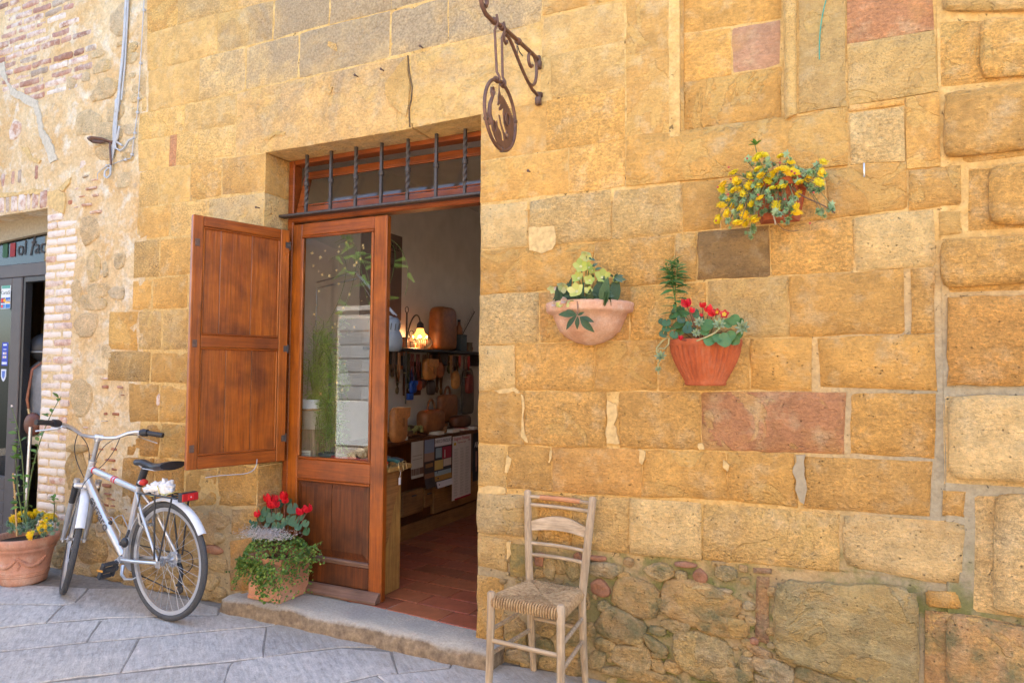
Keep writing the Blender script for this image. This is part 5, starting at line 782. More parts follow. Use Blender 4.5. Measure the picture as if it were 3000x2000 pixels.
# outside shutter, swung open against the wall
A=R(107); hx,hy=-3.27,.172; sxd=Vector((math.cos(A),-math.sin(A),0)); nrm=Vector((-sxd.y,sxd.x,0))
SM=basis((hx,hy,.856),sxd,-nrm*-1 if False else nrm*1.,Vector((0,0,1)))
W_,H_=.625,1.507
sd=-1 if nrm.dot(Vector((0,-3.25,0))-Vector((hx,hy,0)))>0 else 1   # which local side faces the lane
T=.034
def sb(x0,x1,z0,z1,d0,d1,bev=.004):
    a,b=(sd*-d1,sd*-d0); return MB().box(x0,x1,min(a,b),max(a,b),z0,z1,bev)
shm=sb(0,.062,0,H_,0,T); m2=sb(W_-.062,W_,0,H_,0,T); shm.add(m2.v,m2.f)
sh=place(shm.mesh('shutter','wood'),'shutter',FAC,SM)
MZ=.758
for z0,z1 in ((0,.075),(MZ-.036,MZ+.036),(H_-.062,H_)): sb(.063,W_-.063,z0,z1,.001,T-.001).build('rail','wood_rail',sh)
for z0,z1 in ((.076,MZ-.037),(MZ+.037,H_-.063)):
    xs=[.063,.235,.40,W_-.063] if z0<.5 else [.063,.25,.45,W_-.063]
    for a,b in zip(xs,xs[1:]): sb(a+.0015,b-.0015,z0,z1,.004,T-.016,.002).build('plank','wood',sh)
    for zz in (z0,z1-.012): sb(.063,W_-.063,zz,zz+.012,T-.0155,T-.004,.004).build('moulding','wood_rail',sh)
    for xx in (.063,W_-.075): sb(xx,xx+.012,z0+.012,z1-.012,T-.0155,T-.004,.004).build('moulding','wood',sh)
for z in (.12,.7,1.38): MB().tube([(-.008,sd*-.02,z),(-.008,sd*-.02,z+.055)],.007,8).box(-.004,.03,sd*-.037-.002,sd*-.037+.002,z+.008,z+.047).build('hinge','iron_dark',sh)
for z in (.1,.72,1.32): sb(W_-.04,W_-.012,z,z+.045,T,T+.004,.002).build('latch_plate','iron',sh)
MB().tube(bez((.20,sd*-.05,.03),(.20,sd*-.06,-.10),(.34,sd*-.06,-.03),(.52,sd*-.05,-.05),n=12),.0024,6).build('cord','cable',sh)
# ---------------------------------------------------------------- room behind the door
def struct(name,mat,b,col=None):
    o=MB().box(*b).build(name,mat,None,((b[0]+b[1])/2,b[2],b[4]),col); o['kind']='structure'; return o
WX=-3.55
struct('interior_left_wall','limewash',(WX-.2,WX,.35,4.7,-.1,3.2)); struct('interior_back_wall','limewash',(WX-.2,-2.3,4.5,4.7,-.1,3.2)); struct('interior_back_wall','limewash',(-2.299,-.8,4.5,4.7,-.1,2.42)); struct('interior_back_wall','limewash',(-2.299,-.8,4.5,4.7,2.6,3.2)); struct('interior_right_wall','limewash',(-.9,-.8,.35,4.5,-.1,3.2)); struct('interior_ceiling','limewash',(WX-.2,-.8,.35,4.7,3.2,3.35))  # gap high in the back wall is added, unseen, to brighten the room
fl=struct('shop_floor','grout',(WX,-.9,.12,4.5,-.1,.0385))
ta=R(-4.4); u=Vector((math.cos(ta),math.sin(ta),0)); v=Vector((-math.sin(ta),math.cos(ta),0)); rs=random.Random(4); L_,W2=.372,.178
for j in range(-1,19):
    for i in range(-6,6):
        c=Vector((-2.222,.12,0))+v*(j*W2+.09)+u*(i*L_+(j*.095)%L_)
        if not(-3.45<c.x<-1.45 and .14<c.y<3.3): continue
        mb=MB().box(-L_/2+.004,L_/2-.004,-W2/2+.004,W2/2-.004,-.012,.0055,.0025); t=Vector((.30,.085,.042))*rs.uniform(.8,1.15)
        place(mb.mesh('floor_tile','tile'),'floor_tile',fl,basis(c+Vector((0,0,.039)) -Vector(fl.location),u,v,Vector((0,0,1))),(t.x,t.y*rs.uniform(.9,1.15),t.z))
# display counter just inside the left leaf
t=thing('display_counter','wooden display counter end with a curved bracket just inside the glazed door','counter',(-3.0,.4,.045))
def lb(*b,bev=.004): return MB().box(b[0]+3.0,b[1]+3.0,b[2]-.4,b[3]-.4,b[4]-.045,b[5]-.045,bev)
lb(-2.585,-2.556,.305,.493,.046,.815).build('end_panel','wood_ochre',t); lb(-3.5,-2.50,.275,.53,.816,.845).build('counter_top','wood_ochre',t); lb(-3.5,-2.586,.30,.32,.046,.815).build('front_panel','wood_dark',t)
pl=[(.306,.81),(.49,.81),(.47,.72),(.42,.64),(.375,.52),(.345,.40),(.306,.33)]
mb=MB().prism(pl,0,.012).map(lambda q:Vector((-2.555+q.y+3.0,q.x-.4,q.z-.045))); mb.build('bracket','wood_box',t)
def belt(x,y,z,col,lab,r=.05,hang=True,rot=0.):
    b=thing('leather_belt',lab,'belt',(x,y,z),rot); pts=[(math.cos(a)*r*(1+.1*k),math.sin(a)*r*.8,.006+.010*k) for k in range(3) for a in [q*2*PI/10 for q in range(10)]]+[(r*1.3+.06,-.02,.03),(r*1.3+.11,-.02,.02)]
    MB().tube(pts,.012,6,flat=.35).build('strap','leather',b,None,col)
    q=Vector((r*1.3+.115,-.02,.0)); MB().tube([q+Vector(d) for d in((0,-.018,.02),(0,.018,.02),(.012,.018,-.03),(.012,-.018,-.03))],.0035,6,closed=True).build('buckle','metal',b,None,(.75,.55,.25)); return b
for k,(x,y,c,lab) in enumerate([(-2.70,.33,(.50,.05,.02),'bright red belt at the front of the counter behind the door edge'),(-2.66,.42,(.03,.03,.035),'black coiled belt on the counter inside the open door'),(-2.72,.48,(.48,.14,.03),'orange belt at the back of the counter, its buckle over the edge'),(-2.62,.38,(.03,.10,.09),'dark green belt curled between the red and orange belts'),(-2.95,.36,(.40,.03,.03),'dark red belt lying in the window behind the glass'),(-3.08,.40,(.02,.05,.05),'blackish green belt lying in the window beside the white card')]): belt(x,y,.846+.01*(k%2),c,lab,.045+.008*(k%3),rot=rs.uniform(-.2,.2))
t=thing('price_tag','small white price tag hanging from a belt buckle','tag',(-2.505,.40,.80)); MB().tube([(0,0,.04),(.004,.003,0),(0,0,-.03)],.0012,5).build('string','paper',t,None,(.7,.7,.7)); MB().box(-.001,.001,-.011,.011,-.075,-.03).build('card','paper',t,None,(.72,.74,.78))
t=thing('name_card','small white printed card standing in the shop window','card',(-3.21,.30,.846),R(20)); MB().box(-.05,.05,-.002,.002,0,.065).build('card','paper',t,None,(.70,.66,.54))
for zz in (.045,.035,.025): MB().box(-.02,.04,-.0028,-.0021,zz,zz+.004).build('print','ink',t,None,(.25,.22,.18))
MB().lathe([(.011,0),(.014,0),(.014,.0006),(.011,.0006)],14).xform(Matrix.Translation((-.034,-.0022,.046))@Matrix.Rotation(PI/2,4,'X')).build('emblem','ink',t,None,(.06,.12,.10))
for k,(x,y,c) in enumerate([(-2.86,.44,(.45,.08,.05)),(-2.74,.45,(.50,.20,.05)),(-2.80,.40,(.2,.16,.30))]): tag(MB().sphere((0,0,.04),.05,10,7,(1.2,.8,.8),ns=.3,seed=k).build('yarn_ball','matt',None,(x,y,.846),c),['coarse red yarn ball in the window','orange yarn ball in the window next to the door edge','violet grey yarn ball between the others in the window'][k],'yarn')
# pedestal, white pot and fern
t=thing('plant_stand','pale wooden block carrying the white pot in the window','stand',(-3.235,.42,.846)); MB().box(-.06,.06,-.06,.06,0,.20,.004).build('block','wood_pale',t)
t=thing('white_flower_pot','white round pot with a wide collar and rope band in the window','pot',(-3.235,.42,1.047))
MB().lathe([(.0,0),(.078,0),(.088,.125),(.094,.125),(.094,.13),(.09,.135),(.09,.20),(.082,.20),(.08,.17),(0,.17)],28).build('body','paint',t,None,(.72,.71,.68)); MB().tube([(.094*math.cos(a),.094*math.sin(a),.132) for a in [k*2*PI/24 for k in range(24)]],.008,6,closed=True).build('rope','matt',t,None,(.36,.22,.10)); MB().lathe([(.0,.175),(.08,.175)],16).build('soil','soil',t)
t=thing('asparagus_fern','feathery green asparagus fern trailing in the shop window','plant',(-3.235,.42,1.2)); mb=MB(); sm=MB(); rs=random.Random(31)
for k in range(84):
    a=rs.uniform(-1.7,1.5); rr=rs.uniform(.10,.34); hgt=rs.uniform(.10,.58) if k<46 else rs.uniform(.0,.1); dr=rs.uniform(-.1,.35) if k<46 else rs.uniform(.2,.42)
    e=Vector((math.cos(a)*rr*.9,math.sin(a)*.05,hgt-dr)); pts=bez((0,0,0),(e.x*.3,e.y,hgt*1.1+.05),(e.x*.8,e.y*1.2,hgt*.8),e,n=14); sm.tube(pts,[.002]*15,4,cap=False)
    for i in range(3,15):
        p=pts[i]; L=.085*(1-abs(i-9)/9)+.02; d=(pts[min(i+1,14)]-pts[i-1]).normalized()
        for sgn in (-1,1):
            b=(d.cross(Vector((0,-1,0)))*sgn+d*.5+Vector((0,rs.uniform(-.4,.4),rs.uniform(-.2,.2)))).normalized()
            for q in range(7):
                c=p+b*L*(q+1)/7; w=(b*.5+Vector((rs.uniform(-1,1),rs.uniform(-1,1),rs.uniform(-1,1)))).normalized()*.016; s2=w.cross(Vector((0,1,0))).normalized()*.0016; mb.add([c-s2,c+s2,c+w],[(0,1,2)])
f=mb.build('foliage','leaf',t,None,(.20,.36,.05)); f['kind']='stuff'; sm.build('stems','leaf',t,None,(.12,.20,.05))
# second fern hanging high in the window
t=thing('trailing_fern_vine','thin fern vine climbing across the top of the shop window','plant',(-2.85,.33,2.2)); mb=MB(); sm=MB()
for k in range(9):
    p0=Vector((rs.uniform(-.3,.2),0,rs.uniform(-.1,.1))); p3=p0+Vector((rs.uniform(-.1,.3),rs.uniform(-.03,.05),rs.uniform(-.55,-.05))); pts=bez(p0,p0+Vector((rs.uniform(-.15,.25),0,.12)),p3+Vector((rs.uniform(-.2,.2),0,.2)),p3,n=18); sm.tube(pts,.0016,4,cap=False)
    for i in range(2,19,3):
        if rs.random()<.55: continue
        p=pts[i]; b=Vector((rs.uniform(-1,1),rs.uniform(-.2,.2),rs.uniform(-.5,.3))).normalized(); Lb=rs.uniform(.06,.12)
        for q in range(16):
            c=p+b*Lb*q/16
            for sgn in(-1,1): w=(b*.6+b.cross(Vector((0,1,0)))*sgn).normalized()*.028*(1-q/20); s2=w.cross(Vector((0,1,0))).normalized()*.0014; mb.add([c-s2,c+s2,c+w],[(0,1,2)])
f=mb.build('foliage','leaf',t,None,(.22,.40,.06)); f['kind']='stuff'; sm.build('stems','leaf',t,None,(.12,.20,.05))
# grey articulated lamp
t=thing('desk_lamp','grey articulated work lamp with slotted shade behind the door glass','lamp',(-3.30,.5,.846))
lw=lambda x,y,z:Vector((x+3.30,y-.5,z-.846))
MB().lathe([(0,0),(.07,0),(.07,.02),(.02,.03),(.02,.05),(0,.05)],20).build('base','paint',t,None,(.20,.23,.27)); MB().tube([lw(-3.30,.5,.89),lw(-3.30,.5,2.02)],.006,8).build('post','metal',t,None,(.3,.32,.34))
for dz in (0,.045):
    MB().tube([lw(-3.30,.5,2.02+dz),lw(-2.95,.5,2.075+dz)],.006,8).build('arm','metal',t,None,(.42,.44,.47)); MB().tube([lw(-2.95+dz*.7,.5,2.075+.03-dz*.4),lw(-2.64+dz*.5,.5,1.80-dz*.2+.02)],.006,8).build('arm','metal',t,None,(.42,.44,.47))
MB().tube([lw(-2.93+.004*math.cos(q*1.6),.5+.004*math.sin(q*1.6),2.07-q*.0023) for q in range(100)],.0012,4).map(lambda p:Vector((p.x+(2.07-.846-p.z)*.75,p.y,p.z))).build('spring','metal',t,None,(.55,.56,.58))
m=Matrix.Translation(lw(-2.635,.5,1.80))@Matrix.Rotation(R(14),4,'Y')@Matrix.Rotation(R(8),4,'X')
s=MB().lathe([(.0,.0),(.022,-.002),(.042,-.02),(.046,-.085),(.052,-.095),(.068,-.12),(.076,-.165),(.074,-.215),(.070,-.215),(.070,-.165),(.05,-.11)],26).xform(m).build('shade','paint',t,None,(.20,.235,.28))
for q in range(10):
    a=q*2*PI/10; c=Vector((.0455*math.cos(a),.0455*math.sin(a),-.055)); MB().box(-.0025,.0025,-.002,.002,-.022,.022).xform(m@Matrix.Translation(c)@Matrix.Rotation(a+PI/2,4,'Z')).build('vent_slot','black_plastic',s)
MB().tube([lw(-2.65,.5,1.80),lw(-2.72,.5,1.815)],.008,8).build('knuckle','metal',t,None,(.4,.41,.43))
# dark poster panel with lettering on the left wall
YZ=lambda y,z,x=WX+.012: basis((x,y,z),Vector((0,1,0)),Vector((0,0,1)),Vector((1,0,0)))
t=thing('exhibition_poster','tall dark brown poster with black lettering high on the shop wall','poster',(WX+.001,1.6,1.9)); MB().box(0,.006,-.30,.295,0,.76).build('sheet','paper',t,None,(.16,.105,.085))
for s_,z,h in (('RALE',.62,.085),('NTI',.545,.085),('rafica',.46,.055)): text_mesh(s_,h,'ink',t,basis((.0075,.06,z),Vector((0,1,0)),Vector((0,0,1)),Vector((1,0,0))),(.02,.015,.015),align='LEFT')
# shelf along the wall
t=thing('wall_shelf','long black shelf on the shop wall loaded with leather goods','shelf',(WX,2.4,1.60))
MB().box(.0,.24,-1.05,.92,.02,.045,.003).build('board','black_plastic',t)
for y in (-.8,0,.8): MB().box(.0,.2,y-.012,y+.012,-.10,.018,.003).build('bracket','iron_dark',t)
# lamp on its iron stand
t=thing('iron_wall_lamp','lit lamp with frilled orange glass on a curled iron stand','lamp',(-3.35,1.70,1.66))
MB().tube([(0,0,-.5),(0,0,.29)],.008,8).tube([(0,.026*math.cos(a),.315+.026*math.sin(a)) for a in [q*PI/8 for q in range(16)]],.004,6,closed=True).tube(bez((0,0,0),(0,.03,.28),(0,.19,.35),(0,.215,.21),n=14),.007,8).tube(spiral((0,.07,.10),(0,1,0),(0,0,1),.05,.01,0,5,14),.004,6).build('stand','iron_dark',t)
MB().lathe([(.012,.05),(.03,.03),(.034,0),(.03,-.01)],14,(0,.215,.175)).build('cap','iron_dark',t)
mb=MB(); rows=[]
for i,(r,z) in enumerate(((.028,.0),(.036,-.03),(.046,-.06),(.068,-.085))): rows.append([(r*math.cos(a)*(1+.12*i/3*math.cos(a*6)),.215+r*math.sin(a)*(1+.12*i/3*math.cos(a*6)),.17+z+.006*i*math.cos(a*6)) for a in [q*2*PI/30 for q in range(31)]])
mb.grid(rows).build('glass_shade','lamp_glass',t); MB().sphere((0,.215,.105),.022,12,8).build('bulb','bulb',t)
pl_=bpy.data.lights.new('lamp_light','POINT'); pl_.energy=1.5; pl_.color=(1,.55,.22); pl_.shadow_soft_size=.03; po=bpy.data.objects.new('lamp_light',pl_); COL.objects.link(po); po.parent=t; po.location=(.0,.215,.065)
# leather goods
vary0=lambda c: tuple(v*rs.uniform(.5,1.8) for v in c)
def goods(name,label,cat,x,y0,y1,z0,z1,d,col,flap=None,handle=None,strap=0.,grp=None,shape=4.,lean=0.,taper=1.):
    t=thing(name,label,cat,(x,(y0+y1)/2,z0),lean,grp); w,h=(y1-y0)/2,(z1-z0)/2; mb=MB(); P=[]
    for i in range(11):
        ph=-PI/2+PI*i/10; row=[]
        for k in range(21):
            th=2*PI*(k%20)/20; sp=lambda c,e:math.copysign(abs(c)**(2/e),c); tp=1+(taper-1)*(i/10)
            row.append((d/2*sp(math.cos(ph),shape)*sp(math.cos(th),2.4),w*tp*sp(math.cos(ph),shape)*sp(math.sin(th),shape),h+h*sp(math.sin(ph),shape)))
        P.append(row)
    mb.grid(P,True).build('body','leather',t,None,col)
    if flap:
        f=[(-w*.96*taper,h*2*.98),(w*.96*taper,h*2*.98),(w*.9,h*2*(1-flap*.6)),(0,h*2*(1-flap)),(-w*.9,h*2*(1-flap*.6))]
        MB().prism(f,0,.012).map(lambda q:Vector((d/2-.004+q.y,q.x,q.z))).build('flap','leather',t,None,Vector(col)*1.2)
        MB().box(d/2+.008,d/2+.014,-.012,.012,h*2*(1-flap)-.03,h*2*(1-flap)+.04).build('buckle_strap','leather',t,None,Vector(col)*.6)
    if handle: MB().tube(bez((0,-handle,h*2-.01),(0,-handle,h*2+handle*2),(0,handle,h*2+handle*2),(0,handle,h*2-.01),n=12),.011,7).build('handle','leather',t,None,Vector(col)*.75)
    if strap: MB().tube([(0,-w*.5,h*2-.02),(-.02,0,h*2+strap),(0,w*.5,h*2-.02)],.004,6).build('strap','leather',t,None,Vector(col)*.5)
    return t
TANB=(.30,.11,.025); ORG=(.42,.16,.035); DK=(.10,.035,.015)
goods('leather_vest','big stiff brown leather vest standing on the shelf by the lit lamp','vest',-3.40,2.18,2.60,1.646,2.06,.16,(.26,.085,.02),shape=6,taper=.70)
goods('leather_pouch','yellow brown pouch with pointed flap hanging under the shelf','pouch',-3.38,2.03,2.22,1.36,1.56,.08,ORG,flap=.55,strap=.09)
goods('leather_flask','tan bottle shaped leather flask hanging from the shelf end','flask',-3.38,2.53,2.68,1.27,1.45,.07,(.50,.22,.06),strap=.12,shape=2.6,taper=.6)
goods('round_leather_case','round orange leather case hanging beside the pouch','case',-3.40,2.27,2.42,1.38,1.53,.05,(.33,.10,.03),shape=2.2,strap=.1)
goods('blue_purse','bright blue small purse hanging on the wall','purse',-3.36,1.78,1.87,1.25,1.36,.04,(.01,.06,.32),flap=.5,strap=.1)
goods('blue_purse','two toned blue purse hanging lower left under the other blue one','purse',-3.37,1.75,1.84,1.19,1.25,.04,(.01,.07,.36),shape=5)
goods('red_purse','small rust red purse hanging beside the mirror glass','purse',-3.42,1.98,2.06,1.27,1.36,.03,(.36,.06,.02),strap=.12)
goods('brown_satchel','light brown satchel with pointed flap leaning next to the door edge','satchel',-3.02,1.02,1.22,.90,1.17,.08,(.36,.14,.04),flap=.45)
goods('brown_holdall','wide brown leather holdall with round handle on the table','bag',-3.30,1.86,2.21,.90,1.10,.16,(.25,.09,.025),handle=.06)
goods('leather_briefcase','tall brown leather briefcase standing on the table behind the holdall','briefcase',-3.42,2.36,2.69,.95,1.22,.09,(.24,.085,.03),handle=.05,shape=6)
goods('dark_bag','dark brown soft bag at the far end of the table','bag',-3.30,2.42,2.72,.90,1.02,.14,DK)
goods('dark_pouch','black pouch hanging below the round case','pouch',-3.42,2.16,2.28,1.22,1.36,.05,(.04,.02,.015),strap=.05)
goods('red_handled_case','dark red case hanging near the shelf end by the doorway','case',-3.36,2.78,2.92,1.22,1.42,.06,(.20,.03,.02),strap=.1,taper=.7)
goods('hanging_apron','long dark grey apron hanging below the shelf end','apron',-3.46,2.85,3.15,1.0,1.48,.05,(.10,.075,.06),shape=5,taper=.6)
for k,(y,z,w,h,c,l) in enumerate([(1.86,1.62,.10,.16,(.34,.10,.03),'orange leather picture frame hanging below the shelf left part'),(2.36,1.55,.10,.14,(.36,.15,.06),'tan leather frame hanging below the shelf')]):
    t=thing('picture_frame',l,'frame',(-3.52,y,z-h)); MB().box(0,.02,-w,-w*.6,0,h).box(0,.02,w*.6,w,0,h).box(0,.02,-w*.6,w*.6,h*.75,h).box(0,.02,-w*.6,w*.6,0,h*.2).build('border','leather',t,None,c); MB().box(0,.006,-w*.6,w*.6,h*.2,h*.75).build('picture','paper',t,None,(.05,.05,.06))
t=thing('wall_mirror','dark framed narrow mirror hanging under the shelf','mirror',(-3.54,2.06,1.22)); MB().box(0,.03,-.13,-.08,0,.31,.003).box(0,.03,.08,.13,0,.31,.003).box(0,.029,-.08,.08,0,.04,.003).box(0,.029,-.08,.08,.27,.31,.003).build('border','wood_dark',t); MB().box(0,.012,-.08,.08,.04,.27).build('glass','metal',t,None,(.6,.62,.64))
t=thing('dark_feather','long dark feather spray leaning on the wall above the shelf','feather',(-3.45,2.70,1.66)); mb=MB(); pts=bez((0,0,0),(0,.12,.12),(0,.25,.25),(0,.42,.42),n=20); mb.tube(pts,.004,5)
for i in range(2,20):
    for s_ in(-1,1):
        for q in range(4):
            c=pts[i]+Vector((0,q*.004,q*.004)); w=Vector((rs.uniform(-.02,.02),-.05*s_+.03,.05*s_+.03))*rs.uniform(.7,1.2); mb.add([c,c+Vector((.0,.003,.0)),c+w],[(0,1,2)])
mb.build('vane','matt',t,None,(.03,.03,.028))
t=thing('blue_tin','dull blue grey tin box on the shelf beside the vest','tin',(-3.40,2.72,1.646)); MB().box(-.05,.05,-.06,.06,0,.15,.005).build('body','paint',t,None,(.06,.08,.095)); MB().box(-.052,.052,-.062,.062,.15,.165,.004).build('lid','paint',t,None,(.05,.065,.075))
t=thing('oil_bottle','small amber bottle on top of the blue tin','bottle',(-3.40,2.70,1.8105)); MB().lathe([(0,0),(.038,0),(.034,.06),(.016,.10),(.014,.13),(0,.13)],14).build('body','leather',t,None,(.28,.11,.05)); MB().lathe([(0,.131),(.016,.131),(.016,.15),(0,.15)],12).build('cap','black_plastic',t)
t=thing('wire_basket','round dark wire basket on the shelf under the lamp','basket',(-3.38,2.03,1.646)); mb=MB()
for q in range(12):
    a=q*PI/12; mb.tube([(.075*math.cos(a)*math.sin(p),.075*math.sin(a)*math.sin(p),.06-.06*math.cos(p)) for p in [i*2*PI/16 for i in range(16)]],.003,4,closed=True)
mb.build('wires','iron_dark',t)
for k,(y,c) in enumerate([(1.62,(.42,.12,.03)),(1.72,(.40,.14,.05)),(1.80,(.12,.06,.03)),(2.86,(.12,.08,.04))]):
    t=thing('leather_box',['orange leather box at the left end of the shelf','tan upright leather box beside the lamp foot','dark small leather box right of the lamp foot','dark box with dried sprigs at the far end of the shelf'][k],'box',(-3.40,y,1.646)); MB().box(-.05,.05,-.04,.04,0,.05+.03*(k%2),.006).build('body','leather',t,None,c); MB().box(-.052,.052,-.042,.042,.05+.03*(k%2),.062+.03*(k%2),.004).build('lid','leather',t,None,Vector(c)*.8)
for k in range(16):
    y=1.46+.105*k+rs.uniform(-.03,.03); L=rs.uniform(.10,.34); t=thing('hanging_strap','dark leather strap in the crowded row hanging under the shelf','strap',(-3.47,y,1.60-L)); MB().tube([(0,-.015,L),(0,-.02,L*.4),(0,0,0),(0,.02,L*.4),(0,.015,L)],.009,6).sphere((0,0,-.02),rs.uniform(.02,.045),8,6,(.5,1,1.3),ns=.4,seed=k).build('cord','leather',t,None,vary0((.10,.045,.02)))
HK=[(1.50,.20,(.10,.05,.03)),(1.58,.24,(.30,.12,.04)),(1.66,.16,(.05,.04,.035)),(2.45,.22,(.36,.17,.06)),(2.50,.15,(.08,.04,.03)),(2.62,.12,(.4,.03,.02)),(2.74,.2,(.12,.06,.04)),(2.80,.14,(.38,.03,.02))]
for k,(y,L,c) in enumerate(HK):
    t=thing('hanging_strap',['dark long strap hanging left below the shelf','light brown broad strap hanging left below the shelf','black short strap by the lamp stand','yellow brown broad strap hanging right of the frame','blackish strap with ring hanging mid shelf','thin bright red cord hanging near the shelf end','dull brown strap near the shelf end','second bright red cord at the shelf end'][k],'strap',(-3.34,y,1.60-L)); MB().tube([(0,-.012,L),(0,-.014,L*.4),(0,0,0),(0,.014,L*.4),(0,.012,L)],.006,6).build('cord','leather',t,None,c); MB().lathe([(.012,-.003),(.017,-.003),(.017,.003),(.012,.003)],10,(0,0,-.012)).build('ring','metal',t,None,(.4,.3,.15))
# table with posters hanging down its front
t=thing('shop_table','dark wooden table along the shop wall with posters hanging from its edge','table',(-3.35,2.1,.045)); MB().box(-.19,.18,-1.1,1.0,.80,.835,.004).build('top','wood_dark',t); MB().box(-.19,.12,-1.08,.98,.0,.12).build('plinth','wood_box',t)
MB().box(-.19,.10,-1.06,.96,.12,.79).build('cupboard','wood_dark',t)
for k,(y0,y1,z0,z1) in enumerate([(-.62,-.31,.20,.40),(-.29,-.16,.22,.38),(-.14,.30,.14,.40),(.32,.9,.14,.42)]):
    d=MB().box(.10,.14,y0,y1,z0,z1,.006).build('drawer','wood_box',t); MB().box(.14,.15,(y0+y1)/2-.03,(y0+y1)/2+.03,z1-.05,z1-.04).build('handle','iron_dark',d)
def poster(name,label,y0,y1,z0,z1,col,marks,texts,curl=.02):
    w,h=y1-y0,z1-z0; t=thing(name,label,'poster',(-3.155,y0,z0)); f=lambda y,z:.004+curl*max(0,.35-z/h)**2*4+.004*math.sin(y/w*5)
    mb=MB().grid([[(f(w*i/6,h*j/8),w*i/6,h*j/8) for i in range(7)] for j in range(9)]); mb.build('sheet','paper',t,None,col)
    for a,b,c,d,cc in marks:
        n=max(2,int(8*(d-c)+2)); MB().grid([[(f(w*(a+(b-a)*i/3),h*(c+(d-c)*j/n))+.0015,w*(a+(b-a)*i/3),h*(c+(d-c)*j/n)) for i in range(4)] for j in range(n+1)]).build('print','ink',t,None,cc)
    for s_,y,z,hh,cc,sx_ in texts: text_mesh(s_,hh,'ink',t,basis((f(w*y,h*z)+.003,w*y,h*z),Vector((0,1,0)),Vector((0,0,1)),Vector((1,0,0))),cc,sx=sx_)
    return t
rows=[]; z=.80
while z>.07:
    for a in(.08,.38,.68):
        for q in range(3): rows.append((a,a+random.Random(int(z*999+a*77+q)).uniform(.14,.22),z-q*.011,z-q*.011+.005,(.42,.40,.38)))
    z-=.045
poster('programme_poster','tall white events programme sheet hanging from the table edge',2.17,2.53,.27,.85,(.68,.64,.62),rows+[(0.12,1,0,.025,(.35,.02,.05)),(.06,.16,.86,.90,(.6,.35,.03))],[('Stagioni Pientine',.45,.935,.045,(.45,.06,.08),1),('2016',.88,.90,.022,(.3,.1,.1),1),('Programma Luglio',.45,.885,.022,(.4,.15,.15),1)],.0)
poster('paolucci_exhibition_sheet'.replace('paolucci_',''),'white headed sheet of photographs hanging left of the tall programme',1.865,2.155,.43,.86,(.05,.045,.05),[(0,1,.83,1,(.66,.63,.66)),(.42,1,.56,.80,(.36,.03,.06)),(.05,.38,.60,.80,(.25,.33,.38)),(0,.48,.36,.55,(.55,.38,.12)),(.5,1,.40,.55,(.60,.50,.42)),(0,1,.24,.33,(.33,.42,.45)),(0,1,.14,.24,(.42,.22,.05)),(0.05,1,0,.12,(.62,.60,.62)),(.55,.62,.58,.74,(.6,.55,.5)),(.72,.78,.58,.76,(.6,.55,.5))],[('ENRICO PAOLUCCI',.5,.90,.042,(.1,.1,.12),.85)],.05)
poster('landscape_print','dusky blue and brown landscape print hanging third from the door edge',1.70,1.86,.45,.86,(.06,.04,.035),[(0,1,.72,1,(.22,.26,.36)),(0,1,.55,.72,(.36,.22,.16)),(.1,.9,.42,.5,(.30,.14,.05)),(0,1,.2,.3,(.22,.10,.05))],[],.05)
poster('calendar_sheet','cream calendar sheet with a row of small photographs hanging near the counter',1.50,1.69,.56,.86,(.50,.46,.40),[(.0,1,.08,.26,(.16,.09,.06))]+[(.04+.12*q,.06+.12*q,.08,.26,(.5,.46,.4)) for q in range(8)]+[(.1,.9,.5,.52,(.3,.25,.2)),(.1,.9,.6,.62,(.3,.25,.2))],[],.01)
poster('art_poster','black poster with pale lettering hanging last by the doorway',2.56,2.73,.39,.85,(.03,.025,.028),[(.25,.5,.30,.62,(.30,.14,.12)),(.3,.45,.2,.3,(.24,.10,.09))],[('ARTI',.5,.70,.075,(.55,.53,.52),.8)],.0)
for k,(y,w,c,l) in enumerate([(2.02,.10,(.62,.58,.48),'cream book lying flat on the table front edge'),(2.28,.13,(.64,.60,.52),'long pale book at the table edge above the programme sheet'),(2.48,.09,(.30,.04,.04),'dark red book beside the long pale book'),(1.45,.08,(.62,.62,.62),'white stack of papers at the table left end'),(2.66,.07,(.68,.66,.64),'white small price stand at the far table end')]):
    t=thing('book',l,'book',(-3.24,y,.8805)); MB().box(-.06,.06,-w/2,w/2,.003,.022).build('pages','paper',t,None,(.66,.62,.54)); MB().box(-.062,.062,-w/2-.003,w/2+.003,0,.003).box(-.062,.062,-w/2-.003,w/2+.003,.0225,.026).build('cover','leather',t,None,c)
for k in range(30):
    sh_=k>=16; y=1.5+rs.uniform(0,1.5) if sh_ else 1.15+rs.uniform(0,1.6); t=thing('leather_item','small dark leather article in the jumble on the shelf' if sh_ else 'small dark leather article in the jumble on the table','leather article',(-3.44+rs.uniform(-.04,.05) if sh_ else -3.33+rs.uniform(-.08,.1),y,1.646 if sh_ else .881),rs.uniform(0,3),'small leather goods on the shelf' if sh_ else 'small leather goods on the table')
    w,h=rs.uniform(.03,.07),rs.uniform(.02,.09); c=Vector((.16,.065,.022))*rs.uniform(.4,2.2); MB().box(-w,w,-w*.6,w*.6,0,h,.008).build('body','leather',t,None,c); MB().box(-w*1.02,w*1.02,-w*.62,-w*.1,h*.55,h+.004,.004).build('flap','leather',t,None,c*.6)
t=thing('dried_flower_tray','low tray of dried yellow green flowers on the table','tray',(-3.33,1.72,.8805)); MB().box(-.1,.1,-.16,.16,0,.02,.004).box(-.1,.1,-.16,-.15,.02,.04).box(-.1,.1,.15,.16,.02,.04).build('tray','wood_dark',t); mb=MB()
for k in range(60): mb.sphere((rs.uniform(-.08,.08),rs.uniform(-.14,.14),.05+rs.uniform(0,.03)),rs.uniform(.012,.022),5,4,ns=.4,seed=k)
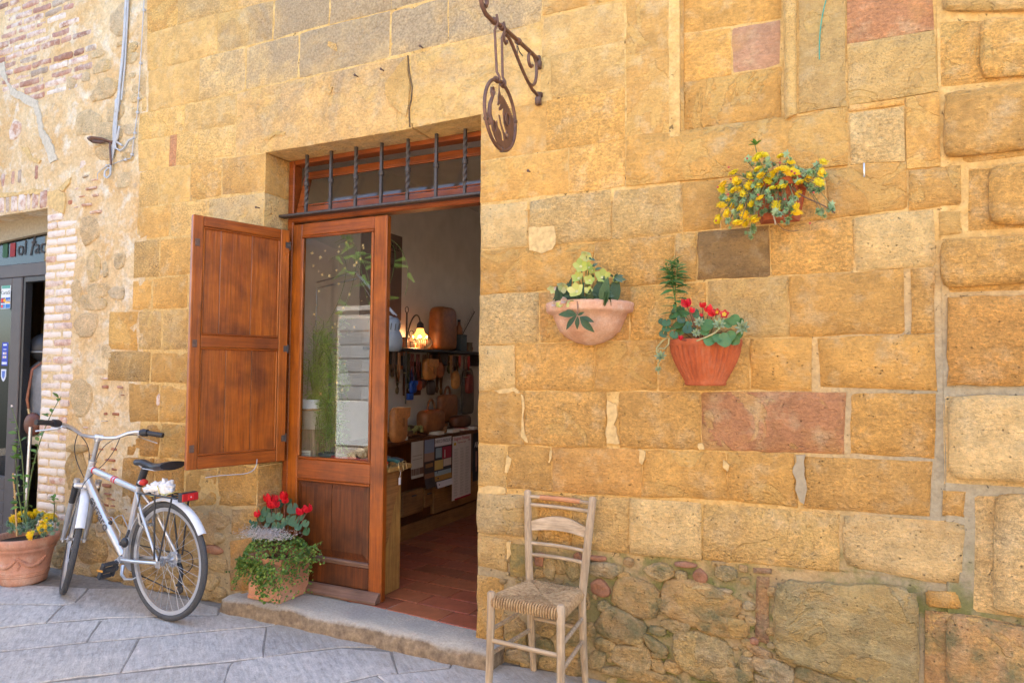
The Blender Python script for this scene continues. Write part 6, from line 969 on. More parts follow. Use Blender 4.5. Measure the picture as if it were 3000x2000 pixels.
mb.build('flowers','matt',t,None,(.26,.22,.06))['kind']='stuff'
# ---------------------------------------------------------------- wrought iron sign
SX=-1.386
t=thing('sign_bracket','wrought iron bracket with scrolls that holds the hanging dragon sign','bracket',(SX,0,2.9))
b=lambda y,z,x=0.:Vector((x,y,z-2.9))
arm=[b(-.018,3.082),b(-.10,3.078),b(-.27,3.068),b(-.45,3.055),b(-.56,3.035),b(-.62,3.035),b(-.655,3.055),b(-.668,3.085)]+[b(-.640+.030*math.cos(a),3.092+.030*math.sin(a)) for a in (2.9,2.2,1.5,.8,0,-.8,-1.5)]
mb=MB().tube(arm,.0105,8)
for y in (-.53,-.455,-.275): mb.lathe([(.010,-.014),(.017,-.01),(.017,.01),(.010,.014)],10).v and None
mb.build('arm','iron_red',t)
for y,z in ((-.535,3.043),(-.455,3.053),(-.275,3.066)): MB().tube([b(y-.016,z-.003),b(y-.011,z-.002),b(y+.011,z+.001),b(y+.016,z+.002)],[.011,.0165,.0165,.011],10).build('collar','iron_red',t)
brace=bez(b(-.405,3.035),b(-.36,3.05),b(-.30,2.98),b(-.20,2.93),b(-.15,2.91),n=14)+[b(-.10,2.893),b(-.05,2.890),b(-.03,2.886)]
MB().tube(brace,.0085,8).build('brace','iron_red',t)
MB().tube([b(-.405,3.035),b(-.425,3.04),b(-.437,3.022),b(-.432,3.0),b(-.412,2.992),b(-.398,3.003),b(-.402,3.015)],[.008,.008,.008,.007,.007,.006,.006],8).build('scroll','iron_red',t)
sc=bez(b(-.145,2.908),b(-.07,2.90),b(-.03,2.97),b(-.05,3.055),n=12)+spiral(b(-.112,3.028),(0,1,0),(0,0,1),.058,.014,.75,5.6,18)
MB().tube(sc,[.0085]*len(sc),8).build('scroll','iron_red',t)
for z in (3.055,2.862): MB().lathe([(.0,0),(.017,0),(.018,.035),(.014,.04),(.012,.065),(0,.065)],12,(0,-.020,z-2.9-.02)).box(-.006,.006,-.02,.03,z-2.9-.005,z-2.9+.012).build('pintle','iron',t)
MB().tube([b(-.285,3.052),b(-.29,3.03),b(-.28,3.0)],.0025,5).tube([b(-.28,3.04),b(-.26,3.02),b(-.22,3.015)],.003,5).build('wire_tie','iron_dark',t)
t=thing('hanging_sign','round rusty iron sign with a dragon cut-out hanging from its bracket','sign',(SX,-.461,2.632))
c=lambda y,z,x=0.:Vector((x,y+.461,z-2.632)); RR=.158
MB().tube([(0,RR*1.02*math.cos(a),RR*math.sin(a)) for a in [k*2*PI/48 for k in range(48)]],.0085,8,closed=True).build('ring','iron_red',t)
for y0,y1 in ((-.530,-.505),(-.456,-.444)):
    MB().tube([c(y0-.006,3.07,.012),c(y0,3.035,.016),c(y0,3.0,.0),c(y1,2.82,0),c(y1,2.795,.014),c(y1+.004,2.775,.012)],.0062,7).build('hanger','iron_red',t); MB().tube([(0,y1+.461-.014,2.787-2.632-.006*(y1<-.47)),(0,y1+.461+.014,2.787-2.632-.003)],.014,10).build('clasp','iron_red',t)
# dragon-like beast: raised neck, serrated back, curled tail, one eye hole; cut from plate
def plate(poly,x=0.,th=.004): return MB().prism(poly,-th/2,th/2).map(lambda q:Vector((q.y+x,q.x+.461,q.z-2.632)))
back=[(-.452,2.735)]
for k in range(12):
    s_=k/11; y=-.452+.118*s_; z=2.727-.035*s_-.03*s_*s_; back+=[(y,z),(y+.010,z+.006)]
body=[(-.480,2.768),(-.474,2.742),(-.462,2.728)]+back[1:]+[(-.322,2.650),(-.318,2.600),(-.334,2.548),(-.372,2.505),(-.43,2.482),(-.49,2.490),(-.53,2.520),(-.552,2.560),(-.535,2.585),(-.515,2.575),(-.50,2.595),(-.492,2.57),(-.455,2.552),(-.445,2.52),(-.425,2.522),(-.435,2.555),(-.465,2.592),(-.482,2.628),(-.470,2.628),(-.455,2.596),(-.415,2.558),(-.385,2.552),(-.372,2.565),(-.40,2.575),(-.428,2.61),(-.438,2.65),(-.432,2.678),(-.448,2.665),(-.468,2.652),(-.478,2.648),(-.480,2.662),(-.468,2.672),(-.462,2.686),(-.474,2.680),(-.487,2.668),(-.495,2.674),(-.488,2.692),(-.490,2.715),(-.484,2.73)]
plate(body).build('beast','iron_red',t)
MB().tube([c(-.55,2.56),c(-.575,2.60),c(-.570,2.645),c(-.545,2.69),c(-.530,2.715),c(-.540,2.735),c(-.556,2.728),c(-.558,2.705),c(-.548,2.69)],[.014,.012,.009,.008,.007,.006,.006,.006,.006],8,flat=.5).build('tail','iron_red',t)
for y,z,r in ((-.395,2.635,.022),(-.535,2.555,.020),(-.40,2.56,.012)): MB().tube([c(y+r*math.cos(a),z+r*1.3*math.sin(a),.004) for a in [k*2*PI/16 for k in range(16)]],.004,6,closed=True).build('boss_ring','iron_red',t)
for a in (1.0*PI*1.53,PI*1.13,.05*PI): MB().tube([(0,RR*.94*math.cos(a),RR*.94*math.sin(a)),(0,RR*1.06*math.cos(a),RR*1.06*math.sin(a))],.011,8).build('rivet_strap','iron',t)
# ---------------------------------------------------------------- cables on the left wall
t=thing('cable_run','grey cables in a thin conduit ending in loops on the left wall','cable',(-4.75,0,3.0)); k=lambda x,z,y=-.015:Vector((x+4.75,y,z-3.0))
MB().tube([k(-4.70,4.6),k(-4.706,4.175),k(-4.713,3.93),k(-4.727,3.71),k(-4.752,3.50)],.011,8).build('conduit','cable',t); MB().tube([k(-4.685,4.6,-.012),k(-4.69,4.1,-.012),k(-4.70,3.7,-.012),k(-4.725,3.42,-.014)],.006,6).build('cable','cable',t)
for i,(dx,e) in enumerate(((0,0),(.016,.012),(.03,.02))): MB().tube(bez(k(-4.755+dx*.3,3.5),k(-4.775+dx,3.36,-.02),k(-4.80+dx,3.28,-.025),k(-4.79+dx,3.12,-.02),n=12)+[k(-4.80+dx*.6,3.05,-.02),k(-4.815,2.93,-.02)],.0065,6).build('cable','cable',t)
MB().tube([k(-4.80,3.09,-.02),k(-4.81,2.93,-.02),k(-4.805,2.87,-.025),k(-4.83,2.845,-.03),k(-4.865,2.865,-.03),k(-4.87,2.90,-.025),k(-4.84,2.925,-.02),k(-4.81,2.915,-.018)],.007,6).build('cable_loop','cable',t)
MB().tube([k(-4.78,3.13,-.02),k(-4.76,3.06,-.02),k(-4.71,3.035,-.02),k(-4.66,3.055,-.02),k(-4.62,3.10,-.02),k(-4.565,3.115,-.015)],.007,6).build('cable','cable',t); MB().tube([k(-4.73,3.22,-.02),k(-4.73,3.14,-.03),k(-4.76,3.11,-.02),k(-4.70,3.075,-.015)],.008,6).build('cable','cable',t)
for z,x in ((4.1,-4.708),(3.72,-4.727),(3.40,-4.765)): MB().tube([k(x-.013,z,-.012),k(x+.013,z,-.012)],.013,8).build('clip','cable',t)
MB().lathe([(.012,0),(.017,.01),(.017,.09),(.010,.10)],8,tuple(k(-4.765,3.33,-.018))).build('sleeve','cable',t)
t=thing('thin_wire','thin grey wire pinned down the seam between the two house fronts','cable',(-4.53,0,3.3)); k=lambda x,z,y=-.012:Vector((x+4.53,y,z-3.3)); wp=[(-4.50,4.6),(-4.513,4.13),(-4.533,3.61),(-4.545,3.30),(-4.573,3.14),(-4.59,3.0),(-4.605,2.97),(-4.70,2.965),(-4.78,2.954),(-4.86,2.95),(-4.93,2.925),(-4.975,2.90),(-4.97,2.86)]
MB().tube([k(*p) for p in wp],.0032,5).build('wire','cable',t)
for x,z in ((-4.515,4.05),(-4.533,3.66),(-4.54,3.40),(-4.548,3.30),(-4.57,3.15),(-4.594,2.995),(-4.66,2.966),(-4.87,2.948)): MB().box(x+4.53-.009,x+4.53+.009,-.018,.0,z-3.3-.009,z-3.3+.009,.003).build('clip','cable',t)
t=thing('iron_torch_ring','rusty iron band ring sticking out of the plaster beside the cables','bracket',(-4.93,-.03,3.13)); MB().tube([(.16,.04,-.02),(.12,0,-.02),(.07,-.03,0),(.0,-.06,.01),(-.06,-.05,.012),(-.07,-.01,.012),(-.02,.02,.008),(.06,0,0)],.016,6,flat=.35).build('band','iron_red',t); MB().tube([(.135,.0,-.19),(.13,-.01,-.05),(.12,0,-.02)],.007,6).build('spike','iron_red',t)
for k_,(x,z) in enumerate([(-2.58,3.215),(-2.39,3.216),(-2.12,3.30),(-1.57,2.795),(-1.44,2.50),(-3.35,2.49)]):
    n_=MB().tube([(0,.01,0),(.004,-.03,-.004)],.004,6).tube([(.004,-.03,-.004),(.004,-.034,-.0045)],.008,7).build('nail','iron',None,None); n_.location=(x,0,z); tag(n_,['rusty nail above the middle of the lintel, left of a pair','rusty nail above the lintel, right of a pair','rusty nail above the crack in the lintel','rusty nail left of the hanging sign','rusty nail below the hanging sign','short rusty nail beside the upper left corner of the door reveal'][k_],'nail')
t=thing('green_string','thin green string dangling on the upper right of the wall','string',(-.03,-.012,3.0)); MB().tube(bez((.07,0,.25),(.02,-.01,.12),(-.02,0,.02),(-.015,0,-.17),n=14),.0026,5).build('strand','paint',t,None,(.05,.30,.20))
t=thing('screw_hook','small white screw hook in the wall right of the yellow flowers','hook',(.123,0,2.30)); MB().tube([(0,.01,.05),(0,-.02,.045),(0,-.022,.0),(0,-.012,-.01)],.004,6).build('hook','metal',t,None,(.75,.76,.78))
# ---------------------------------------------------------------- bicycle
bk=thing('bicycle','silver city bicycle with rear rack standing against the old wall','bicycle',(-3.635,-.371,GZ),R(176.8))
AX0=Vector((.803,0,.88)); AXD=Vector((.326,0,-.945)).normalized(); STEER=Matrix.Translation(AX0)@Matrix.Rotation(R(29),4,AXD)@Matrix.Translation(-AX0)
WR=.352
def wheel(name,cx,steer=False):
    X=(lambda m:m.xform(Matrix.Translation((cx,0,WR)))) ; Y=(lambda m:(X(m),m.xform(STEER))[0]) if steer else X
    ring=lambda r,y,n=56:[(r*math.cos(a),y,r*math.sin(a)) for a in [q*2*PI/n for q in range(n)]]
    m=Y(MB().tube(ring(WR-.019,0),.019,9,closed=True)); w=m.build(name,'rubber',bk)
    m=MB(); rows=[]
    for r,y in ((WR-.036,-.011),(WR-.036,.011),(WR-.058,.008),(WR-.058,-.008),(WR-.036,-.011)): rows.append([(r*math.cos(a),y,r*math.sin(a)) for a in [q*2*PI/56 for q in range(57)]])
    Y(m.grid(rows,False)).build('rim','alu',w)
    m=MB()
    for q in range(32):
        a=q*2*PI/32; s_=1 if q%2 else -1; b2=a+(.9 if (q//2)%2 else -.9); m.tube([(.022*math.cos(b2),s_*.03,.022*math.sin(b2)),((WR-.058)*math.cos(a),0,(WR-.058)*math.sin(a))],.0011,4,cap=False)
    Y(m).build('spokes','alu',w)
    m=MB().tube([(0,-.04,0),(0,-.034,0),(0,-.033,0),(0,-.028,0),(0,.028,0),(0,.033,0),(0,.034,0),(0,.04,0)],[.024,.024,.024,.012,.012,.024,.024,.024],14).tube([(0,-.075,0),(0,.075,0)],.005,8).tube([(0,.066,0),(0,.074,0)],.011,6); Y(m).build('hub','alu_grey',w)
    return w
rw=wheel('wheel',0.); FH=1.015; fw_=wheel('wheel',FH,True)
V3=lambda x,z,y=0.:Vector((x,y,z))
BBp=V3(.425,.305); HT,HB=V3(.803,.88),V3(.858,.745); ST=V3(.302,.76); TT0,TT1=V3(.818,.838),V3(.304,.742)
MB().tube([HB+V3(-.012,.02),V3(.65,.535),BBp+V3(.01,.02)],[.026,.027,.026],12).build('down_tube','alu',bk); MB().tube([TT0,TT0.lerp(TT1,.5),TT1],[.0215,.021,.0195],12).build('top_tube','alu',bk); MB().tube([HT,HB],.021,12).tube([HT,HT+V3(-.002,.012)],.024,12).tube([HB,HB+V3(.004,-.012)],.024,12).build('head_tube','alu',bk); MB().tube([ST+V3(-.003,.012),BBp],.0175,12).tube([BBp+V3(0,0,-.036),BBp+V3(0,0,.036)],.022,12).build('seat_tube','alu',bk)
for s_ in (1,-1):
    MB().tube([ST+V3(.0,-.03,s_*.014),V3(.20,.62,s_*.045),V3(.0,WR+.01,s_*.066)],[.009,.010,.009],9).build('seat_stay','alu',bk); MB().tube([BBp+V3(-.01,0,s_*.025),V3(.24,.325,s_*.05),V3(0,WR,s_*.066)],[.012,.011,.010],9).build('chain_stay','alu',bk)
    MB().box(-.022,.022,s_*.062,s_*.069,WR-.03,WR+.025,.003).build('dropout','alu_grey',bk)
for xx in (.56,.535): 
    d=(TT1-TT0).normalized(); p=TT0.lerp(TT1,(.818-xx)/.514); MB().tube([p-d*.006,p+d*.006],.0222,14).build('red_band','paint',bk,None,(.55,.03,.06))
p=TT0.lerp(TT1,.07); MB().tube([p,p+(TT1-TT0).normalized()*.014],.0226,14).build('red_band','paint',bk,None,(.55,.03,.04))
dt=(BBp-HB).normalized(); up=Vector((0,1,0)).cross(dt).normalized()
if up.x>0: up=-up
lm=basis(HB.lerp(BBp,.42)+Vector((0,.0285,0))-up*.017,dt,-up if False else up,dt.cross(up))
if dt.cross(up).y<0: pass
text_mesh('carraro',.088,'ink',bk,lm,(.09,.09,.10),ext=.0012,sx=.98)
# seat post, saddle
MB().tube([ST,V3(.285,.80),V3(.245,.885)],[.0135,.0135,.0135],10).build('seat_post','alu_grey',bk)
mb=MB(); pp=[V3(.296,.775),V3(.240,.893)]; q=[pp[0].lerp(pp[1],i/16) for i in range(17)]; mb.tube(q,[.020+.004*(i%2) for i in range(17)],10).build('bellows','black_plastic',bk)
mb=MB(); rows=[]
for i in range(13):
    f=i/12; x=-.03+.375*(1-f)*1.0 if False else .335-.355*f; w=.022+.062*max(0,(f-.35)/.65)**1.1+.006*math.sin(f*9); z=.915+.012*math.cos(f*PI*2)-.01*(f<.1)
    rows.append([(x,w*math.cos(a)*(1 if abs(math.cos(a))<.98 else .98),z+(.018*math.sin(a) if math.sin(a)>0 else .034*math.sin(a)*(.6+f*.4))) for a in [k*2*PI/14 for k in range(15)]])
mb.grid(rows); mb.add(rows[0],[tuple(range(14))]); mb.add(rows[-1],[tuple(range(14))[::-1]]); sd_=mb.build('saddle','black_plastic',bk)
for s_ in(1,-1): MB().tube([V3(.30,.905,s_*.012),V3(.24,.885,s_*.02),V3(.12,.882,s_*.022),V3(.02,.90,s_*.03)],.0035,6).build('rail','alu',sd_)
# fork, stem, handlebar: everything that turns
def S(mb): return mb.xform(STEER)
HUBF=V3(FH,WR); ax=lambda d,y=0.,off=0.:AX0+AXD*d+Vector((.945*off,y,.326*off))
S(MB().tube([ax(-.012),ax(-.16)],.0135,10).tube([ax(-.015),ax(0.0)],.022,10)).build('stem','alu_grey',bk)
cl=ax(-.165); S(MB().tube([cl+V3(0,-.012),cl+V3(-.004,.012),cl+V3(-.01,.02)],[.017,.019,.016],10).tube([cl+V3(0,.012,-.024),cl+V3(0,.012,.024)],.022,10)).build('stem_clamp','alu',bk)
hb=cl+V3(0,.012); hpts=lambda s_:[hb,hb+V3(-.004,.0,s_*.05),hb+V3(-.015,.008,s_*.10),hb+V3(-.03,.045,s_*.16),hb+V3(-.05,.06,s_*.20),hb+V3(-.085,.065,s_*.25),hb+V3(-.13,.062,s_*.31)]
for s_ in (1,-1):
    P_=hpts(s_); S(MB().tube(P_,.0115,10)).build('handlebar','alu',bk)
    g0,g1=P_[-2].lerp(P_[-1],.3),P_[-1]+(P_[-1]-P_[-2])*.75; S(MB().tube([g0.lerp(g1,i/14) for i in range(15)],[.016+.0018*(i%2) for i in range(15)],10)).build('grip','black_plastic',bk)
    gs=P_[-3].lerp(P_[-2],.55); S(MB().tube([gs,gs.lerp(g0,.4),g0],[.018,.026,.024],12)).build('gear_shifter','black_plastic',bk); S(MB().tube([gs+V3(.0,-.012,-s_*.004),gs+V3(.05,-.03,s_*.0),gs+V3(.055,-.045,s_*.05),gs+V3(.04,-.062,s_*.12)],[.011,.010,.0055,.005],8,flat=.7)).build('brake_lever','alu',bk)
    S(MB().tube(bez(gs+V3(.03,-.02),gs+V3(.12,-.02,-s_*.08),hb+V3(.12,-.02,s_*.02),ax(.02,s_*.02,.04),n=14),.0028,5,cap=False)).build('brake_cable','black_plastic',bk)
S(MB().tube(bez(hb+V3(-.02,.01,.12),hb+V3(.12,-.10,.13),ax(.0,.10,.03),ax(.10,.03,-.02),n=16),.0028,5,cap=False)).build('brake_cable','black_plastic',bk); S(MB().tube(bez(hb+V3(-.02,.01,-.12),hb+V3(.05,-.2,-.1),ax(.05,.02,-.06),ax(.16,.03,-.06),n=16),.0028,5,cap=False)).build('brake_cable','black_plastic',bk)
cr=ax(.165); S(MB().box(cr.x-.02,cr.x+.035,-.075,.075,cr.z-.018,cr.z+.014,.010).tube([ax(.14),ax(.17)],.02,10)).build('fork_crown','alu',bk)
for s_ in (1,-1):
    a=cr+V3(.012,.02,s_*.062); e=HUBF+V3(0,0,s_*.062); S(MB().tube([a.lerp(e,.02),a.lerp(e,-.02)-V3(0,-.012)],.019,10).tube([a.lerp(e,.30+i*0.01*0) if False else a.lerp(e,.36),a.lerp(e,.7),e],[.0175,.0165,.011],10)).build('fork_leg','alu_grey',bk)
    S(MB().tube([a.lerp(e,.03+.33*i/18) for i in range(19)],[.0175+.003*(i%2) for i in range(19)],10)).build('fork_boot','black_plastic',bk)
    S(MB().box(HUBF.x-.012,HUBF.x+.012,s_*.056,s_*.066,HUBF.z-.02,HUBF.z+.02,.003)).build('dropout','alu_grey',bk)
    S(MB().tube([HUBF+V3(0,.0,s_*.056),V3(FH-.16,WR+.30,s_*.03)],.0024,5)).build('guard_stay','alu_grey',bk)
def guard(cx,a0,a1,r,w,steer):
    rows=[]
    for i in range(25):
        a=a0+(a1-a0)*i/24; rows.append([(cx+(r-.5*abs(y/w)**2*.03)*math.cos(a),y,WR+(r-.5*abs(y/w)**2*.03)*math.sin(a)) for y in (-w,-w*.6,0,w*.6,w)])
    m=MB().grid(rows); rows2=[[(cx+(p[0]-cx)*.99,p[1],WR+(p[2]-WR)*.99) for p in r_] for r_ in rows]; m.grid(rows2,True,True)
    for k in (0,4): m.grid([[r_[k] for r_ in rows],[r_[k] for r_ in rows2]])
    for k in (0,-1): m.grid([rows[k],rows2[k]])
    if steer: S(m)
    return m
guard(FH,R(30),R(160),WR+.024,.027,True).build('front_mudguard','paint',bk,None,(.66,.68,.72)); guard(0,R(-6),R(148),WR+.024,.027,False).build('rear_mudguard','paint',bk,None,(.66,.68,.72))
# rack
rz=.742; m=MB()
for s_ in(1,-1): m.tube([V3(.27,rz-.01,s_*.03),V3(.20,rz,s_*.055),V3(-.14,rz,s_*.055)],.0055,7)
for x in (.16,.04,-.08,-.14): m.tube([V3(x,rz,-.055),V3(x,rz,.055)],.0045,6)
m.tube([V3(.2,rz,0),V3(-.14,rz,0)],.0045,6)
rk=m.build('rear_rack','black_plastic',bk)
for s_ in(1,-1):
    for x in (.06,-.10): MB().tube([V3(x,rz,s_*.057),V3(x*.25,WR+.02,s_*.078)],.0055,7).build('strut','black_plastic',rk)
    MB().tube([V3(.24,rz-.005,s_*.03),V3(.22,.66,s_*.055)],.004,6).build('strut','black_plastic',rk)
lt=MB().box(-.185,-.148,-.056,.056,.722,.775,.006).build('tail_light','black_plastic',bk); MB().box(-.193,-.184,-.053,.053,.726,.771,.003).build('lens','paint',lt,None,(.45,.012,.015)); MB().box(-.1965,-.193,-.02,.02,.733,.764,.002).build('reflector','paint',lt,None,(.65,.02,.02)); MB().sphere((-.1965,0,.749),.005,8,6).build('bulb_cap','metal',lt,None,(.7,.6,.6))
m=MB().sphere((0,0,0),.028,16,10,(.7,1.,.72)).xform(Matrix.Translation((.238,.012,.800))); r_=m.build('seat_light','paint',bk,None,(.55,.03,.02)); MB().sphere((.252,.016,.800),.026,12,8,(.6,1.,.6)).build('housing','alu',r_)
# drivetrain
MB().lathe([(0,-.002),(.085,-.002),(.088,0),(.085,.002),(0,.002)],40).xform(Matrix.Translation(BBp+V3(0,0,-.045))@Matrix.Rotation(PI/2,4,'X')).build('chainring','alu_grey',bk)
m=MB()
for q in range(7): m.lathe([(.012,0),(.022+.0042*q,0),(.022+.0042*q,.0022),(.012,.0022)],24).xform(Matrix.Identity(4)); m.v[-96:]=[(a,b2,c2+.0045*0) for a,b2,c2 in m.v[-96:]]; m.v[-96:]=[(a,b2,c2+(6-q)*.0045) for a,b2,c2 in m.v[-96:]]
m.xform(Matrix.Translation((0,-.03,WR))@Matrix.Rotation(PI/2,4,'X')).build('cassette','alu_grey',bk)
dj=V3(-.035,.20,-.055); MB().tube([V3(0,.33,-.07),V3(-.03,.29,-.07),V3(-.045,.255,-.06)],.013,8).tube([V3(-.045,.255,-.06),dj],.012,8).lathe([(.0,-.004),(.021,-.004),(.021,.004),(0,.004)],14,(dj.x,dj.y,dj.z)).build('derailleur','black_plastic',bk)
MB().lathe([(.0,-.004),(.024,-.004),(.024,.004),(0,.004)],14).xform(Matrix.Translation(V3(-.05,.175,-.052))@Matrix.Rotation(PI/2,4,'X')).build('jockey_wheel','black_plastic',bk)
MB().tube([BBp+V3(.0,.086,-.045),V3(0,WR+.035,-.045)],.004,5).tube([BBp+V3(0,-.086,-.045),V3(-.05,.15,-.05),V3(-.03,.20,-.05)],.004,5).build('chain','black_plastic',bk)
MB().tube(bez(V3(-.05,.26,-.07),V3(-.16,.30,-.08),V3(-.15,.42,-.08),V3(-.02,.40,-.075),n=12),.0032,5).build('gear_cable','black_plastic',bk)
pe=V3(.345,.285,.155); MB().tube([BBp+V3(0,0,.05),pe+V3(.01,0,-.06)],[.013,.010],8).build('crank_arm','alu',bk); MB().tube([BBp+V3(0,0,-.055),BBp+V3(.08,.03,-.065)],[.013,.010],8).build('crank_arm','alu',bk)
MB().box(pe.x-.05,pe.x+.05,pe.y-.04+.0,pe.y-.025,pe.z-.014,pe.z+.014) if False else None
pd=MB().box(pe.x-.052,pe.x+.052,.105,.120,pe.z-.016,pe.z+.016,.004).box(pe.x-.052,pe.x+.052,.185,.200,pe.z-.016,pe.z+.016,.004).box(pe.x-.052,pe.x-.038,.121,.184,pe.z-.014,pe.z+.014,.003).box(pe.x+.038,pe.x+.052,.121,.184,pe.z-.014,pe.z+.014,.003).box(pe.x-.016,pe.x+.016,.09,.19,pe.z-.012,pe.z+.012,.004)
pd.v=[tuple(Matrix.Translation(pe)@Matrix.Rotation(R(62),4,'Y')@Matrix.Translation(-pe)@Vector(v)) for v in pd.v]; pdo=pd.build('pedal','black_plastic',bk); MB().box(pe.x-.03,pe.x+.03,.2005,.203,pe.z+.0,pe.z+.012).build('reflector','paint',pdo,None,(.55,.25,.03))
MB().tube([V3(.36,.285,.05),V3(.33,.24,.075),V3(.27,.225,.09),V3(.20,.235,.09),V3(.17,.25,.085)],[.012,.010,.008,.008,.006],8,flat=.6).build('kickstand','alu',bk)
m=MB(); dq=lambda f,o,y:HB.lerp(BBp,f)+up*(-o)*-1+Vector((0,y,0)) if False else HB.lerp(BBp,f)+up*o+Vector((0,y,0))
m.tube([dq(.58,.03,.0),dq(.56,.075,.034),dq(.60,.115,.034),dq(.80,.115,.03),dq(.87,.06,.03),dq(.85,.03,0)],.0036,6).tube([dq(.58,.03,.0),dq(.56,.075,-.034),dq(.60,.115,-.034),dq(.80,.115,-.03),dq(.87,.06,-.03),dq(.85,.03,0)],.0036,6).build('bottle_cage','alu_grey',bk)
for f in (.58,.85): p=HB.lerp(BBp,f)+up*.03; MB().sphere(p,.014,8,6).build('cage_mount','black_plastic',bk)
for s_ in (1,-1): MB().tube([V3(.225,.62,s_*.05),V3(.215,.56,s_*.045),V3(.20,.53,s_*.03)],.008,7).box(.19,.225,s_*.018-.008,s_*.018+.008,.53,.55,.003).build('brake_arm','alu_grey',bk)
MB().sphere((.335,.06,.43),.026,10,8,(1,.8,1.2)).tube([V3(.335,.46,.05),V3(.34,.50,.03)],.008,7).build('dynamo','black_plastic',bk)
# crumpled bag held on the rack
t=thing('plastic_bag','crumpled white plastic bag tied on the bicycle rack with yellow string','bag',(-3.70,-.36,GZ+.748),R(176.8))
for c_,r_,s3 in (((.05,.0,.028),.055,(1.0,.75,.62)),((-.03,.01,.035),.05,(1.1,.8,.85)),((.10,.02,.018),.04,(1.0,.9,.6))): MB().sphere(c_,r_,26,18,s3,ns=.8,seed=c_[0]*40+3).build('bag','matt',t,None,(.78,.78,.80))
MB().tube([(.12,.06,-.005),(.02,.065,-.012),(-.06,.055,-.004),(-.10,.0,.012),(-.08,-.05,.012)],.003,5).tube([(-.02,.06,.055),(-.05,.062,.01),(-.09,.055,.006)],.003,5).build('string','paint',t,None,(.55,.50,.16))
# ---------------------------------------------------------------- rush seated chair
CA=R(-4.0); ch=thing('rush_seat_chair','bare wooden ladder back chair with woven rush seat by the door','chair',(-1.262,-.236,GZ),CA)
WF,WB,DD=.178,.141,.158; SH=.462
def leg(pts,rs_): return MB().tube(pts,rs_,12).build('leg','wood_pale',ch)
for s_ in (-1,1):
    leg([(s_*(WF+.006),-DD-.008,0),(s_*(WF+.003),-DD-.003,.16),(s_*WF,-DD,.40),(s_*WF,-DD,.478),(s_*WF,-DD,.486)],[.0165,.0185,.0195,.0195,.012])
    leg([(s_*WB,DD+.047,0),(s_*WB,DD+.018,.2),(s_*WB,DD,.42),(s_*(WB+.012),DD+.008,.56),(s_*(WB+.036),DD+.036,.86),(s_*(WB+.0385),DD+.040,.893),(s_*(WB+.039),DD+.041,.900)],[.0155,.018,.020,.020,.019,.018,.010])
def rail(name,p,q,r,sag=0.,mat='wood_pale_x',bow=0.):
    p,q=Vector(p),Vector(q); n=10; return MB().tube([p.lerp(q,i/n)+Vector((0,bow*math.sin(PI*i/n),sag*math.sin(PI*i/n))) for i in range(n+1)],r,9).build(name,mat,ch)
bx=lambda z:WB+.012*min(1,max(0,(z-.42)/.14))+.024*max(0,(z-.56)/.30); by=lambda z:DD+(.008+.028*max(0,(z-.56)/.3))
z=.868; rail('back_rail',(-bx(z),by(z),z),(bx(z),by(z),z),.0095,bow=.018); MB().tube([(-bx(z)*.62+bx(z)*1.24*i/8,by(z)+.018*math.sin(PI*(.19+.62*i/8)),z) for i in range(9)],.0125,10).build('back_rail','wood_orange',ch)
for z in (.828,.640,.585): rail('back_rail',(-bx(z),by(z),z),(bx(z),by(z),z),.0095,bow=.02)
mb=MB(); rows=[]
for side in (0,1):
    for i in range(13):
        f=i/12; pass
top=[];bot=[]
P_=[]
for i in range(15):
    f=i/14; x=(-1+2*f); y=lambda z:by(z)+.022*math.sin(PI*f); zb=.700+.014*math.sin(PI*f); zt=.742+.040*math.sin(PI*f)
    P_.append([(x*bx(zb),y(zb)-.005,zb),(x*bx(zt),y(zt)-.005,zt),(x*bx(zt),y(zt)+.006,zt),(x*bx(zb),y(zb)+.006,zb),(x*bx(zb),y(zb)-.005,zb)])
mb.grid(P_,False); mb.build('back_slat','wood_pale_x',ch)
for z in (.20,.31): 
    for s_ in(-1,1): rail('side_stretcher',(s_*(WF+.002),-DD,z),(s_*WB,DD+.03-.05*z,z+.015),.010)
rail('front_stretcher',(-WF-.002,-DD-.002,.265),(WF+.002,-DD-.002,.265),.0115); rail('back_stretcher',(-WB,DD+.02,.27),(WB,DD+.02,.27),.0095)
# woven seat: four triangles of rush cords
mb=MB(); ctr=Vector((0,.01,SH-.018)); cor=[Vector((-WF+.004,-DD+.002,SH)),Vector((WF-.004,-DD+.002,SH)),Vector((WB-.004,DD-.004,SH-.004)),Vector((-WB+.004,DD-.004,SH-.004))]
rs=random.Random(2); NC=26
for k in range(4):
    a,b_=cor[k],cor[(k+1)%4]; out=((a+b_)/2-ctr); out.z=0; out.normalize()
    for i in range(NC):
        f=(i+.5)/NC; 
        p=a.lerp(b_,f)+out*.012; 
        # cords run at right angles to the rail and stop at the diagonals
        t1=min(f,1-f)*2; e=a.lerp(b_,f).lerp(a.lerp(b_,f)+(ctr-(a+b_)/2),t1) ; e.z=SH-.014*t1+.003
        r_=.0048; jit=rs.uniform(-.001,.001)
        mb.tube([p+Vector((0,0,-.042)),p+out*.006+Vector((0,0,-.02)),p+Vector((0,0,-.001+jit)),p-out*.012+Vector((0,0,.005+jit)),p.lerp(e,.5)+Vector((0,0,.004+jit)),e],r_,6,cap=False)
mb.build('rush_weave','rush',ch); MB().box(-WB+.0,WB-.0,-DD+.012,DD-.012,SH-.035,SH-.012).build('seat_pad','rush',ch)
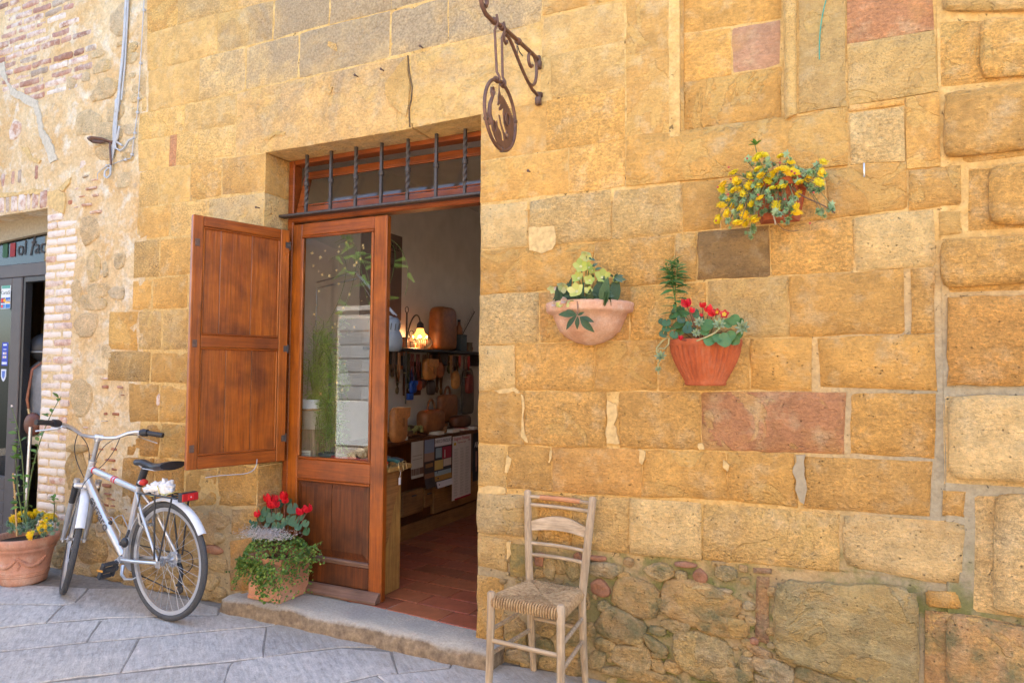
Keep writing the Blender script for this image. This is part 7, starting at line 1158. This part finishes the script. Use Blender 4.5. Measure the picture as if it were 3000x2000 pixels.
# ---------------------------------------------------------------- leaves and flowers
def leaf_mesh(name,L=1.,w=.36,fold=.10,curl=.18,n=5,round_=False,mat='leaf',notch=0.,tip=1.):
    vs=[];fs=[]
    for i in range(n+1):
        t=i/n; ww=w*(math.sin(PI*min(1,t*.93+.05))**(.75 if round_ else 1.05)); 
        z=-curl*t*t; x=t*L-(notch*(1-t) if False else 0)
        vs+=[(x,-ww,z+fold*ww),(x,0,z),(x,ww,z+fold*ww)]
    for i in range(n):
        a=i*3; fs+=[(a,a+1,a+4,a+3),(a+1,a+2,a+5,a+4)]
    return MB().add(vs,fs,True).mesh(name,mat)
def round_leaf(name,n=12,cup=.12,wav=.06,notch=True,mat='leaf'):
    vs=[(0,0,0)];
    for ring,r in ((0,.5),(1,1.)):
        for i in range(n+1):
            a=R(9)+ (2*PI-R(18))*i/n if notch else 2*PI*i/n
            rr=r*(1+ (.05*math.cos(a*9) if ring else 0)); vs.append((rr*math.cos(a),rr*math.sin(a),cup*r*r+wav*math.sin(a*3)*r*r))
    fs=[(0,1+i,2+i) for i in range(n)]; o=n+2
    fs+=[(1+i,o+i,o+i+1,2+i) for i in range(n)]
    return MB().add(vs,fs,True).mesh(name,mat)
def aim(p,d,roll=0.,s=1.,up=(0,0,1)):
    d=Vector(d).normalized(); u=Vector(up); u=(u-d*u.dot(d)); u=u.normalized() if u.length>1e-4 else d.orthogonal().normalized(); y=u.cross(d)
    m=Matrix((d,y,u)).transposed().to_4x4(); m=m@Matrix.Rotation(roll,4,'X')@Matrix.Scale(s,4); m.translation=Vector(p); return m
LF=leaf_mesh('leaf',w=.19,fold=.35); LF_W=leaf_mesh('broad_leaf',w=.30,fold=.25); LF_N=leaf_mesh('narrow_leaf',w=.13,fold=.3,curl=.25); PET=leaf_mesh('petal',w=.40,fold=.25,curl=-.25,round_=True,mat='petal'); RL=round_leaf('round_leaf'); RL2=round_leaf('scalloped_leaf',cup=.05,wav=.16,notch=False); SUC=leaf_mesh('fleshy_leaf',w=.20,fold=.5,curl=-.3); CYP=leaf_mesh('swept_petal',w=.36,fold=.3,curl=.35,round_=True,mat='petal')
rs=random.Random(77)
def vary(c,a=.2): k=rs.uniform(1-a,1+a); return (c[0]*k*rs.uniform(.9,1.1),c[1]*k,c[2]*k*rs.uniform(.8,1.2))
# --- half round terracotta pot with hellebore
def wallpot(name,label,x,z,prof,mat,wob=None,n=30,back=True):
    t=thing(name,label,'wall pot',(x,-.006,z)); m=MB().lathe(prof,n,(0,0,0),PI,2*PI,wob=wob); ins=[(max(r-.014,.001),zz) for r,zz in prof if zz>prof[0][1]+.03][::-1]; m.lathe([(prof[-1][0],prof[-1][1])]+ins,n,(0,0,0),PI,2*PI)
    ol=[(-r,zz) for r,zz in prof]+[(r,zz) for r,zz in prof[::-1]]; m.prism(ol,-.006,.002); m.build('bowl',mat,t); return t
h1=1.583
p1=wallpot('wall_planter','pale half round terracotta planter with rolled rim holding the hellebore','%s'=='' or -1.101,h1,[(.02,0),(.07,.012),(.115,.035),(.142,.060),(.152,.064),(.172,.11),(.190,.152),(.214,.158),(.221,.170),(.219,.182),(.223,.192),(.221,.205),(.208,.210)],'terra_pale')
MB().lathe([(.001,.185),(.205,.190)],20,(0,0,0),PI,2*PI).build('soil','soil',p1)
hel=thing('hellebore_plant','pale green hellebore flowers with dark leaves in the half round planter','plant',(-1.10,-.10,1.77)); HO=Vector((-1.10,-.10,1.77))
def petals(par,c,d,r,n,me,col,open_=.5,roll0=0.,name='petal',inner=None):
    d=Vector(d).normalized(); a=d.orthogonal().normalized(); b2=d.cross(a)
    for i in range(n):
        th=roll0+i*2*PI/n+rs.uniform(-.1,.1); o=(a*math.cos(th)+b2*math.sin(th)); place(me,name,par,aim(c,o*open_+d*(1-open_),0,r*rs.uniform(.9,1.08),up=d),vary(col,.1))
def flower(t,c,d,r,n,me,col,open_=.6,eye=None,name='flower',roll0=0.):
    """flower head: a child mesh holding its eye, with the petals below it"""
    h=MB().sphere((0,0,0),r*.2,8,6).build(name,'petal',t,None,eye or col); h.location=c; petals(h,Vector((0,0,0)),d,r,n,me,col,open_,roll0); return h
for x,y,z,r,k in HELLEBORE_FLOWERS:
    c=Vector((x,y,z))-HO; d={'f':(.15,-1,.25),'y':(.1,-1,.35),'s':(.1,-.35,.9),'p':(-.3,-.8,-.2)}[k]; col={'f':(.46,.52,.12),'y':(.60,.60,.17),'s':(.58,.64,.30),'p':(.66,.50,.42)}[k]
    if k=='s': d=(rs.uniform(-.3,.3),-.5,-.35)
    flower(hel,c,Vector(d)+Vector((rs.uniform(-.3,.3),0,rs.uniform(-.2,.2))),r*1.25,5,PET,col,.72 if k!='p' else .5,(.62,.62,.35),roll0=rs.uniform(0,2))
    b=Vector((c.x*.25,0,.0)); MB().tube(bez(b,Vector((c.x*.6,c.y*.4,c.z*.7)),c,n=6),.0032,5,cap=False).build('stem','leaf',hel,None,(.20,.26,.07))
for x,y,z,X,Y,Z in HELLEBORE_LEAVES:
    a=Vector((x,y,z))-HO; e=Vector((X,Y,Z))-HO; d=e-a; place(LF,'leaf',hel,aim(a,d,rs.uniform(-.3,.3),d.length,up=(0,-1,.25)),vary((.040,.085,.028) if z<1.76 or d.x<.03 else (.07,.14,.09),.25))
ll=Vector((HELLEBORE_LEAVES[0][0],HELLEBORE_LEAVES[0][1],HELLEBORE_LEAVES[0][2]))-HO; MB().tube(bez((.0,-.05,.0),(-.0,-.14,.05),ll+Vector((.01,0,.05)),ll,n=8),.0035,5).build('stem','leaf',hel,None,(.28,.16,.10))
for k in range(22): 
    a=Vector((rs.uniform(-.17,.17),rs.uniform(-.08,0),-.02)); e=a+Vector((rs.uniform(-.04,.04),rs.uniform(-.06,.0),rs.uniform(.06,.16))); place(LF,'leaf',hel,aim(a,e-a,rs.uniform(-.6,.6),(e-a).length,up=(0,-1,.2)),vary((.04,.085,.03),.3))
# --- ribbed red pot
rib=lambda a,z:1+ (.035*math.cos(a*34)*min(1,max(0,(.185-z)/.03))*min(1,(z-.012)/.04) if .012<z<.19 else 0)
p2=wallpot('wall_planter','red brown ribbed terracotta planter with mixed red flowers','%s'=='' or -.541,1.392,[(.086,0),(.094,.006),(.092,.016),(.098,.03),(.118,.07),(.137,.11),(.151,.15),(.160,.18),(.164,.184),(.165,.205),(.163,.211),(.152,.212)],'terra_red',rib,136)
MB().lathe([(.001,.190),(.152,.195)],20,(0,0,0),PI,2*PI).build('soil','soil',p2)
PO=Vector((-.54,-.08,1.59))
cyc=thing('red_cyclamen','small red cyclamen with rounded dark leaves in the ribbed planter','plant',PO)
def cyclamen(t,O,F,Lv,base,n=5):
    for x,y,z,r in F:
        c=Vector((x,y,z))-O; h=MB().sphere((0,0,0),r*.13,8,6,(1,1,1.3)).build('flower','petal',t,None,(.35,.015,.04)); h.location=c-Vector((0,0,r*.3)); col=rs.choice([(.68,.012,.02),(.62,.010,.03),(.72,.02,.035)])
        for i in range(n):
            th=i*2*PI/n+rs.uniform(-.25,.25); o=Vector((math.cos(th)*rs.uniform(.5,1.),math.sin(th)*rs.uniform(.3,.8)-.15,rs.uniform(.5,1.))); place(CYP,'petal',h,aim((0,0,0),o,rs.uniform(-.5,.5),r*rs.uniform(1.4,1.8),up=(math.cos(th),math.sin(th),.2)),vary(col,.12))
        b=Vector((base[0]+c.x*.2,base[1],base[2])); MB().tube(bez(b,Vector(((b.x+c.x)/2,c.y,c.z*.6)),c-Vector((0,0,r*.3)),n=6),.0024,5,cap=False).build('stem','leaf',t,None,(.20,.07,.04))
    for x,y,z,r in Lv:
        c=Vector((x,y,z))-O; nrm_=Vector((rs.uniform(-.1,.6)+c.x*.8,-.8,rs.uniform(.25,.8))).normalized(); place(RL,'leaf',t,aim(c,nrm_.cross(Vector((1,0,rs.uniform(-.3,.3)))),0,r*.95,up=nrm_),vary((.06,.135,.06),.3)); MB().tube([Vector(base),(c+Vector(base))/2+Vector((0,0,.01)),c],.0016,4,cap=False).build('stem','leaf',t,None,(.16,.08,.05))
cyclamen(cyc,PO,CYCLAMEN_WALL,ROUND_LEAVES_WALL,(0,0,-.02))
pri=thing('primrose_plant','red primrose with yellow eyes and bright green leaves in the ribbed planter','plant',PO)
for x,y,z,r in PRIMROSE:
    c=Vector((x,y,z))-PO; h=flower(pri,c,(.05,-1,.25),r*.95,5,PET,(.55,.03,.03) if r>.03 or x>-.5 else (.60,.2,.02),.85,(.75,.5,.02)); h2=flower(pri,c+Vector((0,-.006,0)),(.05,-1,.25),r*.5,5,PET,(.78,.52,.03),.9,(.7,.55,.05)); MB().tube([c,(0.02,0,-.02)],.002,4).build('stem','leaf',pri,None,(.12,.2,.05))
for x,y,z,r in PRIMROSE_LEAVES:
    c=Vector((x,y,z))-PO; nrm_=Vector((rs.uniform(-.3,.3),-.9,rs.uniform(.2,.8))).normalized(); place(RL2,'leaf',pri,aim(c,nrm_.cross(Vector((rs.uniform(-1,1),0,1))),0,r*.98,up=nrm_),vary((.085,.19,.05),.2))
suc=thing('grey_green_succulent','pale grey green succulent rosettes trailing over the ribbed planter','plant',PO)
for x,y,z,r in ROSETTES:
    c=Vector((x,y,z))-PO; d=Vector((rs.uniform(-.3,.3),-1,rs.uniform(.1,.6))).normalized(); a=d.orthogonal().normalized(); b2=d.cross(a)
    for ring,(n_,op,f) in enumerate(((8,.85,1.),(6,.62,.8),(4,.35,.55))):
        for i in range(n_):
            th=i*2*PI/n_+ring*.4; o=a*math.cos(th)+b2*math.sin(th); place(SUC,'leaf',suc,aim(c,o*op+d*(1-op),0,r*1.0*f,up=d),vary((.30,.38,.22),.15))
for q in ROSETTE_STEMS: MB().tube([Vector(p)-PO for p in q],.0045,6).build('stem','leaf',suc,None,(.42,.38,.18))
spu=thing('upright_spurge','tall upright plant with narrow green leaves behind the red flowers','plant',PO)
for qi,q in enumerate(SPURGE_STEMS):
    pts=bez(*[Vector(p)-PO for p in q],n=18); MB().tube(pts,.0035,6).build('stem','leaf',spu,None,(.13,.22,.05))
    for i in range(2 if qi else 1,19):
        for s_ in (0,1):
            if i<9 and qi==0 and rs.random()<.25: continue
            th=i*2.0+s_*PI+rs.uniform(-.4,.4); d=Vector((math.cos(th),-abs(math.sin(th))*.6,rs.uniform(-.15,.45)+(.5 if i>15 else 0))); place(LF_N,'leaf',spu,aim(pts[i],d,rs.uniform(-.5,.5),rs.uniform(.035,.075)*(.6 if i>16 else 1)*(1.15 if i<7 else 1),up=(0,-.5,1)),vary((.085,.20,.05),.3))
for x,z,X,Z in ((-.60,1.68,-.70,1.655),(-.60,1.66,-.695,1.60),(-.59,1.72,-.67,1.715)): place(LF_W,'leaf',spu,aim(Vector((x,-.09,z))-PO,(X-x,-.02,Z-z),.2,.095,up=(0,-.8,.6)),vary((.09,.2,.06),.2))
# --- box planter with sedum
p3=thing('wall_planter','dark red flat sided terracotta planter nearly hidden by yellow sedum','wall pot',(-.215,-.006,2.122))
mb=MB(); lv_=[(-.078,.082,-.088,0),(-.112,.098,-.120,.135),(-.130,.117,-.138,.137),(-.130,.117,-.138,.17)]
rows=[[(x0,0,z),(x0+.02,y,z),(x1-.02,y,z),(x1,0,z)] for x0,x1,y,z in lv_]; rows=[[tuple(v) for v in r] for r in rows]; mb.grid(rows,False); mb.add(rows[0],[(0,1,2,3)]); mb.add([(a*.9,b_*.9,.155) for a,b_,_ in rows[-1]],[(0,1,2,3)]); mb.add([rows[0][0],rows[0][3],rows[-1][3],rows[-1][0]],[(0,1,2,3)]); mb.build('box','terra_red',p3)
SO=Vector((-.22,-.10,2.28)); sed=thing('yellow_sedum','straggling yellow flowering sedum hanging from the flat sided planter','plant',SO)
def yellow_head(name='flower_head'):
    m=MB().sphere((0,0,.0),.62,10,6,(1,1,.35),ns=.35,seed=2); r2=random.Random(9)
    for k in range(110):
        a=r2.uniform(0,2*PI); rr=math.sqrt(r2.random())*.95; c=Vector((rr*math.cos(a)*(1+.25*math.sin(a*3)),rr*math.sin(a),.30*(1-rr*rr)+r2.uniform(-.12,.22)))
        for q in range(4):
            t_=q*2*PI/5+a; o=Vector((math.cos(t_),math.sin(t_),.45+r2.uniform(-.5,.7)))*.22; s2=o.cross(Vector((0,0,1))).normalized()*.045; m.add([c-s2*.5,c+s2*.5,c+o*.7+s2,c+o*.7-s2,c+o],[(0,1,2,3),(3,2,4)])
    return m.mesh(name,'petal')
YH=yellow_head()
def sed_rosette(name='sedum_rosette'):
    m=MB(); r2=random.Random(4)
    for k in range(22):
        a=k*2.4; f=k/22; d=Vector((math.cos(a)*(1-f*.75),math.sin(a)*(1-f*.75),.15+f*.9)).normalized(); L=1-.45*f; s2=d.cross(Vector((0,0,1))); s2=s2.normalized()*.20*L if s2.length>1e-3 else Vector((.1,0,0)); u2=s2.cross(d).normalized()
        b0=Vector((0,0,f*.5-.3)); m.add([b0-s2*.4,b0+s2*.4,b0+d*L*.6-s2+u2*.06,b0+d*L*.6+s2+u2*.06,b0+d*L],[(0,1,3,2),(2,3,4)])
    return m.mesh(name,'leaf')
SR=sed_rosette()
for x,y,z in SEDUM_FLOWERS:
    c=Vector((x,y,z))-SO; d=Vector((c.x*.8,-.55,1.)); place(YH,'flower_head',sed,aim(c,d.orthogonal(),rs.uniform(0,6),rs.uniform(.017,.025),up=d),vary((.86,.66,.015),.08))
    b=Vector((max(-.12,min(.10,c.x*.45)),.02,-.01)); MB().tube(bez(b,Vector((c.x*.6,c.y*.7,max(c.z*.4,.02))),c,n=6),.0022,4,cap=False).build('stem','leaf',sed,None,(.22,.20,.09))
mb=MB()
for x,y,z in SEDUM_LEAVES:
    for q in range(4):
        c=Vector((x+rs.uniform(-.016,.016),y+rs.uniform(-.02,.03),z+rs.uniform(-.016,.016)))-SO; d=Vector((c.x*1.2+rs.uniform(-.4,.4),-.8,rs.uniform(.1,1.)))
        place(SR,'leaf_rosette',sed,aim(c,d.orthogonal(),rs.uniform(0,6),rs.uniform(.014,.023),up=d),vary((.27,.40,.19),.22))
    b=Vector((max(-.12,min(.10,(x-SO.x)*.45)),.02,-.01)); c=Vector((x,y,z))-SO; MB().tube(bez(b,Vector((c.x*.6,c.y*.7,max(c.z*.4,.02))),c,n=6),.0018,4,cap=False).build('stem','leaf',sed,None,rs.choice([(.20,.15,.09),(.22,.24,.10)]))
for k in range(18):
    c=Vector((rs.uniform(-.28,.16),rs.uniform(-.12,-.04),rs.uniform(-.22,.1))); MB().sphere(tuple(c),.005,6,5).build('bud','petal',sed,None,(.55,.12,.08))
MB().tube(bez((.05,-.04,-.02),(.10,-.05,-.10),(.17,-.03,-.10),(.23,-.02,-.16),n=10),.003,5).build('stem','bark',sed); MB().tube(bez((-.02,-.06,-.1),(-.01,-.07,-.2),(.03,-.05,-.24),(.09,-.02,-.22),n=10),.0018,4).build('stem','bark',sed); MB().tube(bez((-.01,-.07,-.1),(-.012,-.08,-.16),(.0,-.08,-.18),(.0,-.08,-.2),n=6),.0035,5).build('stem','wood_pale',sed)
tw=thing('seedling_twig','thin green seedling rising above the yellow sedum','plant',(-.30,-.09,2.42)); MB().tube([(0,0,-.08),(.0,0,0),(-.01,0,.05)],.002,5).build('stem','leaf',tw,None,(.12,.16,.05))
for d in ((-.5,-.2,.6),(.6,-.2,.6),(-.2,-.3,.8),(.4,.2,.5),(-.6,0,.2)): place(LF_W,'leaf',tw,aim((-.005,0,.04),d,0,.032),vary((.13,.28,.04),.2))
# --- square pot by the door
sp=thing('square_flower_pot','square terracotta pot at the doorstep overflowing with green creeper and red cyclamen','pot',(-3.155,.048,.0415),R(1.5))
mb=MB(); n4=lambda h,z:[(-h,-h,z),(h,-h,z),(h,h,z),(-h,h,z),(-h,-h,z)]
mb.grid([n4(.118,0),n4(.128,.004),n4(.129,.022),n4(.124,.03),n4(.130,.22),n4(.139,.235),n4(.141,.262),n4(.136,.266),n4(.124,.262),n4(.118,.20)],False); mb.add(n4(.118,0)[:4],[(3,2,1,0)]); mb.build('body','terra_square',sp); MB().box(-.12,.12,-.12,.12,.2,.215).build('soil','soil',sp)
QO=Vector((-3.15,.03,.30)); cy2=thing('red_cyclamen','large red cyclamen above the creeper in the square pot at the door','plant',QO); cyclamen(cy2,QO,CYCLAMEN_POT,ROUND_LEAVES_POT,(0,.03,-.04),5)
cr_=thing('wire_vine','dense small leaved green creeper spilling over the square pot','plant',QO); mb=MB(); m2=MB(); r2=random.Random(12)
def tiny(c,s,mb_):
    d=Vector((r2.uniform(-1,1),r2.uniform(-1,.3),r2.uniform(-.4,1))).normalized(); a=d.orthogonal().normalized(); b2=d.cross(a); mb_.add([c+a*s*math.cos(q*PI/3)+b2*s*.85*math.sin(q*PI/3)+d*s*.15*(q%2) for q in range(6)],[(0,1,2,3),(0,3,4,5)])
SEG=[]
for k in range(2900):
    u=r2.random(); th=r2.uniform(0,2*PI); 
    if u<.55:
        ph=math.acos(r2.uniform(-.1,1)); c=Vector((math.sin(ph)*math.cos(th)*.20,math.sin(ph)*math.sin(th)*.19-.01,math.cos(ph)*.12+.0))
    elif u<.88: c=Vector((.02+abs(r2.gauss(0,.085)),-.155-r2.uniform(0,.05),-.02-abs(r2.gauss(0,.11)))) if r2.random()<.55 else Vector((.15+r2.uniform(0,.05),r2.uniform(-.15,.12),.02-abs(r2.gauss(0,.11))))
    else: c=Vector((r2.uniform(-.17,.0),-.15-r2.uniform(0,.03),.0-abs(r2.gauss(0,.045))))
    if c.z<-.24: continue
    tiny(c,r2.uniform(.0055,.0095),mb if r2.random()<.68 else m2)
for k in range(34):
    side=r2.random(); p=Vector((r2.uniform(-.17,.19),-.15,r2.uniform(-.06,.02))) if side<.7 else Vector((.19,r2.uniform(-.1,.1),.05)); L=r2.uniform(.05,.17); d=Vector((r2.uniform(-.5,.7),-.25,-1)) if side<.7 else Vector((1,-.2,r2.uniform(-.6,.7))); q=[p]
    for i in range(9): d=(d+Vector((r2.uniform(-.5,.5),r2.uniform(-.1,.1),r2.uniform(-.3,.2)))*.6).normalized(); q.append(q[-1]+d*L/9)
    q=[v for v in q if v.z>-.245]
    if len(q)<3: continue
    SEG.append(q)
    for v in q[2:]:
        for _ in range(2): tiny(v+Vector((r2.uniform(-.008,.008),r2.uniform(-.008,.004),r2.uniform(-.008,.008))),r2.uniform(.0055,.0085),mb if r2.random()<.6 else m2)
f=mb.build('foliage','leaf',cr_,None,(.085,.17,.025)); f['kind']='stuff'; f=m2.build('foliage','leaf',cr_,None,(.20,.30,.045)); f['kind']='stuff'
sm=MB(); [sm.tube(q,.0011,4,cap=False) for q in SEG]; sm.build('stems','bark',cr_)
gt=thing('dry_grey_tuft','tuft of dry silver grey stems between cyclamen and creeper','plant',QO+Vector((-.02,-.05,.09))); mb=MB()
for k in range(1300):
    c=Vector((r2.gauss(.01,.085),r2.gauss(-.05,.04),.035+r2.uniform(0,.055)*(1-min(1,abs(r2.gauss(0,.5)))))); d=Vector((r2.uniform(-1,1),r2.uniform(-1,1),r2.uniform(-.2,1))).normalized()*r2.uniform(.010,.022); s2=d.cross(Vector((.3,1,.2))).normalized()*.0012; e=c+d; g=e+Vector((r2.uniform(-1,1),r2.uniform(-1,1),r2.uniform(-.5,1))).normalized()*.012; mb.add([c-s2,c+s2,e+s2,e-s2,g],[(0,1,2,3),(3,2,4)])
mb.build('stems','matt',gt,None,(.46,.42,.40))['kind']='stuff'
# --- round pot at the left edge
rp=thing('round_flower_pot','large round terracotta pot with garland relief in the lower left corner','pot',(-5.179,-.304,GZ)); rw_=lambda a,z:1+.004*mnoise.noise(Vector((math.cos(a)*2,math.sin(a)*2,z*8)))
mb=MB().lathe([(0,0),(.130,0),(.140,.012),(.146,.05),(.147,.058),(.151,.06),(.151,.066),(.149,.068),(.153,.07),(.153,.078),(.150,.08),(.155,.083),(.155,.092),(.152,.094),(.172,.20),(.179,.232),(.188,.236),(.188,.25),(.186,.254),(.198,.262),(.207,.285),(.208,.312),(.203,.322),(.190,.324),(.183,.315),(.178,.24)],48,wob=rw_); mb.build('body','terra_pot',rp); MB().lathe([(.0,.285),(.182,.28)],24).build('soil','soil',rp)
for s_ in (0,1):
    mb=MB()
    for k in range(15):
        a=R(-100)+s_*R(62)+R(52)*k/14; z=.185-.045*math.sin(PI*k/14); r0=.151+(z-.094)*.19; mb.sphere((r0*math.cos(a),r0*math.sin(a),z),.011+.006*math.sin(PI*k/14),8,6,ns=.3,seed=k)
    for k in range(7):
        a=R(-103)+s_*R(62); z=.195-.012*k; r0=.151+(z-.094)*.19; mb.sphere((r0*math.cos(a+.03*math.sin(k*2)),r0*math.sin(a+.03*math.sin(k*2)),z),.009,7,5,ns=.3,seed=k)
    mb.build('garland','terra_pot',rp)
RO=Vector((-5.179,-.304,.22)); s2_=thing('yellow_sedum','clumps of yellow sedum filling the large round pot at left','plant',RO)
for x,y,z in POT_SEDUM:
    for q in range(2):
        c=Vector((x+rs.uniform(-.012,.012),y+.06,z+rs.uniform(-.008,.008)))-RO; place(YH,'flower_head',s2_,aim(c,(1,0,0),rs.uniform(0,6),rs.uniform(.026,.036),up=(rs.uniform(-.3,.3),-.5,1)),vary((.86,.66,.015),.08))
    MB().tube([c,c*.6-Vector((0,0,.05))],.002,4,cap=False).build('stem','leaf',s2_,None,(.2,.24,.09))
for x,y,z in POT_LEAVES:
    for q in range(4):
        c=Vector((x+rs.uniform(-.025,.025),y+.06+rs.uniform(-.02,.02),z+rs.uniform(-.02,.02)))-RO; place(SR,'leaf_rosette',s2_,aim(c,(1,0,0),rs.uniform(0,6),rs.uniform(.020,.032),up=(rs.uniform(-.5,.5),-.5,1)),vary((.20,.32,.20),.2))
ro=thing('climbing_rose','sparse rose bush with long bending green canes in the round pot','plant',RO)
for qi,q in enumerate(ROSE_STEMS):
    pts=bez(*[Vector(p)-RO for p in q],n=24); MB().tube(pts,[.0055-.0035*i/24 for i in range(25)],6).build('stem','leaf',ro,None,(.12,.17,.05))
    for i in range(2,25):
        for s_ in (0,1):
            if rs.random()<(.35 if i<15 else .72): continue
            d=Vector((rs.uniform(-1,1),rs.uniform(-.8,.3),rs.uniform(-.2,.6))); p=pts[i]+d.normalized()*.012; place(LF_W,'leaf',ro,aim(p,d,rs.uniform(-.6,.6),rs.uniform(.03,.055),up=(0,-.4,1)),vary((.10,.20,.035),.35))
for x,z in ((-.02,.34),(.0,.40),(-.05,.47),(-.12,.95)): flower(ro,Vector((x,-.05,z)),(0,-1,.3),.014,5,PET,(.7,.66,.6),.6)
cn=thing('bamboo_cane','short tan bamboo cane stuck in the round pot','cane',(CANE[0][0],CANE[0][1]+.05,CANE[0][2]-.03)); CO=Vector((CANE[0][0],CANE[0][1]+.05,CANE[0][2]-.03)); MB().tube([Vector(p)+Vector((0,.05,0))-CO for p in CANE],[.0065,.0062,.006],8).build('cane','paint',cn,None,(.46,.28,.10))
for f in (.3,.62): c=(Vector(CANE[0]).lerp(Vector(CANE[2]),f)+Vector((0,.05,0))-CO); MB().tube([c-Vector((0,0,.004)),c+Vector((0,0,.004))],.0078,8).build('node','paint',cn,None,(.34,.20,.07))
sg=thing('green_sprig','single upright leafy sprig at the right rim of the round pot','plant',RO); q=[Vector(p)+Vector((0,.05,0))-RO for p in SPRIG]; MB().tube(q,.003,5).build('stem','leaf',sg,None,(.12,.13,.05))
for k in range(14):
    p=q[0].lerp(q[2],rs.choice((.5,.75,1,1,1))); d=Vector((rs.uniform(-1,1),rs.uniform(-.7,.4),rs.uniform(-.1,.7))); place(LF_W,'leaf',sg,aim(p,d,0,rs.uniform(.025,.045)),vary((.12,.26,.04),.25))
# ---------------------------------------------------------------- mannequin in the left shop
mq=thing('shop_mannequin','mannequin in a grey jacket in the left shop doorway, below a black helmet','mannequin',(-6.22,.42,-.05)); 
prof=[(.10,.95),(.20,.96),(.205,1.02),(.195,1.15),(.20,1.28),(.215,1.40),(.20,1.48),(.10,1.55),(.06,1.58)]
MB().lathe(prof,22).map(lambda v:Vector((v.x,v.y*.62,v.z))).build('jacket','matt',mq,None,(.26,.27,.29)); MB().lathe([(.0,.84),(.205,.84),(.213,.95),(.206,.958),(.1,.958)],22).map(lambda v:Vector((v.x,v.y*.62,v.z))).build('hem','matt',mq,None,(.62,.58,.48))
for s_ in (1,-1): MB().tube([(s_*.19,0,1.45),(s_*.25,-.02,1.25),(s_*.24,-.06,1.0)],[.06,.052,.045],10).build('sleeve','matt',mq,None,(.24,.25,.27))
MB().lathe([(.05,1.53),(.055,1.62)],14).build('neck','paint',mq,None,(.5,.45,.38)); MB().tube([(0,0,.1),(0,0,.85)],.016,10).lathe([(.0,0),(.15,0),(.15,.02),(.02,.05),(.02,.12)],20).build('stand','metal',mq,None,(.5,.5,.52))
hm=thing('black_helmet','glossy black open face helmet resting on the mannequin','helmet',(-6.22,.42,1.56)); MB().sphere((0,0,.06),.135,24,14,(1,1.1,1.)).build('shell','rubber',hm); hm.children[0].data.materials[0]=M['black_plastic']; MB().tube([(.137*math.cos(a),.15*math.sin(a),.02) for a in [k*2*PI/24 for k in range(24)]],.008,6,closed=True).build('trim','metal',hm,None,(.3,.3,.3)); MB().tube([(.11,-.03,.0),(.08,-.06,-.09),(.0,-.07,-.11)],.008,6,flat=.4).build('chin_strap','black_plastic',hm)
sb_=thing('shoulder_bag','brown leather shoulder bag hanging from the mannequin','bag',(-6.09,.24,.88)); MB().sphere((0,0,.09),.10,18,12,(1.05,.45,1.0)).build('pouch','leather',sb_,None,(.13,.038,.016)); MB().tube([(-.05,.0,.17),(-.06,-.02,.30),(-.075,.02,.55),(-.03,.16,.68)],.011,6,flat=.4).build('strap','leather',sb_,None,(.24,.075,.03)); MB().tube([(-.052,0,.18),(-.055,-.01,.22)],.012,8).build('buckle','metal',sb_,None,(.6,.5,.3))
up_=thing('chrome_pole','chrome pole with a coil spring foot standing in the left shop doorway','pole',(-5.93,.12,GZ)); MB().tube([(0,0,.32),(.02,0,1.02)],.014,10).build('tube','metal',up_,None,(.65,.66,.68)); MB().tube([(.019*math.cos(q*.8),.019*math.sin(q*.8),.12+q*.0022) for q in range(100)],.004,5).build('spring','metal',up_,None,(.35,.36,.38)); MB().lathe([(.03,0),(.03,.06),(.02,.12),(.014,.34)],12).build('foot','black_plastic',up_)
